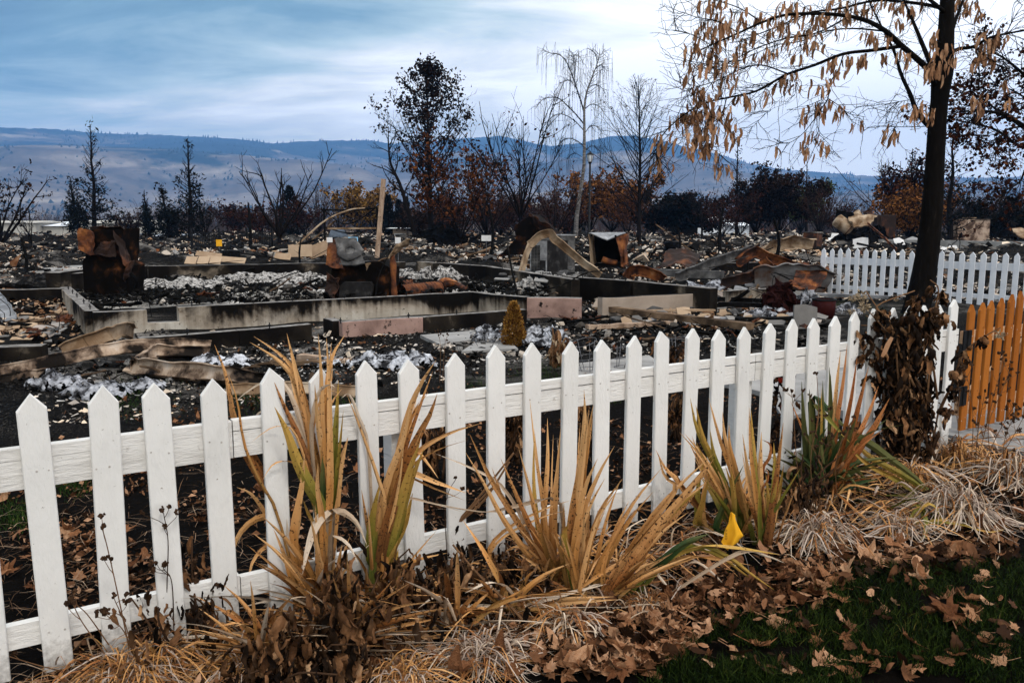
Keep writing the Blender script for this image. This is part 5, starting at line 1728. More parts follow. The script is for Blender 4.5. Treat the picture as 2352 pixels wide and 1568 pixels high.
# folded metal beam like a tent
Yv = gy(1300, 640, .3)
strip('bent_channel', 'long tan burnt metal strip folded into a peak above the grey air conditioner', 'metal beam', [P_(1186, 652, Yv - .5), P_(1203, 600, Yv - .2), P_(1216, 562, Yv), P_(1240, 541, Yv), P_(1262, 534, Yv), P_(1276, 548, Yv), P_(1300, 568, Yv), P_(1345, 605, Yv - .1), P_(1380, 632, Yv - .2)], .17, M['rust_tan'], lip=.05, seed=4, tw=.5, n=44)
def ac_unit():
 c = at(1218, 634, .3)
 Y = c.y
 root = thing('air_conditioner', Vector((c.x, c.y, .25)), 'square grey air conditioner with louvred end and burnt side under the bent beam', 'air conditioner')
 x0, x1, x2 = P_(1217, 600, Y).x, P_(1256, 600, Y).x, P_(1304, 600, Y + .3).x
 zt, zb = P_(1230, 553, Y).z, P_(1230, 634, Y).z
 b = MB()
 h = zt - zb
 q = [Vector((x0, Y, zb)), Vector((x1, Y - .12, zb)), Vector((x2, Y + .3, zb)), Vector((x0 + (x2 - x1) * .6, Y + .6, zb))]
 b.prism(q, (0, 0, 0), (0, 0, h))
 b.build('body', M['soot_grey'], root)
 b = MB()
 d = (q[1] - q[0])
 for t0, t1, z0, z1 in ((0, .08, 0, 1), (.92, 1, 0, 1), (.08, .92, .88, 1), (.08, .92, 0, .06), (.6, .92, .45, .88)):
  b.prism([q[0] + d * t0 + Vector((0, -.012, zb * 0 + h * z0)), q[0] + d * t1 + Vector((0, -.012, h * z0)), q[0] + d * t1 + Vector((0, -.012, h * z1)), q[0] + d * t0 + Vector((0, -.012, h * z1))], (0, 0, 0), (0, .02, 0))
 b.build('end_frame', M['galv'], root)
 b = MB()
 for i in range(20):
  z = h * (.08 + .78 * i / 19)
  b.bar(q[0] + d * .1 + Vector((0, -.01, z)), q[0] + d * .58 + Vector((0, -.01, z)), .012, .014)
 for t in (.25, .42):
  b.bar(q[0] + d * t + Vector((0, -.018, h * .06)), q[0] + d * t + Vector((0, -.018, h * .88)), .012, .012)
 b.build('louvre', M['galv_dark'], root)
 b = MB()
 b.prism([p + Vector((0, 0, h + .002)) for p in q], (0, 0, 0), (0, 0, .03))
 b.build('top_plate', M['galv_dark'], root)
 q2 = P_(1285, 570, Y + 1.6)
 r2 = thing('air_conditioner', Vector((q2.x, Y + 1.6, .3)), 'second grey metal cooler box partly hidden behind the bent beam', 'air conditioner')
 b = MB()
 zz = P_(1290, 541, Y + 1.6).z
 b.box((q2.x, Y + 1.6, (zz + .3) / 2), (.62, .5, zz - .3), .4)
 b.build('body', M['galv_dark'], r2)
 b = MB()
 b.box((q2.x, Y + 1.6, zz + .014), (.66, .54, .025), .4)
 b.build('top_plate', M['galv'], r2)
ac_unit()
def cabinet():
 c = at(1395, 617, .25)
 Y = c.y
 root = thing('rusted_cabinet', Vector((c.x, Y, .25)), 'open-fronted rusty metal cabinet with a black inside and a warped grey top', 'cabinet')
 f = [(1358, 617), (1428, 612), (1424, 540), (1352, 538)]
 A, B, C, D = [P_(x, y, Y) for x, y in f]
 A2, B2, C2, D2 = [P_(x, y, Y) + Vector((.22, .85, .0)) for x, y in [(1358, 607), (1420, 604), (1420, 540), (1352, 540)]]
 th = .02
 def panel(name, q, mat, amp=.03, seed=0):
  b = MB()
  b.sheet(crumple(q, 12, 12, amp, 2.2, seed), 12, 12, th)
  return b.build(name, mat, root)
 panel('side_panel', [A, A2, D2, D], M['rust_tan'], .02, 1)
 panel('side_panel', [P_(1432, 612, Y), B2 + Vector((.15, 0, 0)), C2 + Vector((.15, 0, 0)), P_(1437, 541, Y + .1)], M['rust'], .06, 2)
 panel('side_panel', [B, P_(1436, 610, Y + .1), P_(1437, 538, Y + .12), P_(1414, 546, Y)], M['rust'], .05, 3)
 panel('back_panel', [A2, B2, C2, D2], M['soot'], .02, 4)
 panel('floor_panel', [A, B, B2, A2], M['soot'], .02, 5)
 b = MB()
 def top(u, v):
  p = (D.lerp(P_(1437, 538, Y), u)).lerp(D2.lerp(C2, u) + Vector((.1, 0, .03)), v)
  p.z -= .20 * (1 - v) * max(0, 1 - abs(u - .5) * 2.2)
  return p + Vector((0, 0, .03))
 b.sheet(top, 16, 8, .02)
 b.build('top_panel', M['galv'], root)
 b = MB()
 p = A.lerp(B, .62) + Vector((0, .25, .14))
 b.tube(catmull([p + Vector((-.2, 0, .08)), p, p + Vector((.22, 0, -.03))], 8), .09, 10)
 b.build('burner_pipe', M['rust'], root, smooth=True)
 b = MB()
 for t in (.1, .86):
  b.tube([D.lerp(C, t) + Vector((0, -.01, -.03)), D.lerp(C, t) + Vector((0, .03, -.03))], .03, 10)
 b.build('knob', M['soot'], root)
cabinet()
def torn_tent():
 Y = gy(1230, 600, .2)
 root = thing('collapsed_shed', P_(1235, 560, Y) - Vector((0, 0, P_(1235, 560, Y).z)), 'collapsed black shed with a torn rusty roof sheet hanging down its right slope', 'shed')
 b = MB()
 q = [(1150, 585), (1185, 548), (1180, 520), (1212, 498), (1218, 492), (1250, 520), (1290, 560), (1290, 585)]
 b.prism([P_(x, y, Y) for x, y in q], (0, 0, 0), (.4, 2.0, 0))
 b.build('burnt_frame', M['soot_rust'], root)
 b = MB()
 b.sheet(crumple([P_(1215, 490, Y - .05), P_(1226, 494, Y - .3), P_(1282, 540, Y - .3), P_(1258, 560, Y - .1)], 12, 16, .12, 1.5, 3), 12, 16, .02)
 b.build('roof_sheet', M['rust_dark'], root)
 return Y
torn_tent()
def mound():
 rng = random.Random(4)
 c = at(1020, 566, 0)
 root = thing('ash_mound', c, 'wide black mound of charred wood at the foot of the egg-shaped tree', 'mound')
 b = MB()
 R_ = 2.3 * c.y / 32
 b.grid(lambda u, v: c + Vector(((u - .5) * 6.4, (v - .5) * 5, 1.35 * math.exp(-((u - .5) ** 2 * 13 + (v - .5) ** 2 * 13)) * (1 + .35 * N3((u * 5, v * 5, 0), 1.4)) + .08 * N3((u * 9, v * 9, 0), 2) - .08)), 40, 24)
 b.build('char_heap', M['soot'], root)
 b = MB()
 for i in range(160):
  u, v = rng.gauss(.5, .17), rng.gauss(.45, .15)
  p = c + Vector(((u - .5) * 6.4, (v - .5) * 5, 1.35 * math.exp(-((u - .5) ** 2 * 13 + (v - .5) ** 2 * 13)) + .03))
  a = rng.uniform(0, 6.28)
  d = Vector((math.cos(a), math.sin(a), rng.gauss(0, .25))) * rng.uniform(.2, .7)
  b.bar(p - d, p + d, .06, .05)
 b.build('charred_stick', M['char'], root)['kind'] = 'stuff'
mound()
# crossing beams on the right
Yb = gy(1640, 640, .3)
strip('steel_girder', 'straight grey steel beam slanting up to meet the rusty one', 'metal beam', [P_(1552, 636, Yb - .5), P_(1640, 601, Yb), P_(1722, 573, Yb + .8)], .20, M['galv_dark'], lip=.1, seed=1, amp=.01)
strip('steel_girder', 'bright rusty beam bent into a hump and running down to the right', 'metal beam', [P_(1690, 604, Yb + .4), P_(1715, 584, Yb + .6), P_(1735, 577, Yb + .7), P_(1765, 590, Yb + .6), P_(1820, 612, Yb + .6), P_(1868, 628, Yb + .9)], .22, M['rust'], lip=.1, seed=2, amp=.02)
strip('steel_girder', 'short mottled rusty beam lying across the foot of the bent ones', 'metal beam', [P_(1655, 650, Yb - .6), P_(1710, 636, Yb - .3), P_(1760, 612, Yb + .3)], .22, M['rust_dark'], lip=.12, seed=3, amp=.02)
strip('steel_girder', 'dark rusty beam twisted through the middle of the beam heap', 'metal beam', [P_(1752, 596, Yb), P_(1775, 622, Yb - .1), P_(1800, 640, Yb - .3), P_(1850, 652, Yb - .2)], .2, M['rust'], lip=.1, seed=4, amp=.03)
strip('sheet_roll', 'long crushed metal roll, ash grey on top and rusty at its end', 'metal sheet', [P_(1735, 640, Yb - .2), P_(1800, 632, Yb - .4), P_(1860, 636, Yb - .5), P_(1905, 655, Yb - .6)], .5, M['galv_rust'] if 'galv_rust' in M else M['rust_tan'], lip=.22, seed=5, amp=.06)
strip('sheet_roll', 'rust edged curved sheet arched over black debris beyond the beam heap', 'metal sheet', [P_(1745, 588, gy(1800, 600)), P_(1775, 566, gy(1800, 600)), P_(1820, 556, gy(1800, 600)), P_(1868, 562, gy(1800, 600))], .45, M['rust_tan'], lip=.3, seed=6, amp=.06)
strip('curved_pipe', 'rusty half pipe bowed over black rubble in front of the cabinet', 'pipe', [P_(1440, 637, gy(1460, 645, .3)), P_(1447, 622, gy(1460, 645, .3)), P_(1475, 622, gy(1460, 645, .3)), P_(1508, 634, gy(1460, 645, .3)), P_(1522, 646, gy(1460, 645, .3))], .22, M['rust'], lip=.16, seed=7, amp=.02)
flat_sheet('rusted_sheet', 'dark rusty slanting sheet standing behind the steel beams', 'metal sheet', [P_(1508, 612, Yb + 1.5), P_(1590, 618, Yb + 1.2), P_(1612, 584, Yb + 2.2), P_(1536, 575, Yb + 2.4)], .02, M['rust_dark'], .1, 1.3, 8)
flat_sheet('rusted_sheet', 'rusty crumpled sheet by the end of the far picket fence', 'metal sheet', [P_(1800, 660, 16.4), P_(1895, 655, 16.6), P_(1905, 612, 17.6), P_(1835, 606, 17.8)], .02, M['rust'], .12, 1.6, 9)
Yf = gy(1615, 668, .25)
flat_sheet('foil_hump', 'silvery crumpled foil draped over a black arch', 'foil', [P_(1570, 664, Yf - .2), P_(1664, 662, Yf - .2), P_(1655, 650, Yf + .4), P_(1580, 649, Yf + .4)], .012, M['foil'], .09, 3.5, 10)
def torn(b, fn, nu, nv, seed):
 P = [[fn(i / nu, j / nv) for i in range(nu + 1)] for j in range(nv + 1)]
 n = nu + 1
 fs = []
 for j in range(nv):
  for i in range(nu):
   u, v = (i + .5) / nu - .5, (j + .5) / nv - .5
   e = 1 - 4 * (u * u + v * v)
   h = mnoise.noise(Vector((u * 13, v * 9, seed * 3.3))) + .6 * mnoise.noise(Vector((u * 31, v * 21, seed)))
   if h * .9 + min(.5, e * 1.1) < .02:
    continue
   fs.append((j * n + i, j * n + i + 1, (j + 1) * n + i + 1, (j + 1) * n + i))
 b.add([p for r in P for p in r], fs, 0, [(i / nu, j / nv) for j in range(nv + 1) for i in range(nu + 1)])
def hump(name, label, cat, px, py, wpx, hpx, z, mat, seed, group=None, depth=.8, amp=.35, fs=3.2):
 c = at(px, py, z)
 w, h = wpx * c.y / F, hpx * c.y / F * .72
 b = MB()
 def fn(u, v):
  a, r = u - .5, v - .5
  e = max(0, 1 - (a * 2) ** 2) * max(0, 1 - (r * 2) ** 2)
  p = Vector((a * w, r * w * depth, e ** .6 * h * (.35 + 1.1 * max(0, .5 + N3((a * 9, r * 9, 0), .55, seed)))))
  q = 6.5 * fs / w
  rd = (1 - abs(N3(p, q * .6, seed + 2)) * 2.2) * h * .22 * min(1, e * 3)
  p += Vector((N3(p, q, seed + 21), N3(p, q, seed + 25), 0)) * h * .30 + Vector((0, 0, rd + N3(p, q * 1.9, seed + 31) * h * .14))
  return c + p + Vector((N3(p, fs / w, seed), N3(p, fs / w, seed + 4), N3(p, fs / w, seed + 8) * .9 + .25)) * h * amp + Vector((N3(p, 3.1 * fs / w, seed), 0, N3(p, 3.1 * fs / w, seed + 8))) * h * amp * .45
 torn(b, fn, 54, 30, seed)
 return tag(b.build(name, mat, loc=c), label, cat, group)
hump('foil_heap', 'large crumpled grey foil heap behind the two leftmost pickets', 'foil', 128, 888, 118, 34, .02, M['foil'], 1)
hump('foil_heap', 'ragged silver foil heap right of the large grey one', 'foil', 225, 905, 150, 30, .02, M['foil'], 2)
hump('foil_heap', 'small silver scrap of foil just above the third picket', 'foil', 330, 890, 110, 20, .02, M['foil'], 3)
hump('foil_heap', 'white ash and foil drift under the bent metal channels', 'foil', 500, 838, 150, 22, .02, M['foil_white'], 4)
hump('foil_heap', 'long white drift of crumpled ash left of the golden shrub', 'foil', 905, 838, 210, 30, .02, M['foil_white'], 5, depth=.5, amp=.5, fs=6)
hump('foil_heap', 'thin white drift in front of the wooden planks', 'foil', 760, 836, 130, 14, .02, M['foil_white'], 6, depth=.5, amp=.5, fs=6)
hump('foil_heap', 'black and white wrinkled wad on the sooty paving slab', 'foil', 1118, 782, 70, 30, .04, M['foil_white'], 7)
hump('foil_heap', 'white wrinkled sheet heap just right of the golden shrub', 'foil', 1250, 792, 120, 38, .02, M['foil_white'], 8, amp=.5, fs=5)
hump('foil_heap', 'pale wad of foil on the leaning grey tile', 'foil', 1850, 705, 70, 34, .1, M['foil'], 9)
hump('foil_heap', 'grey foil scrap in front of the maroon bin', 'foil', 1945, 722, 66, 22, .02, M['foil'], 10)
hump('foil_heap', 'flat silver foil mat among the roof tiles near the shaggy heap', 'foil', 1760, 724, 110, 16, .05, M['foil'], 11, amp=.5)
hump('ash_pile', 'crumbly white ash pile on the black slope of the back wall', 'ash pile', 1270, 672, 180, 36, .1, M['ash_pale'], 12, amp=.7, fs=8)
hump('ash_pile', 'pale ash and paper heap behind the ribbed duct', 'ash pile', 985, 652, 160, 30, .1, M['ash_pale'], 13, amp=.7, fs=8)
hump('ash_pile', 'grey ash heap against the upright furnace casing', 'ash pile', 400, 668, 260, 22, .12, M['ash_pale'], 14, amp=.7, fs=10)
hump('ash_pile', 'broad pale ash spread below the back wall of the foundation', 'ash pile', 620, 655, 300, 24, .12, M['ash_pale'], 15, amp=.7, fs=12)
hump('shaggy_heap', 'shaggy dark maroon lump of melted cloth by the leaning tile', 'debris', 1790, 722, 66, 62, .02, M['maroon_dark'], 16, amp=.6, fs=4)
# tilted wooden post, street lamp, metal frame, poles
def post_thing(name, label, cat, x0, y0, x1, y1, z, w, mat, Yd=None):
 Y = Yd or gy(x0, y0, z)
 b = MB()
 b.bar(P_(x0, y0, Y), P_(x1, y1, Y), w, w * .6)
 return tag(b.build(name, mat, loc=P_(x0, y0, Y)), label, cat)
post_thing('tilted_post', 'pale scorched wooden post tilting out of the rubble', 'post', 866, 592, 881, 411, 0, .17, M['post_wood'], 31)
def lamp():
 Y = 38
 base = tbase(1353, Y)
 root = thing('street_lamp', base, 'tall black street lamp with a lantern head between the birch and the pyramid tree', 'street lamp')
 zt = P_(1353, 348, Y).z
 zl = P_(1353, 372, Y).z
 s = Y / F
 b = MB()
 b.tube([base + Vector((0, 0, -.05)), base + Vector((0, 0, .5)), base + Vector((0, 0, .55)), Vector((base.x, base.y, zl - 4 * s))], [.09, .085, .055, .045], 10)
 b.build('pole', M['black_metal'], root, smooth=True)
 c = Vector((base.x, base.y, zl))
 b = MB()
 b.lathe(c, [(.03, -6 * s), (.05, -4 * s), (4 * s, -2 * s), (4.2 * s, 0)], 8)
 b.build('lantern_cup', M['black_metal'], root)
 b = MB()
 b.lathe(c, [(4.0 * s, .4 * s), (7.2 * s, 15 * s), (.0, 15.2 * s)], 6)
 b.build('lantern_glass', M['lampglass'], root)
 b = MB()
 for j in range(6):
  a = math.pi / 3 * j
  b.bar(c + Vector((4.1 * s * math.cos(a), 4.1 * s * math.sin(a), 0)), c + Vector((7.4 * s * math.cos(a), 7.4 * s * math.sin(a), 15 * s)), .018, .018)
 b.lathe(c, [(8.6 * s, 15.3 * s), (8.8 * s, 16.2 * s), (5.5 * s, 19 * s), (2 * s, 21 * s), (1.4 * s, 23 * s), (0, 25 * s)], 6)
 b.build('lantern_cap', M['black_metal'], root)
lamp()
def frame():
 Y = gy(800, 580)
 root = thing('swing_frame', Vector((P_(743, 540, Y).x, Y, 0)), 'black scorched pipe frame with a pale cross bar and sagging pipes', 'frame')
 b = MB()
 zz = 0
 for x in (744, 866):
  q = P_(x, 477, Y)
  b.tube([Vector((q.x, Y, 0)), q], .055, 7)
 b.tube([P_(738, 482, Y), P_(805, 483, Y), P_(868, 478, Y)], .05, 7)
 b.build('uprights', M['char'], root)['kind'] = 'stuff'
 b = MB()
 b.bar(P_(752, 525, Y - .3), P_(864, 524, Y - .3), .06, .09)
 b.build('cross_bar', M['rust_tan'], root)
 for c in ([(745, 483), (775, 508), (800, 514), (830, 502), (864, 476)], [(748, 522), (790, 534), (830, 532), (866, 520)]):
  b = MB()
  b.tube(catmull([P_(x, y, Y + .2) for x, y in c], 14), .03, 6)
  b.build('sagging_pipe', M['char'], root, smooth=True)
 b = MB()
 b.sheet(crumple([P_(760, 528, Y + .8), P_(790, 524, Y + .8), P_(800, 545, Y + .4), P_(752, 548, Y + .4)], 8, 8, .1, 1, 3), 8, 8, .02)
 b.build('tarp', M['tarp'], root)
 c = [(598, 608), (650, 585), (690, 556), (745, 508), (800, 483), (838, 478)]
 b = MB()
 b.tube(catmull([P_(x, y, Y - 3 + i * .4) for i, (x, y) in enumerate(c)], 24), [.06 - .0012 * i for i in range(25)], 7)
 tag(b.build('fallen_pole', M['rust_tan'], loc=P_(598, 608, Y - 3)), 'long thin pole leaning up from the rubble onto the pipe frame', 'pole')
M['tarp'] = pm('slate_blue_tarp', [(0, (.03, .04, .055)), (1, (.12, .145, .18))], 2, 5, .7, .3)
frame()
rods = [('thin black pole lying slantwise across the ash towards the drum appliance', [(530, 712 - 15), (590, 664), (660, 633), (690, 624)], .018, 15.5), ('long black rod leaning over the wall left of the drum appliance', [(700, 600), (800, 560), (900, 610), (960, 640)], .012, None),
  ('thin bent rod in front of the furnace casing', [(330, 640), (420, 612), (470, 606), (560, 598)], .014, None), ('scorched pole fallen across the far rubble at the left', [(500, 575), (600, 588), (690, 606), (742, 612)], .03, 26),
  ('thin black stalk standing crooked in the ash left of the bent pipe', [(862, 692), (868, 640), (890, 590), (905, 560)], .014, None), ('charred sapling stem standing at the end wall corner', [(1192, 690), (1182, 650), (1172, 600), (1166, 560)], .025, 14.2),
  ('black cable drooping over the white ash by the end wall', [(1140, 690), (1220, 672), (1290, 655), (1345, 627), (1390, 622)], .02, 14.6), ('thin upright spike of charred wood right of the cabinet', [(1498, 640), (1497, 620), (1499, 604)], .04, None),
  ('small black wooden stake beside the charred spike', [(1476, 640), (1482, 622)], .035, None)]
for lab, c, r, Yd in rods:
 Y = Yd or gy(c[0][0], c[0][1] + 3, .1)
 b = MB()
 pts = catmull([P_(x, y, Y + .15 * i) for i, (x, y) in enumerate(c)], 14)
 b.tube(pts, [r * (1 - .5 * i / 14) for i in range(15)], 6)
 tag(b.build('charred_rod', M['char'], loc=pts[0]), lab, 'rod')
# metal scrap in front, left
g = lambda x, y, z: at(x, y, z)
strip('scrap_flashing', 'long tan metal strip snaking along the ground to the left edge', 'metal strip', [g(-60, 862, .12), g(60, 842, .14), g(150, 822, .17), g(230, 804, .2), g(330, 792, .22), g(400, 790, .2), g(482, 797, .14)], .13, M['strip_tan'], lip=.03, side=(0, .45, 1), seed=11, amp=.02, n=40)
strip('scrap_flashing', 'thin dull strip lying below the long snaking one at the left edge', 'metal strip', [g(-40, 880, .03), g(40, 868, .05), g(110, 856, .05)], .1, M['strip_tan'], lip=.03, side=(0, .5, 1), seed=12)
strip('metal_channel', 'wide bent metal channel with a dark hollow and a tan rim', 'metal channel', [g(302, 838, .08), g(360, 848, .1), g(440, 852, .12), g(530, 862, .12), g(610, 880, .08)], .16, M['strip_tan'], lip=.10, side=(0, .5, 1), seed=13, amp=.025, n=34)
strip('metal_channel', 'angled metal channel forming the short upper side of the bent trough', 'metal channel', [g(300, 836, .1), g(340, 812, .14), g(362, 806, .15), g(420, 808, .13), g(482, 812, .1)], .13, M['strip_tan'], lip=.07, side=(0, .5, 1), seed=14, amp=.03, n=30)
strip('metal_sheet', 'rusty bent sheet slanting up against the foundation corner', 'metal sheet', [g(140, 812, .05), g(200, 788, .16), g(250, 768, .24), g(285, 756, .26), g(306, 764, .14)], .18, M['rust_tan'], lip=.1, side=(0, .5, 1), seed=15, amp=.04, n=26)
strip('metal_offcut', 'grey bent offcut leaning at the very left edge', 'metal offcut', [g(-22, 672, .3), g(2, 700, .22), g(22, 735, .06)], .22, M['galv'], lip=.05, side=(1, .3, .2), seed=16)
strip('scrap_flashing', 'curled tan strip lying behind the fifth and sixth pickets', 'metal strip', [g(520, 895, .04), g(640, 890, .06), g(740, 893, .06), g(840, 905, .03)], .11, M['rust_tan'], lip=.03, side=(0, .7, 1), seed=17)
def plank(label, pts, z, w, h, mat, name='charred_board', cat='board', group=None):
 A, B = at(pts[0], pts[1], z), at(pts[2], pts[3], z)
 b = MB()
 n = 12
 d = (B - A).normalized()
 s = Vector((-d.y, d.x, 0)) * w / 2
 sd = pts[0] * .1
 def fn(u, v):
  p = A.lerp(B, v)
  k = [(-1, 0), (1, 0), (1, 1), (-1, 1), (-1, 0)][round(u * 4)]
  q = p + s * k[0] + Vector((0, 0, h * k[1]))
  q += Vector((N3(q, 6, sd), N3(q, 6, sd + 3), N3(q, 6, sd + 5))) * .012
  return q
 b.grid(fn, 4, n)
 o = len(b.v)
 b.f.append((0, 1, 2, 3))
 b.m.append(0)
 e = n * 5
 b.f.append((e + 3, e + 2, e + 1, e))
 b.m.append(0)
 return tag(b.build(name, mat, loc=A), label, cat, group)
plank('long rust brown charred beam lying across the yard toward the leaning tile', (1402, 716, 1722, 757), .1, .16, .09, M['char_board'])
plank('pinkish wooden plank lying below the long rust brown beam', (1348, 756, 1562, 745), .03, .12, .06, M['post_wood'])
plank('grey brown plank lying in front of the white drift', (622, 838, 812, 836), .02, .14, .05, M['char_board'])
plank('short split plank beyond the flame-tipped iris blades', (690, 822, 800, 836), .03, .12, .05, M['post_wood'])
plank('black burnt beam across the upper yard under the pink slabs', (1500, 700, 1840, 708), .08, .12, .08, M['char'])
plank('thin black board behind the leaning grey tile', (1690, 738, 1850, 735), .05, .1, .06, M['char'])
plank('charred beam lying on the tiles before the tan wall', (1620, 690, 1790, 698), .1, .1, .08, M['char'])
plank('light board lying near the black cable', (1490, 716, 1640, 714), .1, .1, .03, M['tan_sheet'])
plank('long pale metal edged board in front of the far fence end', (1780, 676, 2040, 686), .08, .14, .06, M['galv'])
plank('dull board at the foot of the fallen steel beams', (1500, 634, 1660, 640), .35, .2, .16, M['galv_dark'])
def tile_obj(label, c, z, wpx, hpx, rot, mat, name='cement_tile', cat='tile', group='broken cement tiles by the tan wall', th=.025):
 p = at(c[0], c[1], z)
 s = p.y / F
 w, h = wpx * s, hpx * s
 b = MB()
 rng = random.Random(int(c[0] * 7 + c[1]))
 poly = [(-w / 2, 0), (w / 2 * rng.uniform(.8, 1), 0), (w / 2, h * rng.uniform(.5, .9)), (w * rng.uniform(.0, .3), h), (-w / 2 * rng.uniform(.7, 1), h * rng.uniform(.8, 1))]
 Rm = Matrix.Rotation(rot[2], 3, 'Z') @ Matrix.Rotation(rot[0], 3, 'X') @ Matrix.Rotation(rot[1], 3, 'Y')
 q = [p + Rm @ Vector((x, 0, y)) for x, y in poly]
 nn = Rm @ Vector((0, th, 0))
 b.prism(q, (0, 0, 0), nn)
 return tag(b.build(name, mat, loc=p), label, cat, group)
tile_obj('grey stained square tile standing on edge just behind the fence pickets', (1850, 756), .0, 58, 58, (-.12, .0, .1), M['tile'], group=None, th=.04)
tile_obj('big pinkish wall slab leaning on the tan wall', (1562, 706), .03, 84, 30, (-.7, 0, .15), M['concrete_pink'], 'broken_block', 'broken block', None, .06)
tile_obj('pink slab lying flat at the foot of the tan wall', (1455, 708), .03, 88, 28, (-1.2, 0, .1), M['concrete_pink'], 'broken_block', 'broken block', None, .06)
tile_obj('white broken slab leaning at the left end of the tan wall', (1398, 706), .05, 76, 34, (-.9, .05, 0), M['slab_tan'], 'broken_block', 'broken block', None, .05)
rng = random.Random(55)
for i in range(120):
 x, y = rng.uniform(1420, 1880), rng.uniform(668, 746)
 near = 'beside the long rust brown beam' if y > 715 else ('near the leaning pink slab' if x < 1640 else 'strewn before the steel beams')
 hue = i % 3
 tile_obj(('broken grey cement tile ', 'broken tan tile ', 'sooty broken tile ')[hue] + near, (x, y), .04, rng.uniform(18, 62), rng.uniform(10, 30), (rng.uniform(-1.45, -.7), rng.gauss(0, .2), rng.uniform(-.7, .7)), (M['tile'], M['tan_sheet'], M['galv_dark'] if i % 2 else M['galv'])[hue],
    group=('grey cement tiles', 'tan tiles', 'sooty tiles')[hue] + ' ' + near, th=.02)
for i in range(26):
 x, y = rng.uniform(1150, 1330), rng.uniform(608, 646)
 tile_obj('dark slate tile strewn along the wall top by the air conditioner', (x, y), .4, rng.uniform(18, 36), rng.uniform(8, 16), (rng.uniform(-1.5, -1.0), rng.gauss(0, .2), rng.uniform(-.6, .6)), M['galv_dark'] if i % 3 else M['slab'], group='slate tiles on the wall by the air conditioner', th=.02)
for i in range(60):
 x, y = rng.uniform(-20, 150), rng.uniform(700, 785)
 tile_obj(('tan burnt board flake heaped below the grey metal offcut', 'pinkish board flake heaped below the grey metal offcut')[i % 2], (x, y), .03, rng.uniform(16, 48), rng.uniform(10, 22), (rng.uniform(-1.5, -.9), rng.gauss(0, .3), rng.uniform(-.9, .9)), (M['tan_sheet'], M['tile'])[i % 2], 'board_flake', 'board flake', ('tan', 'pinkish')[i % 2] + ' board flakes in the left corner', .012)
# tan panels left and centre
for i, (x, y, w, h, lab) in enumerate(((468, 609, 78, 22, 'stack of tan siding panels with dark gaps, lying on the wall top'), (520, 604, 90, 16, 'flat tan siding sheet right of the siding stack'), (690, 590, 54, 28, 'bright orange tan board on edge in the far rubble'), (735, 588, 50, 30, 'slanting orange tan board nearest the rusty fin'),
          (650, 598, 38, 18, 'small tan board left of the two bright orange ones'), (480, 592, 60, 14, 'pale siding sheet beyond the siding stack'))):
 p = at(x, y, .3)
 s = p.y / F
 b = MB()
 for k in range(3 if i == 0 else 1):
  b.box(p + Vector(((k - 1) * w * s * .36 if i == 0 else 0, 0, h * s * .5)), (w * s * (.33 if i == 0 else 1), .03, h * s), Matrix.Rotation(-.75 if i not in (2, 3) else -.25, 3, 'X') @ Matrix.Rotation((.06, .1, -.03, -.35, .1, .15)[i], 3, 'Y'))
 tag(b.build('siding_board', M['tan_sheet'], loc=p), lab, 'panel')
def bin_(name, label, cat, x0, x1, yt, yb, z, mat, open_top=True, n=18, topm=None, jit=.03, square=False):
 c = at((x0 + x1) / 2, yb, z)
 s = c.y / F
 r = (x1 - x0) / 2 * s
 h = P_(x0, yt, c.y).z - z
 root = thing(name, c, label, cat)
 b = MB()
 b.lathe(c + Vector((0, r, 0)), [(0, 0), (r * .96, 0), (r, h * .5), (r, h), (r * .95, h), (r * .9, h * .3)], 4 if square else n, 0, None, lambda i, j: jit * math.sin(j * 2.1 + i * 1.7))
 b.build('shell', mat, root, smooth=not square)
 b = MB()
 b.lathe(c + Vector((0, r, h)), [(r * 1.03, -.015), (r * 1.05, 0), (r * 1.03, .02), (r * .93, .015)], 4 if square else n)
 b.build('rim', topm or M['black_metal'], root, smooth=not square)
 return root
bin_('metal_bin', 'dark maroon metal bin with a black rim behind the pickets', 'bin', 1874, 1926, 690, 733, .0, M['maroon'])
bin_('metal_bin', 'square rust brown bin topped with white debris beyond the far fence', 'bin', 1852, 1896, 534, 574, .2, M['rust_dark'], square=True, topm=M['ash'])
bin_('charred_bucket', 'round black charred bucket lying in the far rubble by the flat slab', 'bucket', 1530, 1562, 556, 577, .1, M['soot'])
bin_('charred_bucket', 'black bucket in the ash below the back wall', 'bucket', 540, 560, 643, 657, .14, M['galv_dark'])
bin_('charred_bucket', 'dark upright drum in the far rubble left of the siding', 'bucket', 505, 545, 577, 602, .3, M['soot'])
def tank(name, label, cat, a, c, Y, rpx, mat, mat2=None, ends=.3):
 A, B = P_(a[0], a[1], Y), P_(c[0], c[1], Y - .3)
 r = rpx * Y / F
 ax = (B - A)
 L = ax.length
 root = thing(name, Vector((A.x, A.y, A.z)), label, cat)
 b = MB()
 b.lathe(A, [(0, -r * ends), (r * .6, -r * ends * .8), (r * .95, -r * .05), (r, 0), (r, L * .3), (r * 1.03, L * .31), (r, L * .33), (r, L), (r * .9, L + r * .1), (r * .5, L + r * ends), (0, L + r * ends * 1.2)], 20, 0, ax.normalized())
 b.build('shell', mat, root, smooth=True)
 b = MB()
 b.lathe(A + ax * .98, [(r * 1.02, -.02), (r * 1.05, .0), (r * 1.02, .04)], 20, 0, ax.normalized())
 b.build('band', mat2 or M['rust_dark'], root, smooth=True)
Yr = gy(1960, 575)
tank('water_tank', 'tan rusty water tank tilted on the scrap pile', 'tank', (1922, 505), (1952, 527), Yr, 15, M['rust_tan'])
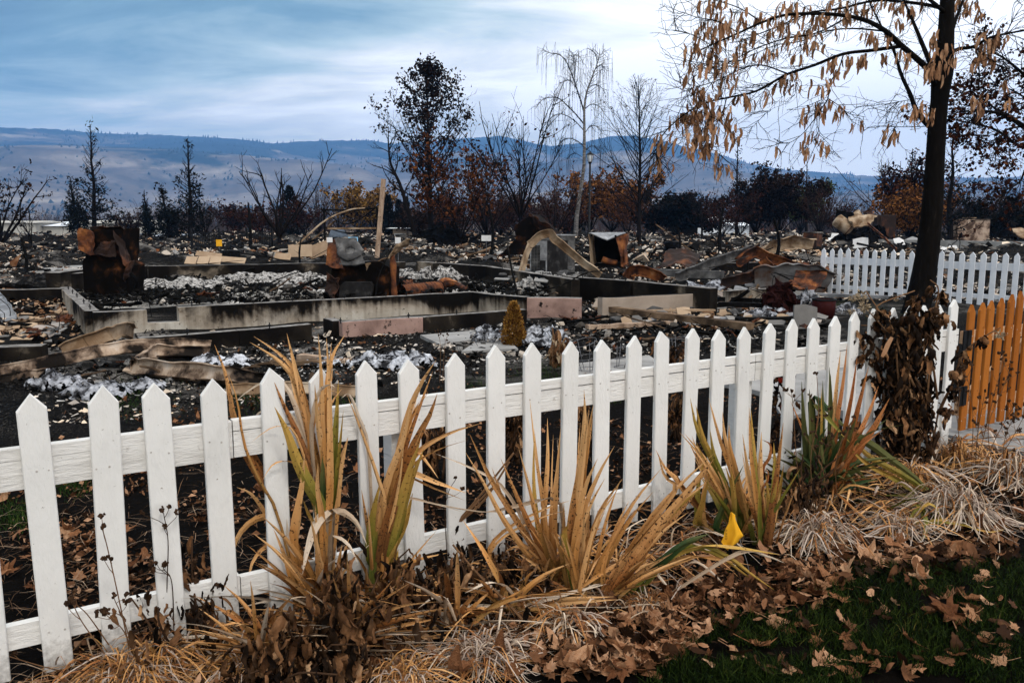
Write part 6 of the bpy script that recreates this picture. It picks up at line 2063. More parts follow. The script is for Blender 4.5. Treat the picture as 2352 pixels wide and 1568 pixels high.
flat_sheet('crushed_casing', 'black box-shaped casing at the left top of the scrap pile', 'casing', [P_(1920, 482, Yr + .5), P_(1958, 488, Yr), P_(1965, 530, Yr - .3), P_(1925, 525, Yr + .4)], .3, M['soot'], .1, 1.1, 3)
flat_sheet('crushed_casing', 'brown bent hood sheet across the middle of the scrap pile', 'casing', [P_(1955, 500, Yr - .4), P_(2012, 496, Yr - .5), P_(1995, 520, Yr - .9), P_(1965, 525, Yr - .8)], .1, M['rust_tan'], .18, 1.0, 4)
flat_sheet('crushed_casing', 'curling brown sheet standing above the scrap pile', 'casing', [P_(1980, 488, Yr), P_(2005, 480, Yr + .2), P_(2012, 505, Yr), P_(1990, 500, Yr - .4)], .06, M['rust_dark'], .35, 1.2, 5)
flat_sheet('crushed_casing', 'rusty angular sheet over the top of the scrap pile', 'casing', [P_(1945, 483, Yr + .2), P_(1975, 488, Yr), P_(1985, 505, Yr - .3), P_(1955, 502, Yr - .2)], .05, M['rust_tan'], .2, 1.2, 6)
hump('scrap_heap', 'black scrap heap under the tilted tank and brown sheets', 'scrap heap', 1975, 570, 130, 52, .0, M['soot'], 21, amp=.4, fs=3)
def locker():
 b0 = at(2033, 556, .3)
 root = thing('metal_locker', b0, 'upright brown metal locker at the right side of the scrap pile', 'locker')
 s = b0.y / F
 h = P_(2033, 495, b0.y).z - .3
 b = MB()
 b.box(b0 + Vector((0, .3, h / 2)), (46 * s, .5, h), .12)
 b.build('body', M['rust_dark'], root)
 b = MB()
 b.box(b0 + Vector((2 * s, .02, h * .5)), (34 * s, .03, h * .9), .12)
 b.build('door', M['rust_dark'], root)
 b = MB()
 b.box(b0 + Vector((0, .3, h + .012)), (50 * s, .54, .02), .12)
 b.build('top_plate', M['galv_dark'], root)
locker()
strip('steel_angle', 'thin rusty beam leaning down from the scrap pile to the far fence', 'metal beam', [P_(1992, 512, Yr - 1), P_(2020, 535, Yr - 2.5), P_(2060, 573, Yr - 4.5)], .12, M['rust'], lip=.05, seed=31)
rng = random.Random(66)
for i in range(16):
 x, y = rng.uniform(1900, 2110), rng.uniform(545, 572)
 tile_obj('white broken wall panel below the scrap pile', (x, y), .2, rng.uniform(18, 40), rng.uniform(14, 28), (rng.uniform(-1.3, -.2), rng.gauss(0, .4), rng.uniform(-.6, .6)), M['panel_white'], 'cladding_scrap', 'cladding', 'white wall panels below the scrap pile', .03)
for i in range(9):
 x = 2110 + i * 27 + rng.uniform(-8, 8)
 tile_obj('white panel scrap along the grey block wall', (x, 574), .05, rng.uniform(16, 34), rng.uniform(8, 18), (rng.uniform(-1.2, -.2), rng.gauss(0, .3), rng.uniform(-.4, .4)), M['panel_white'], 'cladding_scrap', 'cladding', 'white panel scraps along the block wall', .03)
def chimney():
 c = at(2233, 562, .1)
 s = c.y / F
 root = thing('chimney_block', c, 'square scorched stucco chimney block with peeled black patches', 'chimney')
 z1 = P_(2233, 507, c.y).z
 b = MB()
 b.box(c + Vector((-18 * s, .5, z1 / 2)), (42 * s, 1.0, z1), .1, taper=.97)
 b.box(c + Vector((22 * s, .62, z1 / 2)), (40 * s, .8, z1 * .98), .1, taper=.96)
 b.build('wall', M['brickruin'], root)
 b = MB()
 b.box(c + Vector((2 * s, .55, z1 + .03)), (84 * s, 1.0, .05), .1)
 b.build('cap', M['soot_grey'], root)
 b = MB()
 b.box(c + Vector((-2 * s, .5, z1 + .085)), (26 * s, .4, .05), .1)
 b.build('flue_lid', M['rust_tan'], root)
chimney()
hump('debris_heap', 'black debris heap right of the scorched chimney block', 'debris', 2330, 562, 110, 36, .1, M['soot'], 22, amp=.4)
flat_sheet('rust_plate', 'rusty plate at the picture edge beyond the chimney block', 'metal plate', [P_(2325, 525, 34), P_(2362, 528, 34), P_(2366, 552, 33), P_(2345, 548, 33)], .04, M['rust_tan'], .08, 1.2, 4)
hump('tarpaulin', 'black wrinkled sheet left of the scorched chimney block', 'sheet', 2145, 562, 56, 30, .1, M['soot_grey'], 23, amp=.5)
# signs stuck in the rubble
for x, y, w, h, mt, lab in ((757, 551, 13, 11, 'panel_white', 'small white notice card hanging on the drum appliance'), (811, 551, 22, 13, 'sign_blue', 'small blue and white sign in the far rubble beyond the drum appliance'), (914, 552, 13, 14, 'panel_white', 'small white notice card on a stake near the bent pipe head'), (1117, 547, 22, 13, 'panel_white', 'white sign board under the brown thicket'), (503, 558, 13, 15, 'yellow', 'yellow notice on the black iron fence far left')):
 Y = 30 if x != 757 else gy(830, 690, .1) - .15
 p = P_(x, y, Y)
 s = Y / F
 root = thing('notice_sign', p, lab, 'sign')
 b = MB()
 b.box(p, (w * s, .012, h * s), .05)
 b.build('board', M[mt], root)
 b = MB()
 if x != 757:
  b.tube([Vector((p.x, p.y + .02, 0)), p + Vector((0, .02, h * s * .3))], .012, 5)
 else:
  b.box(p + Vector((0, .01, h * s * .55)), (.02, .02, .02))
 b.build('stake', M['wire'], root)
def iron_fence():
 root = thing('iron_railing', at(446, 584), 'low black iron railing far off on the left in front of the trees', 'railing')
 A, B = at(440, 572), at(625, 570)
 b = MB()
 h = 1.0
 n = 44
 for i in range(n + 1):
  p = A.lerp(B, i / n)
  b.bar(p, p + Vector((0, 0, h)), .03, .03)
 b.bar(A + Vector((0, 0, h * .95)), B + Vector((0, 0, h * .95)), .04, .04)
 b.bar(A + Vector((0, 0, .15)), B + Vector((0, 0, .15)), .04, .04)
 b.build('railing_panel', M['black_metal'], root)
 for i in (0, 15, 30, 44):
  b = MB()
  p = A.lerp(B, i / n)
  b.box(p + Vector((0, .06, .6)), (.1, .08, 1.2))
  b.build('post', M['black_metal'], root)
iron_fence()
# ------------------------------------------------------------------ buildings beyond the burnt lots
def building(name, label, x0, x1, yr, ye, yb, Y, roofm, wallm, win=0, depth=14, cat='building', wy=.5):
 A, B = P_(x0, yb, Y), P_(x1, yb, Y)
 ze, zr = P_(x0, ye, Y).z, P_(x0, yr, Y + depth * .5).z
 zb = ground_z(A.x, A.y) - .3
 root = thing(name, Vector((A.x, A.y, 0)), label, cat)
 b = MB()
 cx = (A.x + B.x) / 2
 b.box((cx, Y + depth / 2, (zb + ze) / 2), (B.x - A.x, depth, ze - zb))
 b.build('wall', wallm, root)
 b = MB()
 o = .5
 b.prism([Vector((A.x - o, Y - o, ze + .01)), Vector((A.x - o, Y + depth / 2, zr)), Vector((A.x - o, Y + depth + o, ze + .01))], (0, 0, 0), (B.x - A.x + 2 * o, 0, 0))
 b.build('roof', roofm, root)
 for i in range(win):
  x = A.x + (B.x - A.x) * (i + .6) / (win + .2)
  w = (B.x - A.x) / win * .36
  zc = zb + (ze - zb) * (wy + .12)
  fr = MB()
  fr.box((x, Y - .04, zc), (w * 1.9 + .16, .06, (ze - zb) * .26 + .16))
  f = fr.build('window', M['panel_white'], root)
  pn = MB()
  pn.box((x, Y - .08, zc), (w * 1.9, .04, (ze - zb) * .26))
  pn.build('pane', M['glass_dark'], f)
building('school_building', 'long pale building with a white metal roof behind the burnt spires', 84, 182, 509, 519, 552, 128, M['roof_white'], M['build_white'], 6, wy=.35)
building('school_building', 'pale flat building end with a row of small windows right of the white roof', 180, 342, 506, 513, 552, 124, M['build_white'], M['build_white'], 9, 8, wy=.35)
building('school_building', 'cream block at the left edge with dark windows under the trees', -60, 84, 507, 512, 552, 126, M['build_white'], M['build_white'], 5, 8, wy=.35)
building('carport', 'grey ribbed carport roof low in front of the pale buildings', 200, 412, 537, 549, 566, 72, M['roof_grey'], M['soot'], 0, 8, 'carport')
building('farm_building', 'white farm building with a metal roof between bare trees', 1597, 1665, 489, 507, 540, 92, M['roof_white'], M['roof_white'], 0, 12)
building('farm_building', 'small dark gabled shed beside the white farm building', 1558, 1602, 495, 506, 540, 84, M['roof_grey'], M['char'], 0, 6)
building('farm_building', 'low white annex roof right of the white farm building', 1664, 1720, 511, 518, 540, 98, M['roof_white'], M['roof_white'], 0, 8)
building('block_shed', 'small tan block shed with a flat white roof by the egg-shaped tree', 903, 935, 523, 525, 552, 66, M['panel_white'], M['slab_tan'], 1, 4, wy=.4)
building('block_shed', 'low brown shed partly hidden by the egg-shaped tree trunk', 936, 965, 525, 528, 552, 70, M['rust_dark'], M['rust_dark'], 0, 4)
building('ranch_house', 'tiny white farm roof out on the valley floor past the birch', 1222, 1262, 466, 470, 480, 420, M['roof_white'], M['build_white'], 2, 14)
# ------------------------------------------------------------------ countable loose pieces
rng = random.Random(404)
protos = {}
kinds = [('concrete_chunk', 'concrete chunk', M['chunk'], .7), ('charred_lump', 'charred lump', M['char'], .6), ('rusted_scrap', 'scrap metal', M['rust'], .25), ('ash_block', 'ash block', M['ash_pale'], .6)]
for nm, ct, mt, fl in kinds:
 L = []
 for v in range(4):
  r2 = random.Random(v * 31 + len(nm))
  b = MB()
  if nm == 'rusted_scrap':
   b.sheet(crumple([Vector((-.5, -.3, 0)), Vector((.5, -.35, .1)), Vector((.45, .35, .05)), Vector((-.5, .3, .12))], 8, 6, .3, 2.2, v * 5), 8, 6, .02)
  else:
   vs = []
   n = 7
   poly = [(math.cos(6.28 * i / n + r2.uniform(-.3, .3)) * r2.uniform(.35, .55), math.sin(6.28 * i / n) * r2.uniform(.3, .5)) for i in range(n)]
   b.prism([Vector((x, y, 0)) for x, y in poly], (0, 0, -.2), (r2.uniform(-.1, .1), r2.uniform(-.1, .1), fl * r2.uniform(.3, .6)))
  L.append(b)
 protos[nm] = [L, [None] * 4]
zones = [('inside the grey foundation', INSIDE, .14, 90), ('by the golden shrub in the yard', [(900, 800), (1150, 745), (1500, 745), (1700, 770), (1300, 830)], .01, 60), ('around the cabinet and air conditioner', [(1100, 625), (1400, 600), (1560, 640), (1300, 640)], .02, 70),
   ('beyond the far fence', [(1900, 580), (2400, 585), (2400, 700), (1930, 670)], .02, 80), ('behind the back wall of the foundation', [(330, 600), (900, 592), (900, 575), (330, 580)], .1, 90), ('around the beam heap', [(1500, 640), (1880, 620), (1880, 670), (1640, 690)], .02, 70),
   ('in the yard by the metal channels', [(150, 830), (480, 810), (600, 860), (300, 900), (100, 890)], .0, 40), ('in the far rubble under the trees', [(900, 555), (1850, 548), (1850, 600), (950, 590)], .05, 110)]
cols = {'concrete_chunk': 'broken grey or tan concrete chunk ', 'charred_lump': 'black charred lump ', 'rusted_scrap': 'crumpled rusty scrap ', 'ash_block': 'pale ashy block '}
for zi, (zn, poly, z, n) in enumerate(zones):
 xs, ys = [p[0] for p in poly], [p[1] for p in poly]
 k = 0
 while k < n:
  x, y = rng.uniform(min(xs), max(xs)), rng.uniform(min(ys), max(ys))
  if not in_poly(x, y, poly):
   continue
  k += 1
  nm, ct, mt, fl = kinds[rng.choices(range(4), (4, 2.5, 2.6, 2))[0]]
  v = rng.randrange(4)
  p = at(x, y, z)
  s = min(.75, rng.uniform(12, 30) * p.y / F)
  pr = protos[nm]
  if pr[1][v] is None:
   o = pr[0][v].build(nm, mt)
   pr[1][v] = o
  else:
   o = pr[1][v].copy()
   COL.objects.link(o)
  o.location = p + Vector((0, 0, ground_z(p.x, p.y) if z < .1 else .05))
  o.rotation_euler = (rng.gauss(0, .3), rng.gauss(0, .3), rng.uniform(0, 6.28))
  o.scale = (s, s * rng.uniform(.6, 1), s * rng.uniform(.6, 1.1))
  tag(o, cols[nm] + zn, ct, ct + 's ' + zn)
# ------------------------------------------------------------------ burnt sticks, wires and loose sheet among the ruins
def loose_pieces():
 rng = random.Random(707)
 zones = [('in the rubble behind the back wall', [(300, 598), (930, 596), (900, 556), (250, 560)], 48, .05), ('on the ash bed inside the foundation', INSIDE, 56, .2), ('among the rubble around the cabinet', [(1000, 600), (1560, 640), (1560, 560), (1000, 556)], 64, .05),
    ('in the beam heap before the far fence', [(1480, 640), (1880, 690), (1880, 600), (1560, 575)], 58, .1), ('in the yard before the tan wall', [(1340, 700), (1860, 690), (1880, 760), (1500, 800), (1250, 780)], 66, .05), ('below the scrap pile at the far fence', [(1880, 560), (2380, 570), (2380, 600), (1900, 590)], 24, .06),
    ('in the flake heap beside the foundation side wall', [(-20, 690), (150, 690), (190, 790), (0, 790)], 30, .06), ('by the bent metal channels', [(20, 830), (560, 800), (900, 800), (860, 880), (60, 890)], 34, .02)]
 for zn, poly, n, z in zones:
  xs, ys = [p[0] for p in poly], [p[1] for p in poly]
  k = 0
  while k < n:
   x, y = rng.uniform(min(xs), max(xs)), rng.uniform(min(ys), max(ys))
   if not in_poly(x, y, poly):
    continue
   k += 1
   p = at(x, y, z)
   s = p.y / F
   L = min(2.2, rng.uniform(26, 135) * s)
   a = rng.gauss(0, .7)
   b = MB()
   q = rng.random()
   if q < .55:
    d = Vector((math.cos(a), math.sin(a), rng.gauss(.08, .22))) * L / 2
    if p.z - abs(d.z) < 0:
     p.z = abs(d.z) + .01
    w = min(.13, rng.uniform(2.5, 10) * s)
    pts = [p - d, p - d * .3 + Vector((0, 0, rng.gauss(0, .02))), p + d * .4 + Vector((0, 0, rng.gauss(0, .02))), p + d]
    b.tube(catmull(pts, 7), [w * .5 * rng.uniform(.75, 1.1) for _ in range(8)], 5)
    tag(b.build('charred_stick', rng.choice((M['char'], M['char'], M['char_board'])), loc=p), 'burnt black stick lying ' + zn, 'stick', 'burnt sticks ' + zn)
   elif q < .75:
    h = rng.uniform(18, 55) * s
    pts = [Vector((p.x, p.y, 0)), p + Vector((rng.gauss(0, .2) * h, 0, h * .5)), p + Vector((rng.gauss(0, .5) * h, rng.gauss(0, .3) * h, h)), p + Vector((rng.gauss(0, 1) * h, 0, h * rng.uniform(.5, 1.2)))]
    b.tube(catmull(pts, 10), .9 * s, 4)
    tag(b.build('bent_wire', M['char'], loc=p), 'thin bent black wire sticking up ' + zn, 'wire', 'bent wires ' + zn)
   else:
    w = min(.6, rng.uniform(20, 48) * s)
    M_ = Matrix.Rotation(rng.uniform(0, 6.28), 3, 'Z') @ Matrix.Rotation(rng.uniform(-.9, .5), 3, 'X')
    c = [p + Vector((0, 0, w * .22)) + M_ @ Vector((x_ * w * .5, y_ * w * .3, 0)) for x_, y_ in ((-1, -1), (1, -.8), (.8, 1), (-.9, .9))]
    b.sheet(crumple(c, 10, 7, w * .16, 3.2 / w, k), 10, 7, .006)
    warm = rng.random() < .6
    tag(b.build('torn_sheet', M['rust'] if warm else M['galv_dark'], loc=p), ('rust orange torn metal sheet ' if warm else 'dull grey torn metal sheet ') + zn, 'metal sheet', ('rusty' if warm else 'grey') + ' torn sheets ' + zn)
loose_pieces()
def snags():
 L = [(1655, 600, 478, 9, 'charred snag trunk standing in front of the white farm building'), (1782, 606, 500, 8, 'black broken trunk rising from rubble before the rusty bin'), (575, 577, 470, 7, 'black bare trunk at the iron railing'), (316, 600, 520, 7, 'short charred trunk beside the upright furnace'), (1128, 590, 470, 7, 'black trunk standing in the brown thicket rubble'), (1560, 585, 520, 6, 'thin charred post by the black bucket'), (690, 615, 548, 5, 'charred post stub before the orange tan boards'), (60, 640, 545, 8, 'rust brown gate post at the far left rubble'), (1262, 640, 596, 5, 'burnt stake beside the air conditioner'), (1715, 640, 575, 6, 'charred stake among the steel girders'), (2140, 600, 528, 6, 'black post behind the far fence near the leaning trunk'), (2275, 560, 515, 4, 'thin black stake beside the chimney block')]
 rng = random.Random(9)
 for x, y, top, w, lab in L:
  p = at(x, y)
  s = p.y / F
  h = aty(x, top, p.y).z
  b = MB()
  pts = catmull([p, p + Vector((rng.gauss(0, .04) * h, 0, h * .5)), p + Vector((rng.gauss(0, .06) * h, 0, h))], 10)
  b.tube(pts, [w * .5 * s * (1.25 - .7 * k / 10) * rng.uniform(.88, 1.1) for k in range(11)], 7)
  for k in range(5):
   q, d = on(pts, rng.uniform(.45, .95))
   e = limb(rng, q, rotd(rng, d, R(rng.uniform(30, 70))), h * rng.uniform(.08, .25), 3, .2, .05)
   b.tube(e, [w * .14 * s, w * .1 * s, w * .07 * s, w * .03 * s], 4)
  tag(b.build('charred_snag', M['char'], loc=p), lab, 'snag')
snags()
# ------------------------------------------------------------------ plants along the fence
def c5(x, y):
 return 490 + .5116 * x, 765.6 + .5116 * y
def c6(x, y):
 return 1286 + .5116 * x, 765.6 + .5116 * y
def blade_px(b, ctrl, Y0, Y1, wpx, m, rng, n=12, fold=.22, tw=None, prof=None):
 k = len(ctrl) - 1
 pts = []
 for i, (x, y) in enumerate(ctrl):
  t = i / k
  pts.append(aty(x, y, Y0 + (Y1 - Y0) * t))
 pts = catmull(pts, n)
 w = wpx * Y0 / F
 b.blade(pts, w, Vector((1, .25 * rng.uniform(-1, 1), 0)), m, fold * rng.choice((-1, 1)), prof, tw if tw is not None else rng.uniform(-.5, .5))
IRIS_MATS = ['blade_tan', 'blade_brown', 'blade_green', 'blade_dkgreen', 'blade_red', 'blade_pale']
T, B_, G, DG, RD, PL = range(6)
def iris(label, basepx, blades, conv, seed, extra=(), group=None, ratio=(0.0, .14)):
 rng = random.Random(seed)
 base = at(*basepx)
 root = thing('iris_clump', base, label, 'iris clump', group)
 by = {}
 for m, w, pts in blades:
  ctrl = [conv(*p) for p in reversed(pts)]
  fx = basepx[0] + (ctrl[0][0] - basepx[0]) * .45
  ctrl = [(fx, basepx[1] + rng.uniform(-14, 10))] + ctrl
  key = 'green_leaves' if m in (G, DG) else 'dry_leaves'
  blade_px(by.setdefault(key, MB()), ctrl, base.y + rng.uniform(-.06, .06), base.y + rng.uniform(-.22, .08), w * (1.5 if seed == 1 else 1.25), m, rng)
  if rng.random() < .75:
   jx, jy, sc = rng.gauss(0, 11), rng.gauss(6, 14), rng.uniform(.72, 1.02)
   c2 = [ctrl[0]] + [(fx + (x - fx) * sc + jx * i / len(ctrl), basepx[1] + (y - basepx[1]) * sc + jy * i / len(ctrl)) for i, (x, y) in enumerate(ctrl[1:], 1)]
   m2 = m if rng.random() < .6 else (T if m != DG else G)
   key = 'green_leaves' if m2 in (G, DG) else 'dry_leaves'
   blade_px(by.setdefault(key, MB()), c2, base.y + rng.uniform(-.08, .08), base.y + rng.uniform(-.2, .14), w * rng.uniform(.7, 1.15), m2, rng)
 for m, n, spread, hpx, wpx, droop, xoff in extra:
  for i in range(int(n * 1.7)):
   a = rng.gauss(xoff, spread)
   L = hpx * rng.uniform(.45, 1.1)
   x0, y0 = basepx[0] + rng.gauss(0, 16), basepx[1] + rng.uniform(-16, 12)
   ctrl = [(x0, y0)]
   dr = droop * rng.uniform(.2, 1.5)
   for t in (.33, .66, 1.0):
    ctrl.append((x0 + L * math.sin(a) * t * (1 + dr * t * .5), y0 - L * math.cos(a) * (t - dr * t * t * .55)))
   key = 'green_leaves' if m in (G, DG) else 'dry_leaves'
   blade_px(by.setdefault(key, MB()), ctrl, base.y + rng.uniform(-.1, .06), base.y + rng.uniform(-.3, .16), wpx * rng.uniform(.6, 1.2), m, rng)
 for key, b in by.items():
  b.build(key, [M[q] for q in IRIS_MATS], root)
 return root
A_ = [(T, 15, [(330, 0), (375, 190), (440, 480), (500, 800)]), (T, 16, [(165, 40), (290, 120), (370, 220), (430, 450), (490, 760)]), (T, 15, [(470, 0), (485, 200), (490, 450), (520, 800)]),
  (T, 13, [(508, 20), (520, 250), (525, 600), (520, 800)]), (T, 11, [(592, 5), (532, 110), (505, 300), (500, 600)]), (B_, 15, [(5, 50), (60, 200), (100, 420), (180, 600), (275, 770)]), (B_, 18, [(10, 290), (80, 430), (160, 560), (280, 790)]),
  (B_, 13, [(70, 230), (100, 380), (190, 560), (300, 800)]), (G, 24, [(275, 330), (330, 440), (380, 580), (440, 700), (490, 820)]), (PL, 9, [(95, 308), (180, 240), (250, 215), (320, 230), (370, 330), (420, 500), (480, 760)]),
  (PL, 9, [(150, 440), (200, 360), (260, 335), (330, 350), (390, 450), (470, 720)]), (G, 19, [(562, 210), (550, 420), (530, 650), (505, 820)]), (T, 18, [(605, 465), (570, 600), (545, 800)]), (PL, 8, [(545, 240), (520, 230), (470, 270), (440, 430), (455, 700)]),
  (PL, 22, [(400, 1080), (425, 960), (465, 850), (515, 805), (520, 900)]), (PL, 15, [(690, 950), (640, 845), (560, 795), (520, 850)]), (B_, 30, [(280, 960), (340, 1040), (430, 1100), (510, 1180)]), (T, 26, [(370, 960), (430, 1020), (500, 1090), (530, 1160)]),
  (PL, 24, [(60, 1610), (150, 1450), (250, 1260), (380, 1150), (490, 1120)]), (PL, 17, [(150, 1440), (210, 1270), (300, 1165), (420, 1130), (500, 1140)]), (T, 9, [(105, 690), (170, 720), (230, 800), (300, 920)]), (T, 13, [(90, 1100), (90, 960), (150, 860), (240, 820), (300, 880)]),
  (T, 17, [(410, 540), (395, 700), (360, 900), (380, 1060)]), (PL, 15, [(330, 830), (340, 950), (400, 1060)]), (G, 7, [(455, 560), (475, 680), (500, 800)]), (DG, 12, [(500, 500), (490, 640), (500, 820)]), (G, 20, [(400, 590), (430, 690), (480, 830)]),
  (T, 20, [(430, 350), (440, 520), (480, 760)]), (B_, 13, [(380, 190), (400, 330), (450, 560), (500, 800)]), (T, 13, [(530, 40), (515, 280), (500, 560), (505, 780)]), (B_, 12, [(270, 210), (320, 330), (400, 500), (480, 760)]), (T, 12, [(455, 230), (470, 400), (500, 650)]), (T, 10, [(250, 565), (280, 680), (320, 800)])]
iris('tallest dry iris clump, flame-tipped tan blades rising above the fifth and sixth pickets', (738, 1405), A_, c5, 1, [(T, 14, .30, 300, 17, .35, -.1), (B_, 13, .5, 230, 16, .8, -.2), (PL, 10, .6, 210, 14, 1.2, -.3)])
Bb = [(T, 17, [(1000, 120), (930, 230), (870, 380), (800, 700), (745, 1060)]), (B_, 24, [(1005, 270), (970, 370), (900, 500), (830, 700), (770, 900), (745, 1060)]), (T, 20, [(895, 285), (850, 480), (770, 700), (720, 1000)]), (G, 26, [(895, 715), (860, 850), (800, 960), (740, 1060)]),
  (G, 26, [(755, 650), (715, 820), (705, 980), (730, 1060)]), (T, 14, [(1205, 402), (1080, 440), (960, 500), (880, 580), (810, 760)]), (T, 17, [(1135, 715), (1000, 668), (870, 632), (800, 780)]), (T, 11, [(600, 275), (650, 400), (740, 650), (770, 800)]), (G, 24, [(930, 480), (880, 620), (830, 800), (760, 1050)]),
  (PL, 8, [(1120, 800), (960, 755), (830, 740), (760, 850)]), (T, 10, [(940, 225), (900, 300), (840, 500), (780, 800)]), (B_, 12, [(985, 170), (930, 320), (850, 560), (780, 880)]), (T, 18, [(880, 330), (855, 560), (800, 820), (750, 1040)]), (T, 9, [(1010, 650), (960, 580), (910, 540), (860, 700)]), (PL, 8, [(575, 290), (610, 275), (650, 370), (700, 560)]), (B_, 12, [(665, 700), (690, 850), (720, 1000)])]
iris('green based iris fan leaning to the right beside the tallest dry clump', (866, 1372), Bb, c5, 2, [(T, 5, .4, 200, 12, .5, .2), (G, 4, .3, 200, 18, .2, .05)])
Cc = [(T, 14, [(1130, 530), (1220, 680), (1300, 830), (1420, 1000), (1500, 1080)]), (B_, 14, [(1150, 450), (1210, 580), (1260, 680), (1400, 900), (1490, 1050)]), (T, 11, [(1420, 290), (1450, 560), (1480, 760), (1505, 980)]), (T, 13, [(1500, 380), (1500, 600), (1480, 900)]), (T, 14, [(1540, 600), (1520, 800), (1520, 980)]),
  (T, 17, [(1665, 320), (1640, 640), (1600, 880), (1580, 1000)]), (B_, 13, [(1290, 560), (1350, 700), (1420, 860), (1490, 1010)]), (PL, 8, [(1000, 540), (1150, 600), (1290, 680), (1400, 860)]), (PL, 9, [(870, 735), (1200, 800), (1380, 770), (1560, 765)]), (T, 8, [(1600, 750), (1480, 790), (1300, 890), (1240, 1000)]),
  (G, 12, [(1440, 450), (1440, 700), (1470, 960)]), (G, 14, [(1620, 800), (1590, 900), (1570, 1010)]), (T, 12, [(1560, 420), (1540, 680), (1530, 960)]), (T, 10, [(1370, 510), (1420, 700), (1480, 950)]), (B_, 9, [(1250, 600), (1310, 760), (1440, 960)])]
iris('spiky tan iris clump in front of the eleventh to thirteenth pickets', (1275, 1335), Cc, c5, 3, [(T, 14, .55, 190, 12, .45, -.2), (B_, 8, .6, 150, 12, .8, 0)])
C2 = [(T, 20, [(108, 250), (112, 400), (90, 620), (60, 800), (40, 1000)]), (T, 17, [(150, 320), (120, 500), (90, 760), (50, 1000)]), (T, 14, [(245, 505), (170, 640), (100, 820), (60, 1050)]), (T, 17, [(282, 650), (180, 800), (120, 1000), (90, 1150)]), (T, 20, [(170, 560), (110, 700), (75, 900), (60, 1080)]), (T, 14, [(130, 340), (105, 560), (70, 900)]), (G, 17, [(40, 850), (20, 900), (40, 1020)]), (B_, 18, [(70, 640), (60, 800), (50, 1000)])]
iris('dense upright tan iris clump between the thirteenth and fifteenth pickets', (1330, 1372), C2, c6, 4, [(T, 10, .3, 230, 14, .25, .15)])
Dd = [(T, 21, [(692, 538), (560, 660), (430, 800), (300, 1000), (210, 1150)]), (B_, 24, [(690, 565), (600, 680), (470, 830), (340, 1000), (220, 1160)]), (T, 19, [(670, 620), (560, 720), (420, 880), (280, 1070)]), (G, 20, [(640, 690), (520, 790), (400, 920), (260, 1100)]), (B_, 20, [(660, 590), (540, 740), (400, 900), (260, 1080)]),
  (T, 17, [(460, 600), (330, 760), (220, 960), (160, 1100)]), (T, 13, [(270, 660), (220, 800), (170, 1000), (180, 1120)]), (DG, 23, [(672, 898), (560, 940), (450, 1030), (380, 1080)]), (G, 20, [(985, 992), (800, 962), (650, 955), (480, 1010), (400, 1070)]), (G, 14, [(962, 1150), (860, 1080), (760, 1005), (640, 958), (500, 1000)]), (PL, 9, [(1010, 1030), (930, 1000), (800, 985)]), (T, 13, [(440, 540), (470, 640), (520, 700), (400, 860), (300, 1000)]), (B_, 15, [(560, 640), (480, 760), (360, 920), (240, 1100)])]
iris('spotted iris fan sweeping up to the right, left of the yellow marker flag', (1398, 1368), Dd, c6, 5, [(T, 8, .25, 220, 14, .3, .8), (B_, 8, .3, 170, 12, .3, .7)])
Ee = [(G, 17, [(610, 320), (640, 460), (700, 600), (800, 850)]), (T, 14, [(730, 350), (740, 460), (780, 600), (840, 860)]), (T, 14, [(680, 325), (720, 480), (780, 640), (830, 820)]), (T, 13, [(560, 450), (650, 560), (730, 700), (800, 840)]), (G, 15, [(585, 290), (620, 440), (720, 640), (820, 840)]), (G, 18, [(640, 470), (700, 620), (770, 740), (840, 860)]), (T, 11, [(575, 480), (660, 640), (780, 800)]), (B_, 13, [(430, 520), (470, 600), (520, 650), (600, 760)]), (T, 13, [(870, 590), (800, 700), (740, 800), (690, 900)]), (DG, 14, [(825, 590), (760, 720), (700, 870)]), (G, 20, [(670, 640), (640, 760), (620, 860)]), (G, 15, [(650, 560), (620, 700), (630, 860)])]
iris('yellow green iris clump behind the yellow marker flag', (1700, 1222), Ee, c6, 6, [(G, 8, .3, 170, 14, .3, -.2), (T, 6, .3, 190, 11, .3, -.2)])
Ff = [(G, 19, [(857, 340), (872, 550), (900, 780), (915, 940)]), (T, 19, [(905, 440), (900, 650), (915, 930)]), (B_, 19, [(1003, 400), (965, 700), (935, 930)]), (T, 13, [(820, 450), (850, 650), (900, 900)]), (G, 18, [(960, 490), (965, 650), (940, 900)]), (G, 14, [(1005, 590), (980, 740), (945, 900)]), (T, 12, [(850, 330), (860, 560), (905, 900)]), (G, 16, [(925, 660), (940, 780), (930, 930)]), (RD, 8, [(905, 475), (945, 500), (940, 560), (905, 640)])]
iris('upright narrow iris clump just right of the yellow marker flag', (1757, 1252), Ff, c6, 7, [(G, 5, .18, 190, 16, .15, 0), (B_, 4, .25, 160, 12, .3, 0)])
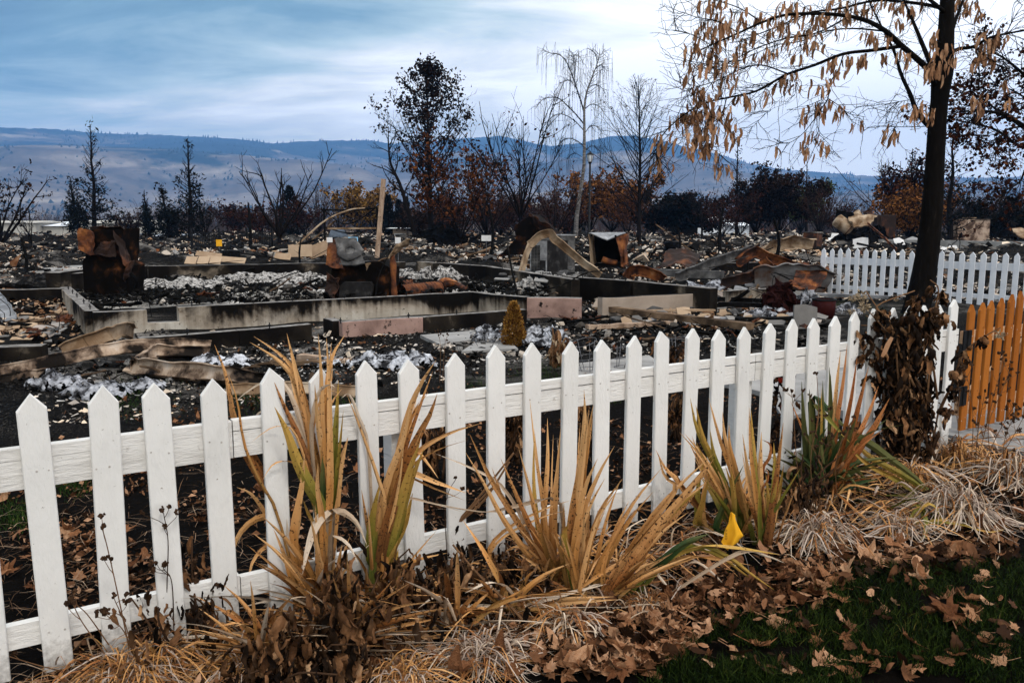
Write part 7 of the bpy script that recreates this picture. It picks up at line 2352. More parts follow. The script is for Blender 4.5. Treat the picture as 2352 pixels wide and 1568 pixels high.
Gg = [(DG, 17, [(1085, 215), (1095, 400), (1110, 580), (1120, 700)]), (DG, 17, [(1120, 250), (1130, 420), (1140, 640)]), (DG, 15, [(1180, 210), (1180, 400), (1170, 640)]), (DG, 15, [(1210, 150), (1215, 350), (1210, 620)]), (RD, 13, [(1290, 50), (1270, 230), (1240, 420), (1220, 640)]), (RD, 14, [(1335, 100), (1310, 280), (1270, 480), (1240, 640)]), (RD, 14, [(1385, 150), (1340, 330), (1290, 520)]),
  (RD, 14, [(1430, 235), (1390, 350), (1320, 500), (1260, 640)]), (RD, 12, [(1480, 290), (1420, 400), (1330, 540)]), (DG, 22, [(1675, 725), (1600, 650), (1480, 560), (1350, 470), (1230, 450), (1190, 560)]), (DG, 16, [(1540, 410), (1400, 440), (1300, 520), (1240, 640)]), (DG, 19, [(1200, 420), (1150, 500), (1090, 620), (1060, 720)]), (DG, 18, [(1320, 460), (1250, 390), (1190, 330), (1130, 310)]),
  (G, 14, [(1200, 440), (1300, 470), (1400, 560), (1530, 630), (1650, 720)]), (DG, 18, [(1050, 540), (1060, 640), (1080, 720)]), (DG, 22, [(1400, 690), (1320, 600), (1250, 560), (1200, 620)]), (G, 13, [(1110, 610), (1180, 570), (1260, 530)]), (RD, 12, [(1250, 330), (1240, 480), (1220, 640)]), (T, 11, [(1260, 80), (1240, 260), (1215, 560)]), (DG, 16, [(1260, 300), (1240, 460), (1210, 640)]), (DG, 20, [(1330, 380), (1290, 480), (1230, 640)])]
iris('dark green and russet iris clump at the foot of the tomato vine', (1890, 1132), Gg, c6, 8, [(DG, 16, .5, 210, 16, .6, .1), (RD, 12, .45, 220, 12, .4, .3), (DG, 12, .9, 170, 16, 1.2, .6)])
for i, (x, y, n, lab, sp) in enumerate(((1045, 1440, 26, 'collapsed iris blades crossing low before the ninth and tenth pickets', 1.2), (610, 1500, 30, 'drooping tan blades folded down left of the bushy withered plant', 1.2), (1165, 1395, 24, 'flattened dry iris blades left of the spiky tan clump', 1.3), (800, 1480, 34, 'folded broad tan blades spilling over the bushy withered plant', 1.1))):
 iris(lab, (x, y), [], c5, 40 + i, [(T, n // 3, sp, 230, 16, .8, 0), (B_, n // 3, sp, 210, 16, .9, 0), (PL, n // 3, sp, 200, 14, 1.1, 0)])
def tuft(label, px, py, rpx, n, mats, seed, hpx=60, group=None, wpx=3.3, flat=.5, name='grass_tuft', cat='grass tuft'):
 rng = random.Random(seed)
 base = at(px, py)
 s = base.y / F
 b = MB()
 for i in range(n if n < 20 else int(n * 1.6)):
  a = rng.uniform(0, 6.28)
  L = rpx * s * rng.uniform(.45, 1.15)
  h = hpx * s * rng.uniform(.3, 1.1)
  d = Vector((math.cos(a), math.sin(a), 0))
  sd_ = Vector((-d.y, d.x, 0))
  k = rng.gauss(0, .55)
  p0 = base + Vector((rng.gauss(0, .22 * rpx * s), rng.gauss(0, .2 * rpx * s), 0))
  L *= rng.uniform(.5, 1.25)
  h *= rng.uniform(.35, 1.15)
  pts = [p0, p0 + d * L * .2 + Vector((0, 0, h * .8)), p0 + d * L * .5 + sd_ * k * L * .3 + Vector((0, 0, h)), p0 + d * L * .85 + sd_ * k * L * .8 + Vector((0, 0, h * .3)), p0 + d * L * 1.05 + sd_ * k * L * 1.3 + Vector((0, 0, .012 + .02 * rng.random()))]
  b.blade(catmull(pts, 9), wpx * s * rng.uniform(.6, 1.3), sd_, rng.choices(range(len(mats)), [3, 1.2, 2.4][:len(mats)])[0], .2, lambda t: (1 - t ** 3) * .9 + .08, rng.uniform(-1.5, 1.5))
 return tag(b.build(name, [M[q] for q in mats], loc=base), label, cat, group)
tuft('bleached fountain of fallen grass straps right of the narrow iris clump', 1872, 1248, 112, 190, ['blade_grey', 'blade_pale', 'blade_brown'], 1, 66)
tuft('grey straw tuft between the bleached fountain and the dark green iris', 2065, 1222, 95, 120, ['blade_grey', 'blade_pale', 'blade_brown'], 2, 46)
tuft('large mounded brown and white grass tuft below the dead tall plant', 2200, 1190, 120, 220, ['blade_grey', 'blade_brown', 'blade_pale'], 3, 78)
tuft('pale straw tuft by the right picture edge below the garden path', 2330, 1112, 105, 170, ['blade_grey', 'blade_pale', 'blade_brown'], 4, 62)
tuft('brown straw tuft at the front corner of the garden path', 2200, 1068, 70, 110, ['blade_brown', 'blade_grey', 'blade_tan'], 5, 60)
tuft('rust brown straw tuft at the foot of the second picket', 330, 1555, 150, 260, ['blade_brown', 'blade_grey', 'blade_tan'], 6, 70, wpx=3.6)
tuft('tan straw tuft lying below the brown withered plant in the middle', 1110, 1520, 150, 210, ['blade_grey', 'blade_pale', 'blade_brown'], 7, 50, wpx=3.6)
tuft('curled bleached straw tuft in front of the spiky tan iris', 1310, 1450, 110, 120, ['blade_pale', 'blade_grey', 'blade_brown'], 8, 50, wpx=4.2)
tuft('thin straw tuft at the bottom edge beneath the withered bush', 930, 1560, 130, 150, ['blade_brown', 'blade_grey', 'blade_tan'], 9, 50, wpx=3.6)
tuft('dull straw tuft in front of the tallest dry iris', 560, 1530, 120, 130, ['blade_brown', 'blade_grey', 'blade_tan'], 10, 46, wpx=3.6)
tuft('sparse straw tuft below the spotted iris fan', 1480, 1400, 90, 80, ['blade_brown', 'blade_grey', 'blade_pale'], 11, 36, wpx=3.6)
tuft('straw tuft at the foot of the dead tall plant', 2085, 1105, 80, 120, ['blade_brown', 'blade_grey', 'blade_tan'], 12, 50)
tuft('green strap leaves arching over leaves at the right of the bleached fountain', 2140, 1205, 120, 10, ['blade_green', 'blade_pale'], 13, 46, wpx=15)
def tangle():
 rng = random.Random(88)
 b = MB()
 for i in range(2300):
  x = rng.uniform(150, 2380)
  yf = 1550 - (x - 140) * .2592
  y = yf + rng.gauss(70, 62) if x < 1400 else yf + rng.gauss(62, 48)
  if y < yf + 4 or y > 1600 or (1590 < x < 1790 and y > 1225):
   continue
  p = at(x, y)
  dn = mnoise.noise(Vector((p.x * 1.4, p.y * 1.4, 12)))
  if dn < rng.uniform(-.4, .25):
   continue
  s = p.y / F
  a = rng.uniform(0, 6.28)
  L = rng.uniform(50, 190) * s
  d = Vector((math.cos(a), math.sin(a), 0))
  o = Vector((-d.y, d.x, 0))
  k = rng.gauss(0, .35)
  z = rng.uniform(.01, .10)
  pts = [p + Vector((0, 0, .01 + z * .3)), p + d * L * .35 + o * k * L * .2 + Vector((0, 0, z)), p + d * L * .7 + o * k * L * .6 + Vector((0, 0, z * .7)), p + d * L + o * k * L * 1.1 + Vector((0, 0, .012))]
  b.blade(catmull(pts, 8), rng.uniform(2.5, 7) * s, o, rng.choices((0, 1, 2, 3), (3, 1.2, 5, 2))[0], .2, lambda t: .25 + .75 * math.sin(math.pi * min(.97, t * .85 + .12)), rng.uniform(-2, 2))
 tag(b.build('fallen_straw', [M['blade_grey'], M['blade_pale'], M['blade_brown'], M['blade_tan']]), None, None, kind='stuff')
tangle()
def wilt(b, p, L, w, rng, m=0):
 d = Vector((rng.gauss(0, .4), rng.gauss(0, .4), -1)).normalized()
 a = rng.uniform(0, 6.28)
 s = Vector((math.cos(a), math.sin(a), 0))
 cu = rng.uniform(-.5, .5)
 pts = []
 for i in range(6):
  t = i / 5
  pts.append(p + d * L * t + s.cross(d) * math.sin(t * 2.6) * L * cu * .5 + Vector((rng.gauss(0, .05), rng.gauss(0, .05), rng.gauss(0, .05))) * L)
 b.blade(pts, w, s, m, rng.uniform(.3, .9), lambda t: .15 + .85 * math.sin(math.pi * min(1, t * .9 + .06)) ** .7 * rng.uniform(.7, 1.15), rng.uniform(-2, 2))
def withered(label, px, py, wpx, hpx, nst, nl, seed, lpx=46, lm=('deadleaf', 'deadleaf_dark'), depth=.22, stem='stem_dark', lean=0, cat='withered plant', dens=(3, 2), lw=.30):
 rng = random.Random(seed)
 base = at(px, py)
 s = base.y / F
 root = thing('withered_plant', base, label, cat)
 bs, bl = MB(), MB()
 stems = []
 for i in range(nst):
  x0 = rng.gauss(0, wpx * .18) * s
  top = Vector((rng.gauss(lean * hpx, wpx * .36) * s, rng.gauss(0, depth * .6), hpx * s * rng.uniform(.5, 1.05)))
  p0 = base + Vector((x0, rng.gauss(0, depth * .3), 0))
  p1 = base + top
  mid = p0.lerp(p1, .55) + Vector((rng.gauss(0, .03), rng.gauss(0, .03), .04))
  pts = catmull([p0, mid, p1], 9)
  stems.append(pts)
  bs.tube(pts, [.0055 * (1 - .5 * k / 9) * max(1, s / .0017) for k in range(10)], 5)
 for i in range(nl):
  pts = rng.choice(stems)
  p, d = on(pts, rng.uniform(.15, 1) ** .8)
  p = p + Vector((rng.gauss(0, wpx * .10 * s), rng.gauss(0, depth * .35), rng.gauss(0, .02)))
  L = lpx * s * rng.uniform(.4, 1.5)
  wilt(bl, p, L, L * lw * rng.uniform(.7, 1.4), rng, rng.choices((0, 1), dens)[0])
 bs.build('stems', M[stem], root, smooth=True)
 bl.build('leaves', [M[q] for q in lm], root, smooth=True)
 return root
withered('bushy brown withered plant before the tallest dry iris, with curled hanging leaves', 770, 1530, 230, 210, 16, 360, 1)
withered('brown withered plant right of the green based iris fan', 945, 1430, 190, 160, 12, 230, 2, 40)
withered('dark withered plant drooping at the third and fourth pickets', 445, 1480, 170, 200, 9, 100, 3, 40, dens=(2, 3))
withered('low dark withered plant at the bottom edge below the tallest dry iris', 655, 1580, 230, 150, 12, 230, 4, 46, dens=(2, 3))
withered('thin withered plant behind the straw in the middle', 1075, 1395, 150, 120, 9, 120, 5, 34, dens=(2, 3))
withered('low withered plant at the foot of the spiky tan iris', 1200, 1370, 140, 90, 8, 90, 6, 34, dens=(2, 3))
withered('dark leafy withered plant between the narrow and dark green iris clumps', 1822, 1200, 130, 170, 9, 130, 7, 26, dens=(1, 3), stem='stem_dark')
def tall_dead_plant():
 rng = random.Random(9)
 cv = lambda x, y: (1898.75 + .27336 * x, 643 + .27336 * y)
 base = at(2088, 1068)
 Y = base.y
 s = Y / F
 root = thing('withered_plant', base, 'tall dead plant of black shrivelled leaves and pale seed heads flopped over the fence', 'withered plant')
 bs = MB()
 st = [[(700, 1500), (640, 1000), (520, 420), (330, 90)], [(720, 1500), (740, 900), (800, 420), (760, 130)], [(760, 1500), (850, 900), (880, 400), (940, 90), (870, 0)], [(640, 1500), (540, 1000), (420, 700), (290, 520), (270, 370)], [(680, 1500), (600, 800), (560, 520), (360, 270)],
   [(940, 1120), (1050, 880), (1150, 620), (1300, 490), (1460, 400)], [(800, 1500), (900, 1300), (945, 1090), (1050, 870)], [(720, 1500), (700, 1000), (690, 560), (700, 250)], [(700, 1500), (590, 1100), (470, 830), (330, 560)], [(930, 1000), (900, 760), (870, 600), (920, 240)],
   [(740, 900), (650, 700), (520, 330), (420, 220), (740, 90)], [(620, 900), (560, 560), (440, 400), (290, 380)], [(860, 940), (740, 850), (600, 450), (330, 300)], [(760, 1400), (820, 1000), (860, 560), (960, 100)]]
 lines = []
 for i, c in enumerate(st):
  o = rng.uniform(-.14, .10)
  pts = catmull([aty(*cv(x, y), Y + o) for x, y in c], 16)
  lines.append(pts)
  bs.tube(pts, [.0085 * (1 - .6 * k / 16) for k in range(17)], 6)
 bs.build('stems', M['stem'], root, smooth=True)
 bl = MB()
 n = 0
 while n < 1500:
  x, y = rng.gauss(670, 120), rng.uniform(300, 1480)
  lim = 1 if 430 < x < 900 else .12
  if y < 420:
   lim *= .45
  if rng.random() > lim:
   continue
  if mnoise.noise(Vector((x * .010, y * .007, 4))) < -.30:
   continue
  n += 1
  p = aty(*cv(x, y), Y + rng.uniform(-.17, .12))
  L = rng.uniform(.03, .11)
  wilt(bl, p, L, L * rng.uniform(.16, .42), rng, 0 if rng.random() < .78 else 1)
 for cx, cy, r, k in ((850, 310, 60, 40), (920, 330, 70, 50), (960, 110, 30, 14), (870, 60, 20, 8), (270, 480, 40, 18), (330, 500, 40, 16), (290, 640, 40, 18), (380, 600, 40, 16), (410, 830, 40, 12), (760, 190, 50, 22), (450, 280, 45, 22), (550, 380, 60, 30), (1090, 800, 40, 16), (1000, 1100, 45, 16), (1150, 620, 40, 12), (1060, 930, 30, 10), (720, 330, 60, 40), (1300, 490, 25, 8), (400, 370, 40, 14)):
  for _ in range(k):
   p = aty(*cv(cx + rng.gauss(0, r * .6), cy + rng.gauss(0, r * .8)), Y + rng.uniform(-.16, .05))
   L = rng.uniform(.03, .075)
   wilt(bl, p, L, L * rng.uniform(.4, .7), rng, 0 if rng.random() < .75 else 1)
 bl.build('leaves', [M['deadleaf_dark'], M['deadleaf']], root, smooth=True)
 for cx, cy, r in ((215, 150, 30), (290, 130, 44), (320, 220, 44), (210, 260, 26), (690, 285, 28), (1455, 455, 42), (880, 590, 24), (585, 160, 18)):
  b = MB()
  c = aty(*cv(cx, cy), Y + rng.uniform(-.15, -.05))
  rr = r * .27336 * s
  for _ in range(90):
   d = Vector((rng.gauss(0, 1), rng.gauss(0, 1), rng.gauss(-.5, .8))).normalized()
   b.leaf(c + d * rr * rng.uniform(.2, .75), rr * rng.uniform(.5, .8), rng, 0, d, .5)
  b.build('seed_head', M['seedhead'], root)
 b = MB()
 pts = catmull([aty(*cv(x, y), Y - .2) for x, y in ((550, 480), (515, 540), (490, 600), (465, 645))], 10)
 b.blade(pts, .03, Vector((1, 0, 0)), 0, .15, lambda t: .3 + .7 * math.sin(math.pi * min(1, .1 + .85 * t)) ** .5)
 tag(b.build('seed_pod', M['pod'], loc=pts[0]), 'single tan seed pod caught in the tall dead plant at the fence', 'seed pod')
tall_dead_plant()
def thin_stems(label, base, tips, Yd, seed, mat='stem', heads=True, r=.0024, group=None, branch=0):
 rng = random.Random(seed)
 bp = at(*base)
 root = thing('dry_stalks', bp, label, 'dry stalks', group)
 b, h = MB(), MB()
 for c in tips:
  pts = catmull([aty(x, y, bp.y + Yd * i / (len(c) - 1)) for i, (x, y) in enumerate(c)], 12)
  b.tube(pts, [r * (1 - .4 * k / 12) for k in range(13)], 5)
  ends = [pts[-1]]
  for j in range(branch):
   p, d = on(pts, rng.uniform(.45, .95))
   q = limb(rng, p, rotd(rng, d, R(rng.uniform(25, 55))), rng.uniform(.03, .09), 3, .15, .1)
   b.tube(q, [r * .6, r * .5, r * .45, r * .4], 4)
   ends.append(q[-1])
  if heads:
   for e in ends:
    for _ in range(4):
     d = Vector((rng.gauss(0, .6), rng.gauss(0, .6), 1)).normalized()
     q = e + d * rng.uniform(.004, .018)
     b.tube([e, q], r * .5, 4)
     b.chunk(q, .006 * rng.uniform(.8, 1.5), rng, 1, 1.5)
 b.build('stalks', [M[mat], M['stem_dark']], root)
thin_stems('three thin brown stalks with forked tips in front of the second picket', (300, 1540), [[(305, 1530), (272, 1370), (245, 1250), (235, 1215)], [(310, 1530), (290, 1440), (262, 1374)], [(312, 1525), (285, 1450), (245, 1412)]], -.1, 1, branch=3)
thin_stems('dark stalk with a small seed head before the third picket', (376, 1480), [[(380, 1470), (384, 1330), (386, 1240), (375, 1175)], [(400, 1475), (395, 1340), (375, 1305)]], -.05, 2, 'stem_dark', branch=4)
thin_stems('two slanting stalks low at the first picket', (240, 1560), [[(240, 1500), (190, 1430), (168, 1388)], [(250, 1480), (200, 1410), (164, 1380)], [(230, 1560), (100, 1530), (0, 1500)]], -.05, 3, branch=1)
thin_stems('slender stalk with a tiny black flower head before the ninth picket', (1030, 1330), [[(1028, 1290), (1022, 1180), (1030, 1130), (1047, 1100)]], -.05, 4, 'stem_dark', branch=2, r=.002)
thin_stems('thin forked stalks in front of the dark green iris', (1850, 1190), [[(1846, 1170), (1830, 1060), (1822, 940), (1818, 900)], [(1870, 1180), (1862, 1050), (1880, 960), (1876, 860)], [(1900, 1190), (1890, 1080), (1850, 1000)], [(1930, 1200), (1920, 1060), (1960, 960)], [(1880, 1200), (1888, 1060), (1910, 1000)]], -.1, 5, branch=5)
thin_stems('spray of wiry dry stalks in front of the orange gate', (2235, 1090), [[(2230, 1080), (2235, 960), (2225, 880), (2210, 850)], [(2240, 1080), (2270, 960), (2290, 880), (2310, 830)], [(2250, 1090), (2290, 1000), (2330, 930)], [(2240, 1085), (2245, 1000), (2262, 900)], [(2260, 1090), (2310, 1030), (2350, 960)], [(2280, 1080), (2270, 980), (2300, 900), (2320, 850)], [(2220, 1080), (2200, 980), (2205, 900)], [(2300, 1090), (2310, 1000), (2340, 940)]], -.15, 6, 'stem', branch=8)
thin_stems('bare dark twigs standing before the third picket base', (420, 1440), [[(420, 1430), (450, 1370), (500, 1350)], [(420, 1430), (435, 1350), (446, 1290)], [(430, 1430), (420, 1380), (390, 1330), (362, 1290)]], -.05, 7, 'stem_dark', branch=3, r=.0035)
thin_stems('fallen pale stalk lying diagonally below the spiky tan iris', (1205, 1435), [[(1208, 1432), (1160, 1378), (1100, 1320), (1040, 1250)]], .1, 8, 'stem', False, .007)
thin_stems('long brown stalks fallen leftward across the bottom of the spiky tan iris', (940, 1310), [[(930, 1318), (1010, 1240), (1080, 1165), (1180, 1040)], [(950, 1310), (1030, 1220), (1110, 1150), (1170, 1060)], [(945, 1305), (1000, 1260), (1060, 1190), (1130, 1120)]], -.02, 9, 'stem', False, .0075)
thin_stems('wiry stems rising before the golden shrub behind the fence', (1010, 880), [[(1010, 880), (1012, 800), (1006, 760)], [(1016, 880), (1022, 790), (1030, 770)]], 0, 10, 'stem', branch=4)
def tomato_vine():
 rng = random.Random(12)
 base = at(1790, 1110)
 Y = base.y + .02
 root = thing('tomato_vine', base, 'shrivelled tomato vine on the fence beside the dark green iris', 'vine')
 b = MB()
 for c in ([(1790, 1105), (1784, 1000), (1782, 930), (1790, 870), (1786, 820)], [(1800, 1105), (1815, 1000), (1800, 940), (1790, 900)], [(1780, 1105), (1765, 1000), (1760, 930), (1748, 910)]):
  b.tube(catmull([aty(x, y, Y + rng.uniform(-.06, .0)) for x, y in c], 14), .004, 5)
 b.build('stems', M['stem_dark'], root, smooth=True)
 bl = MB()
 for _ in range(170):
  y = rng.uniform(812, 1090)
  x = 1788 + rng.gauss(0, 6 if y < 860 else 20) + (10 if y > 920 else 0)
  p = aty(x, y, Y - .03 + rng.gauss(0, .03))
  L = rng.uniform(.02, .055)
  wilt(bl, p, L, L * .5, rng, rng.choice((0, 0, 1)))
 bl.build('leaves', [M['deadleaf_dark'], M['deadleaf']], root, smooth=True)
 for x, y, lab in ((1795, 873, 'upper of the two small red tomatoes on the shrivelled vine'), (1801, 934, 'lower of the two small red tomatoes on the shrivelled vine')):
  c = aty(x, y, Y - .06)
  t = thing('tomato', c, lab, 'tomato', 'red tomatoes')
  m = MB()
  r = .021
  m.lathe(c, [(.002, -r * .9), (r * .6, -r * .75), (r * .95, -r * .2), (r, .2 * r), (r * .75, r * .7), (r * .3, r * .82), (.001, r * .72)], 14)
  m.build('fruit', M['tomato'], t, smooth=True)
  m = MB()
  for j in range(5):
   a = 1.256 * j
   m.leaf(c + Vector((0, 0, r * .8)), r * .9, rng, 0, Vector((math.cos(a), math.sin(a), .1)), .3)
  m.tube([c + Vector((0, 0, r * .75)), c + Vector((.004, 0, r * 1.8))], .0016, 5)
  m.build('calyx', M['stem_dark'], t)
tomato_vine()
def golden_shrub():
 rng = random.Random(14)
 base = at(1180, 797)
 s = base.y / F
 root = thing('conical_shrub', base, 'small dead golden cone-shaped shrub standing in the burnt yard', 'shrub')
 b = MB()
 b.tube([base, base + Vector((0, 0, 88 * s))], [.02, .006], 6)
 b.build('stem', M['stem_dark'], root)
 b = MB()
 H = 98 * s
 for i in range(2600):
  t = rng.random() ** 1.15
  r = 30 * s * min(1, .75 + t * 1.2) * (1 - t) ** .62 * math.sqrt(rng.uniform(.25, 1)) * (1 + .2 * mnoise.noise(Vector((t * 7, i * .37, 2))))
  a = rng.uniform(0, 6.28)
  p = base + Vector((r * math.cos(a), r * math.sin(a), .02 + t * H))
  b.leaf(p, .042 * rng.uniform(.6, 1.4), rng, 0 if rng.random() < .8 else 1, Vector((math.cos(a), math.sin(a), 1.1 + rng.gauss(0, .4))), .45)
 b.build('foliage', [M['gold_needle'], M['leaf_rust']], root)
M['gold_needle'] = pm('golden_dead_needles', [(0, (.06, .025, .006)), (.5, (.24, .115, .022)), (1, (.42, .24, .065))], 14, 4, .7, 0, island=.6)
golden_shrub()
def wire_cage(label, px, py, seed, hpx=70, wpx=44, tilt=0.0):
 rng = random.Random(seed)
 c = at(px, py)
 s = c.y / F
 root = thing('wire_cage', c, label, 'wire cage', 'collapsed wire plant cages')
 b = MB()
 for z, r in ((.15, .7), (.5, .85), (.95, 1.0)):
  pts = [c + Vector((wpx * s * .5 * r * math.cos(a) + tilt * z * hpx * s, wpx * s * .5 * r * math.sin(a), z * hpx * s * (1 + .12 * math.sin(a + seed)))) for a in np.linspace(0, 6.283, 25)]
  b.tube(pts, .0035, 5)
 b.build('hoops', M['wire'], root, smooth=True)
 b = MB()
 for j in range(4):
  a = 1.57 * j + .4
  d = Vector((math.cos(a), math.sin(a), 0)) * wpx * s * .5
  b.tube([c + d * .4 - Vector((0, 0, .02)), c + d + Vector((tilt * hpx * s, 0, hpx * s))], .0035, 5)
 b.build('uprights', M['wire'], root, smooth=True)
wire_cage('leaning wire plant cage between the pickets right of the golden shrub', 1350, 858, 1, 78, 60, -.15)
wire_cage('squashed wire plant cage on the pale garden slab', 1425, 850, 2, 60, 48, .2)
wire_cage('wire plant cage near the fallen plank behind the sixteenth picket', 1560, 832, 3, 60, 60, .1)
wire_cage('low bent wire cage by the sooty slab left of the golden shrub', 1120, 800, 4, 36, 90, .1)
withered('dried bundle of stems and curled leaves behind the fence right of the golden shrub', 1278, 845, 40, 90, 9, 70, 21, 24, ('deadleaf', 'seedhead'), .1, 'stem')
withered('dry brown plant remains behind the seventeenth picket', 1530, 850, 44, 70, 8, 60, 22, 22, depth=.1)
withered('dry plant remains with pale leaf under the dark green iris, behind the fence', 1715, 855, 40, 60, 7, 50, 23, 20, depth=.1)
withered('brown withered stalks behind the eighth and ninth pickets', 1000, 1090, 90, 150, 12, 120, 24, 26, depth=.15)
withered('brown withered stalks behind the tenth picket', 1180, 1060, 70, 150, 10, 120, 25, 24, depth=.15)
withered('dark dry stalks behind the thirteenth picket', 1345, 1040, 70, 150, 10, 120, 26, 22, depth=.15)
withered('brown dry stalks behind the sixteenth picket', 1560, 1010, 60, 130, 10, 110, 27, 20, depth=.15)
def flag():
 cv = lambda x, y: ((2600 + x * .15940) * .6125, (1850 + y * .15940) * .6125)
 base = at(1722, 1318)
 Y = base.y
 root = thing('marker_flag', base, 'crumpled yellow marker flag with black lettering on a thin wire, amid the irises', 'flag')
 b = MB()
 b.tube(catmull([base, aty(*cv(1250, 1560), Y - .01), aty(*cv(1095, 1090), Y - .02), aty(*cv(990, 560), Y - .02)], 10), .0017, 5)
 b.build('wire', M['galv'], root)
 rows = [[(880, 440), (900, 432), (930, 455), (985, 500)], [(850, 560), (890, 560), (940, 570), (990, 590)], [(825, 700), (880, 700), (960, 690), (1035, 720)], [(740, 860), (860, 850), (990, 850), (1100, 850)], [(705, 1020), (840, 1010), (1000, 980), (1180, 990)], [(655, 1130), (790, 1150), (950, 1150), (1095, 1070)], [(720, 1240), (800, 1335), (900, 1250), (1040, 1160)]]
 dep = [0, .006, -.012, .010]
 def fn(u, v):
  r = v * (len(rows) - 1)
  i = min(int(r), len(rows) - 2)
  t = r - i
  q = u * 3
  j = min(int(q), 2)
  w = q - j
  A = [rows[i][j][k] * (1 - t) + rows[i + 1][j][k] * t for k in (0, 1)]
  C = [rows[i][j + 1][k] * (1 - t) + rows[i + 1][j + 1][k] * t for k in (0, 1)]
  dd = dep[j] * (1 - w) + dep[j + 1] * w
  return aty(*cv(A[0] * (1 - w) + C[0] * w, A[1] * (1 - w) + C[1] * w), Y - .035 + dd * (.3 + v) + .004 * math.sin(u * 9 + v * 5))
 b = MB()
 b.sheet(fn, 15, 18, .0007)
 b.build('vinyl', M['yellow'], root, smooth=True)
 def text(body, x, y, size, rotpx, name='lettering'):
  cu = bpy.data.curves.new(name, 'FONT')
  cu.body = body
  cu.size = size
  cu.align_x = 'LEFT'
  o = bpy.data.objects.new(name, cu)
  COL.objects.link(o)
  bpy.context.view_layer.update()
  dg = bpy.context.evaluated_depsgraph_get()
  me = bpy.data.meshes.new_from_object(o.evaluated_get(dg))
  bpy.data.objects.remove(o)
  me.materials.clear()
  me.materials.append(M['ink'])
  a = math.radians(rotpx)
  for v in me.vertices:
   lx, ly = v.co.x, v.co.y
   px = x + (lx * math.cos(a) + ly * math.sin(a)) / (Y / F) / .6125 / .1594
   py = y + (lx * math.sin(a) - ly * math.cos(a)) / (Y / F) / .6125 / .1594
   v.co = aty(*cv(px, py), Y - .0505)
  ob = bpy.data.objects.new(name, me)
  COL.objects.link(ob)
  ob.parent = root
  ob.matrix_parent_inverse = Matrix.Translation(-root.location)
 text('ON BURIED', 745, 690, .0135, 90 - 0)
flag()
# ------------------------------------------------------------------ lawn and fallen leaves
def front(p):
 return fside(p) < -.03
def lawn():
 rng = random.Random(3)
 LAWN = [(1480, 1600), (1560, 1500), (1660, 1440), (1800, 1385), (1950, 1330), (2100, 1300), (2400, 1270), (2700, 1230), (3300, 1280), (3300, 1640), (1480, 1640)]
 b = MB()
 n = 0
 while n < 40000:
  x, y = rng.uniform(1440, 3200), rng.uniform(1255, 1640)
  p = at(x, y)
  edge = 55 * mnoise.noise(Vector((p.x * 3.5, p.y * 3.5, 1)))
  if not in_poly(x, y + edge, LAWN):
   if rng.random() > .06:
    continue
  if mnoise.noise(Vector((p.x * 5, p.y * 5, 1))) < -.30:
   continue
  n += 1
  h = rng.uniform(.018, .055) * (1.15 + .7 * mnoise.noise(Vector((p.x * 3, p.y * 3, 5))))
  d = Vector((rng.gauss(0, .5), rng.gauss(0, .5), 1)).normalized()
  a = rng.uniform(0, 6.28)
  s = Vector((math.cos(a), math.sin(a), 0)) * rng.uniform(.0011, .002)
  p.z = ground_z(p.x, p.y)
  q = p + d * h * .6
  e = q + (d + Vector((rng.gauss(0, .4), rng.gauss(0, .4), -.25))) * h * .5
  b.add([p - s, p + s, q + s * .8, q - s * .8, e], [(0, 1, 2, 3), (3, 2, 4)])
 tag(b.build('grass', M['grass']), None, None, kind='stuff')
 b = MB()
 spots = [(160, 1110, 60), (40, 1190, 60), (300, 915, 90), (560, 915, 70), (470, 1010, 40), (820, 940, 60), (1390, 915, 30), (830, 1290, 0), (650, 1030, 30), (1090, 895, 60), (1240, 860, 60), (2010, 715, 40), (2090, 720, 40), (1930, 700, 30), (1290, 600, 14), (1480, 620, 12), (1240, 590, 12)]
 for x, y, r in spots:
  for _ in range(r * 9):
   p = at(x + rng.gauss(0, r * .6), y + rng.gauss(0, r * .28))
   p.z = ground_z(p.x, p.y)
   h = rng.uniform(.02, .06)
   d = Vector((rng.gauss(0, .45), rng.gauss(0, .45), 1)) * h
   s = Vector((rng.uniform(-1, 1), rng.uniform(-1, 1), 0)) * .0025
   b.add([p - s, p + s, p + d], [(0, 1, 2)])
 tag(b.build('yard_grass', M['grass2']), None, None, kind='stuff')
 b = MB()
 for i in range(5200):
  if rng.random() < .55:
   x = rng.uniform(-40, 2400)
   y = 1550 - (x - 140) * .2592 + rng.uniform(8, 190 if x < 1500 else 120)
  else:
   x = rng.uniform(-40, 2000)
   y = 1550 - (x - 140) * .2592 - rng.uniform(20, 420)
   if y < 850:
    continue
  p = at(x, y)
  p.z = ground_z(p.x, p.y) + rng.uniform(.004, .03)
  a = rng.uniform(0, 6.28)
  L = rng.uniform(.04, .17)
  d = Vector((math.cos(a), math.sin(a), rng.gauss(0, .15)))
  c = Vector((-d.y, d.x, 0)) * rng.gauss(0, .2)
  b.blade([p, p + d * L * .5 + c * L * .5 + Vector((0, 0, rng.uniform(0, .02))), p + d * L], rng.uniform(.0018, .0045), Vector((-d.y, d.x, 0)), 0, .1)
 tag(b.build('straw_litter', M['straw']), None, None, kind='stuff')
M['grass2'] = pm('yard_grass', [(0, (.008, .02, .004)), (.6, (.02, .045, .008)), (1, (.07, .09, .02))], 3, 4, .6, 0, island=.6)
lawn()
_PL = [(0, .62), (13, .43), (21, .47), (33, .33), (44, .50), (53, .62), (61, .45), (72, .42), (84, .33), (97, .44), (106, .52), (118, .36), (150, .30), (180, .20)]
MAPLE = [(r * math.sin(R(a)), r * math.cos(R(a))) for a, r in _PL]
MAPLE = MAPLE + [(-x, y) for x, y in reversed(MAPLE[1:-1])]
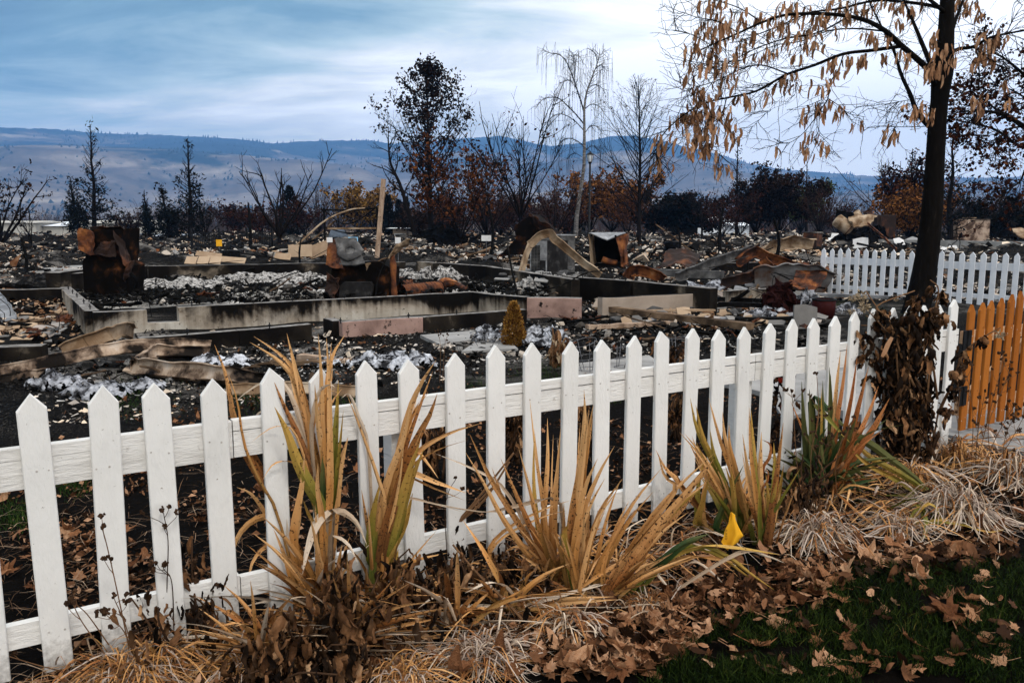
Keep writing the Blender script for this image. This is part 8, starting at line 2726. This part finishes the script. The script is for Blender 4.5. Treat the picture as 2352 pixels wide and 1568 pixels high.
OVAL = [(.30 * math.sin(t) * (1 - .25 * math.cos(t)), -.6 * math.cos(t)) for t in [i * 6.2832 / 18 for i in range(18)]]
def maple_mesh(seed, curl, MAPLE=None):
 MAPLE = MAPLE or globals()['MAPLE']
 rng = random.Random(seed)
 b = MB()
 n = len(MAPLE)
 out = []
 rings = (1.0, .55)
 vs = []
 for r in rings:
  for x, y in MAPLE:
   X, Y = x * r * rng.uniform(.92, 1.08), y * r * rng.uniform(.92, 1.08)
   d2 = X * X + Y * Y
   z = curl * d2 * 1.5 * (1 + .7 * math.sin(2.5 * math.atan2(Y, X) + seed)) + rng.gauss(0, .035) * r
   vs.append((X, Y, z))
 vs.append((0, -.05, rng.gauss(0, .02)))
 fs = [(i, (i + 1) % n, n + (i + 1) % n, n + i) for i in range(n)] + [(n + i, n + (i + 1) % n, 2 * n) for i in range(n)]
 b.add([Vector(v) for v in vs], fs)
 b.tube([(0, -.1, 0), (0, -.5, .02), (.05, -.85, .05)], [.018, .014, .012], 4)
 return b
def fallen_leaves():
 rng = random.Random(8)
 pro = [maple_mesh(i, (.15, .4, -.35, .6, .3, .5, -.25, .6, -.6, .9)[i], OVAL if i >= 7 else None).build('fallen_leaf', M['maple']) for i in range(10)]
 used = [False] * 10
 def put(x, y, size, label, group, v=None, rot=None, z=.012):
  v = rng.randrange(10) if v is None else v
  o = pro[v] if not used[v] else pro[v].copy()
  if used[v]:
   COL.objects.link(o)
  used[v] = True
  p = at(x, y)
  o.location = (p.x, p.y, ground_z(p.x, p.y) + z)
  o.rotation_euler = rot or (rng.gauss(0, .45), rng.gauss(0, .45), rng.uniform(0, 6.28))
  o.scale = (size * rng.uniform(.75, 1.1), size, size * rng.uniform(.6, 1.6))
  tag(o, label, 'fallen leaf', group)
 S_ = [(2182, 1440, .17, 'big pale star-shaped maple leaf lying on the dark lawn', 0, (.35, .1, .5)), (1985, 1292, .15, 'large tan maple leaf with folded lobes at the bleached grass fountain', 1, (.5, .1, .2)), (1968, 1262, .12, 'upright maple leaf standing behind the large tan leaf', 3, (1.0, .2, .3)),
   (2050, 1262, .085, 'pale curled leaf on the straw right of the large tan leaf', 3, None), (2190, 1290, .085, 'pale cupped leaf between the lawn and the mounded tuft', 3, None), (1365, 1468, .17, 'largest pinkish brown leaf in the corner of the bed by the curled straw', 0, (.4, 0, 1.0)),
   (1300, 1505, .15, 'dusty pink leaf lying flat at the bottom beside the straw tuft', 1, (.3, .1, 2.2)), (1610, 1340, .12, 'russet leaf with pointed lobes below the spotted iris fan', 4, None), (1440, 1375, .12, 'tan leaf leaning at the foot of the spotted iris fan', 2, (.9, 0, .4)), (1735, 1500, .1, 'brown leaf alone on the lawn below the yellow marker flag', 5, None),
   (2240, 1420, .1, 'dull tan leaf just right of the pale star-shaped one', 6, None), (2110, 1350, .1, 'dark russet leaf above the pale star-shaped one', 5, None), (1640, 1225, .10, 'pale grey leaf standing behind the marker flag', 2, (1.1, 0, .6)), (1630, 1270, .11, 'brown leaf tucked left of the marker flag foot', 4, None)]
 for x, y, s, l, v, r in S_:
  put(x, y, s, l, None, v, r, .02)
 zones = [('in the leaf drift between lawn and irises', [(1280, 1440), (1420, 1390), (1800, 1310), (1960, 1280), (2000, 1330), (1800, 1400), (1600, 1450), (1500, 1560), (1300, 1568)], 150, (.05, .115)), ('on the dark lawn', [(1560, 1560), (1700, 1440), (1950, 1350), (2352, 1290), (2352, 1568)], 36, (.045, .09)),
    ('under the grass tufts by the garden path', [(1950, 1270), (2100, 1230), (2352, 1170), (2352, 1290), (2100, 1300)], 24, (.05, .10)), ('at the bottom edge beneath the withered plants', [(560, 1568), (600, 1520), (1250, 1470), (1300, 1568)], 24, (.05, .1)),
    ('on the burnt ground behind the first four pickets', [(0, 1380), (0, 1130), (400, 1050), (520, 1100), (520, 1330), (280, 1400)], 30, (.05, .1)), ('on the dark soil behind the middle pickets', [(560, 1050), (900, 980), (1500, 880), (1500, 960), (1000, 1160), (600, 1260)], 22, (.05, .09)),
    ('scattered from the fence toward the metal channels', [(280, 1010), (250, 920), (600, 900), (900, 900), (900, 960), (500, 1040)], 12, (.05, .08))]
 for zn, poly, n, (a, c) in zones:
  xs, ys = [p[0] for p in poly], [p[1] for p in poly]
  k = 0
  while k < n:
   x, y = rng.uniform(min(xs), max(xs)), rng.uniform(min(ys), max(ys))
   if not in_poly(x, y, poly):
    continue
   k += 1
   put(x, y, rng.uniform(a, c), 'curled brown fallen leaf ' + zn, 'brown fallen leaves ' + zn, z=rng.uniform(.012, .035))
 b = MB()
 BED = [(1230, 1480), (1420, 1380), (1800, 1300), (2000, 1270), (2352, 1240), (2352, 1300), (1960, 1350), (1640, 1460), (1500, 1568), (1230, 1568)]
 k = 0
 while k < 900:
  x, y = rng.uniform(1230, 2352), rng.uniform(1240, 1568)
  if not in_poly(x, y, BED) and rng.random() > .10:
   continue
  k += 1
  p = at(x, y)
  sz = rng.uniform(.03, .085)
  M_ = Matrix.Rotation(rng.uniform(0, 6.28), 3, 'Z') @ Matrix.Rotation(rng.gauss(0, .6), 3, 'X') @ Matrix.Rotation(rng.gauss(0, .5), 3, 'Y')
  sh = MAPLE if rng.random() < .55 else OVAL
  cu = rng.uniform(-.8, .9)
  p.z = ground_z(p.x, p.y) + rng.uniform(.006, .04)
  N_ = len(sh)
  b.add([p + M_ @ Vector((a * sz * rng.uniform(.75, 1.1), c * sz * rng.uniform(.8, 1.1), cu * (a * a + c * c) * sz)) for a, c in sh] + [p], [(i, (i + 1) % N_, N_) for i in range(N_)])
 n = 0
 while n < 15000:
  r = rng.random()
  x = rng.uniform(-60, 2420)
  yf = 1550 - (x - 140) * .2592
  if r < .42:
   y = yf + rng.uniform(-5, 240)
  else:
   y = yf - rng.uniform(0, 560)
  if y > 1610 or y < 850:
   continue
  p = at(x, y)
  if r < .42 and mnoise.noise(Vector((p.x * 2.2, p.y * 2.2, 7))) < -.25:
   continue
  if r < .42 and x > 1500 and y > 1400 - (x - 1800) * .17 and rng.random() < .85:
   continue
  if r >= .42 and mnoise.noise(Vector((p.x * 1.6, p.y * 1.6, 2))) < .0:
   continue
  n += 1
  p.z = ground_z(p.x, p.y) + rng.uniform(.003, .022)
  d = Vector((rng.gauss(0, 1), rng.gauss(0, 1), rng.gauss(0, .35)))
  b.leaf(p, rng.uniform(.012, .05), rng, 0, d, rng.uniform(.4, .9))
 tag(b.build('leaf_litter', M['litter']), None, None, kind='stuff')
fallen_leaves()
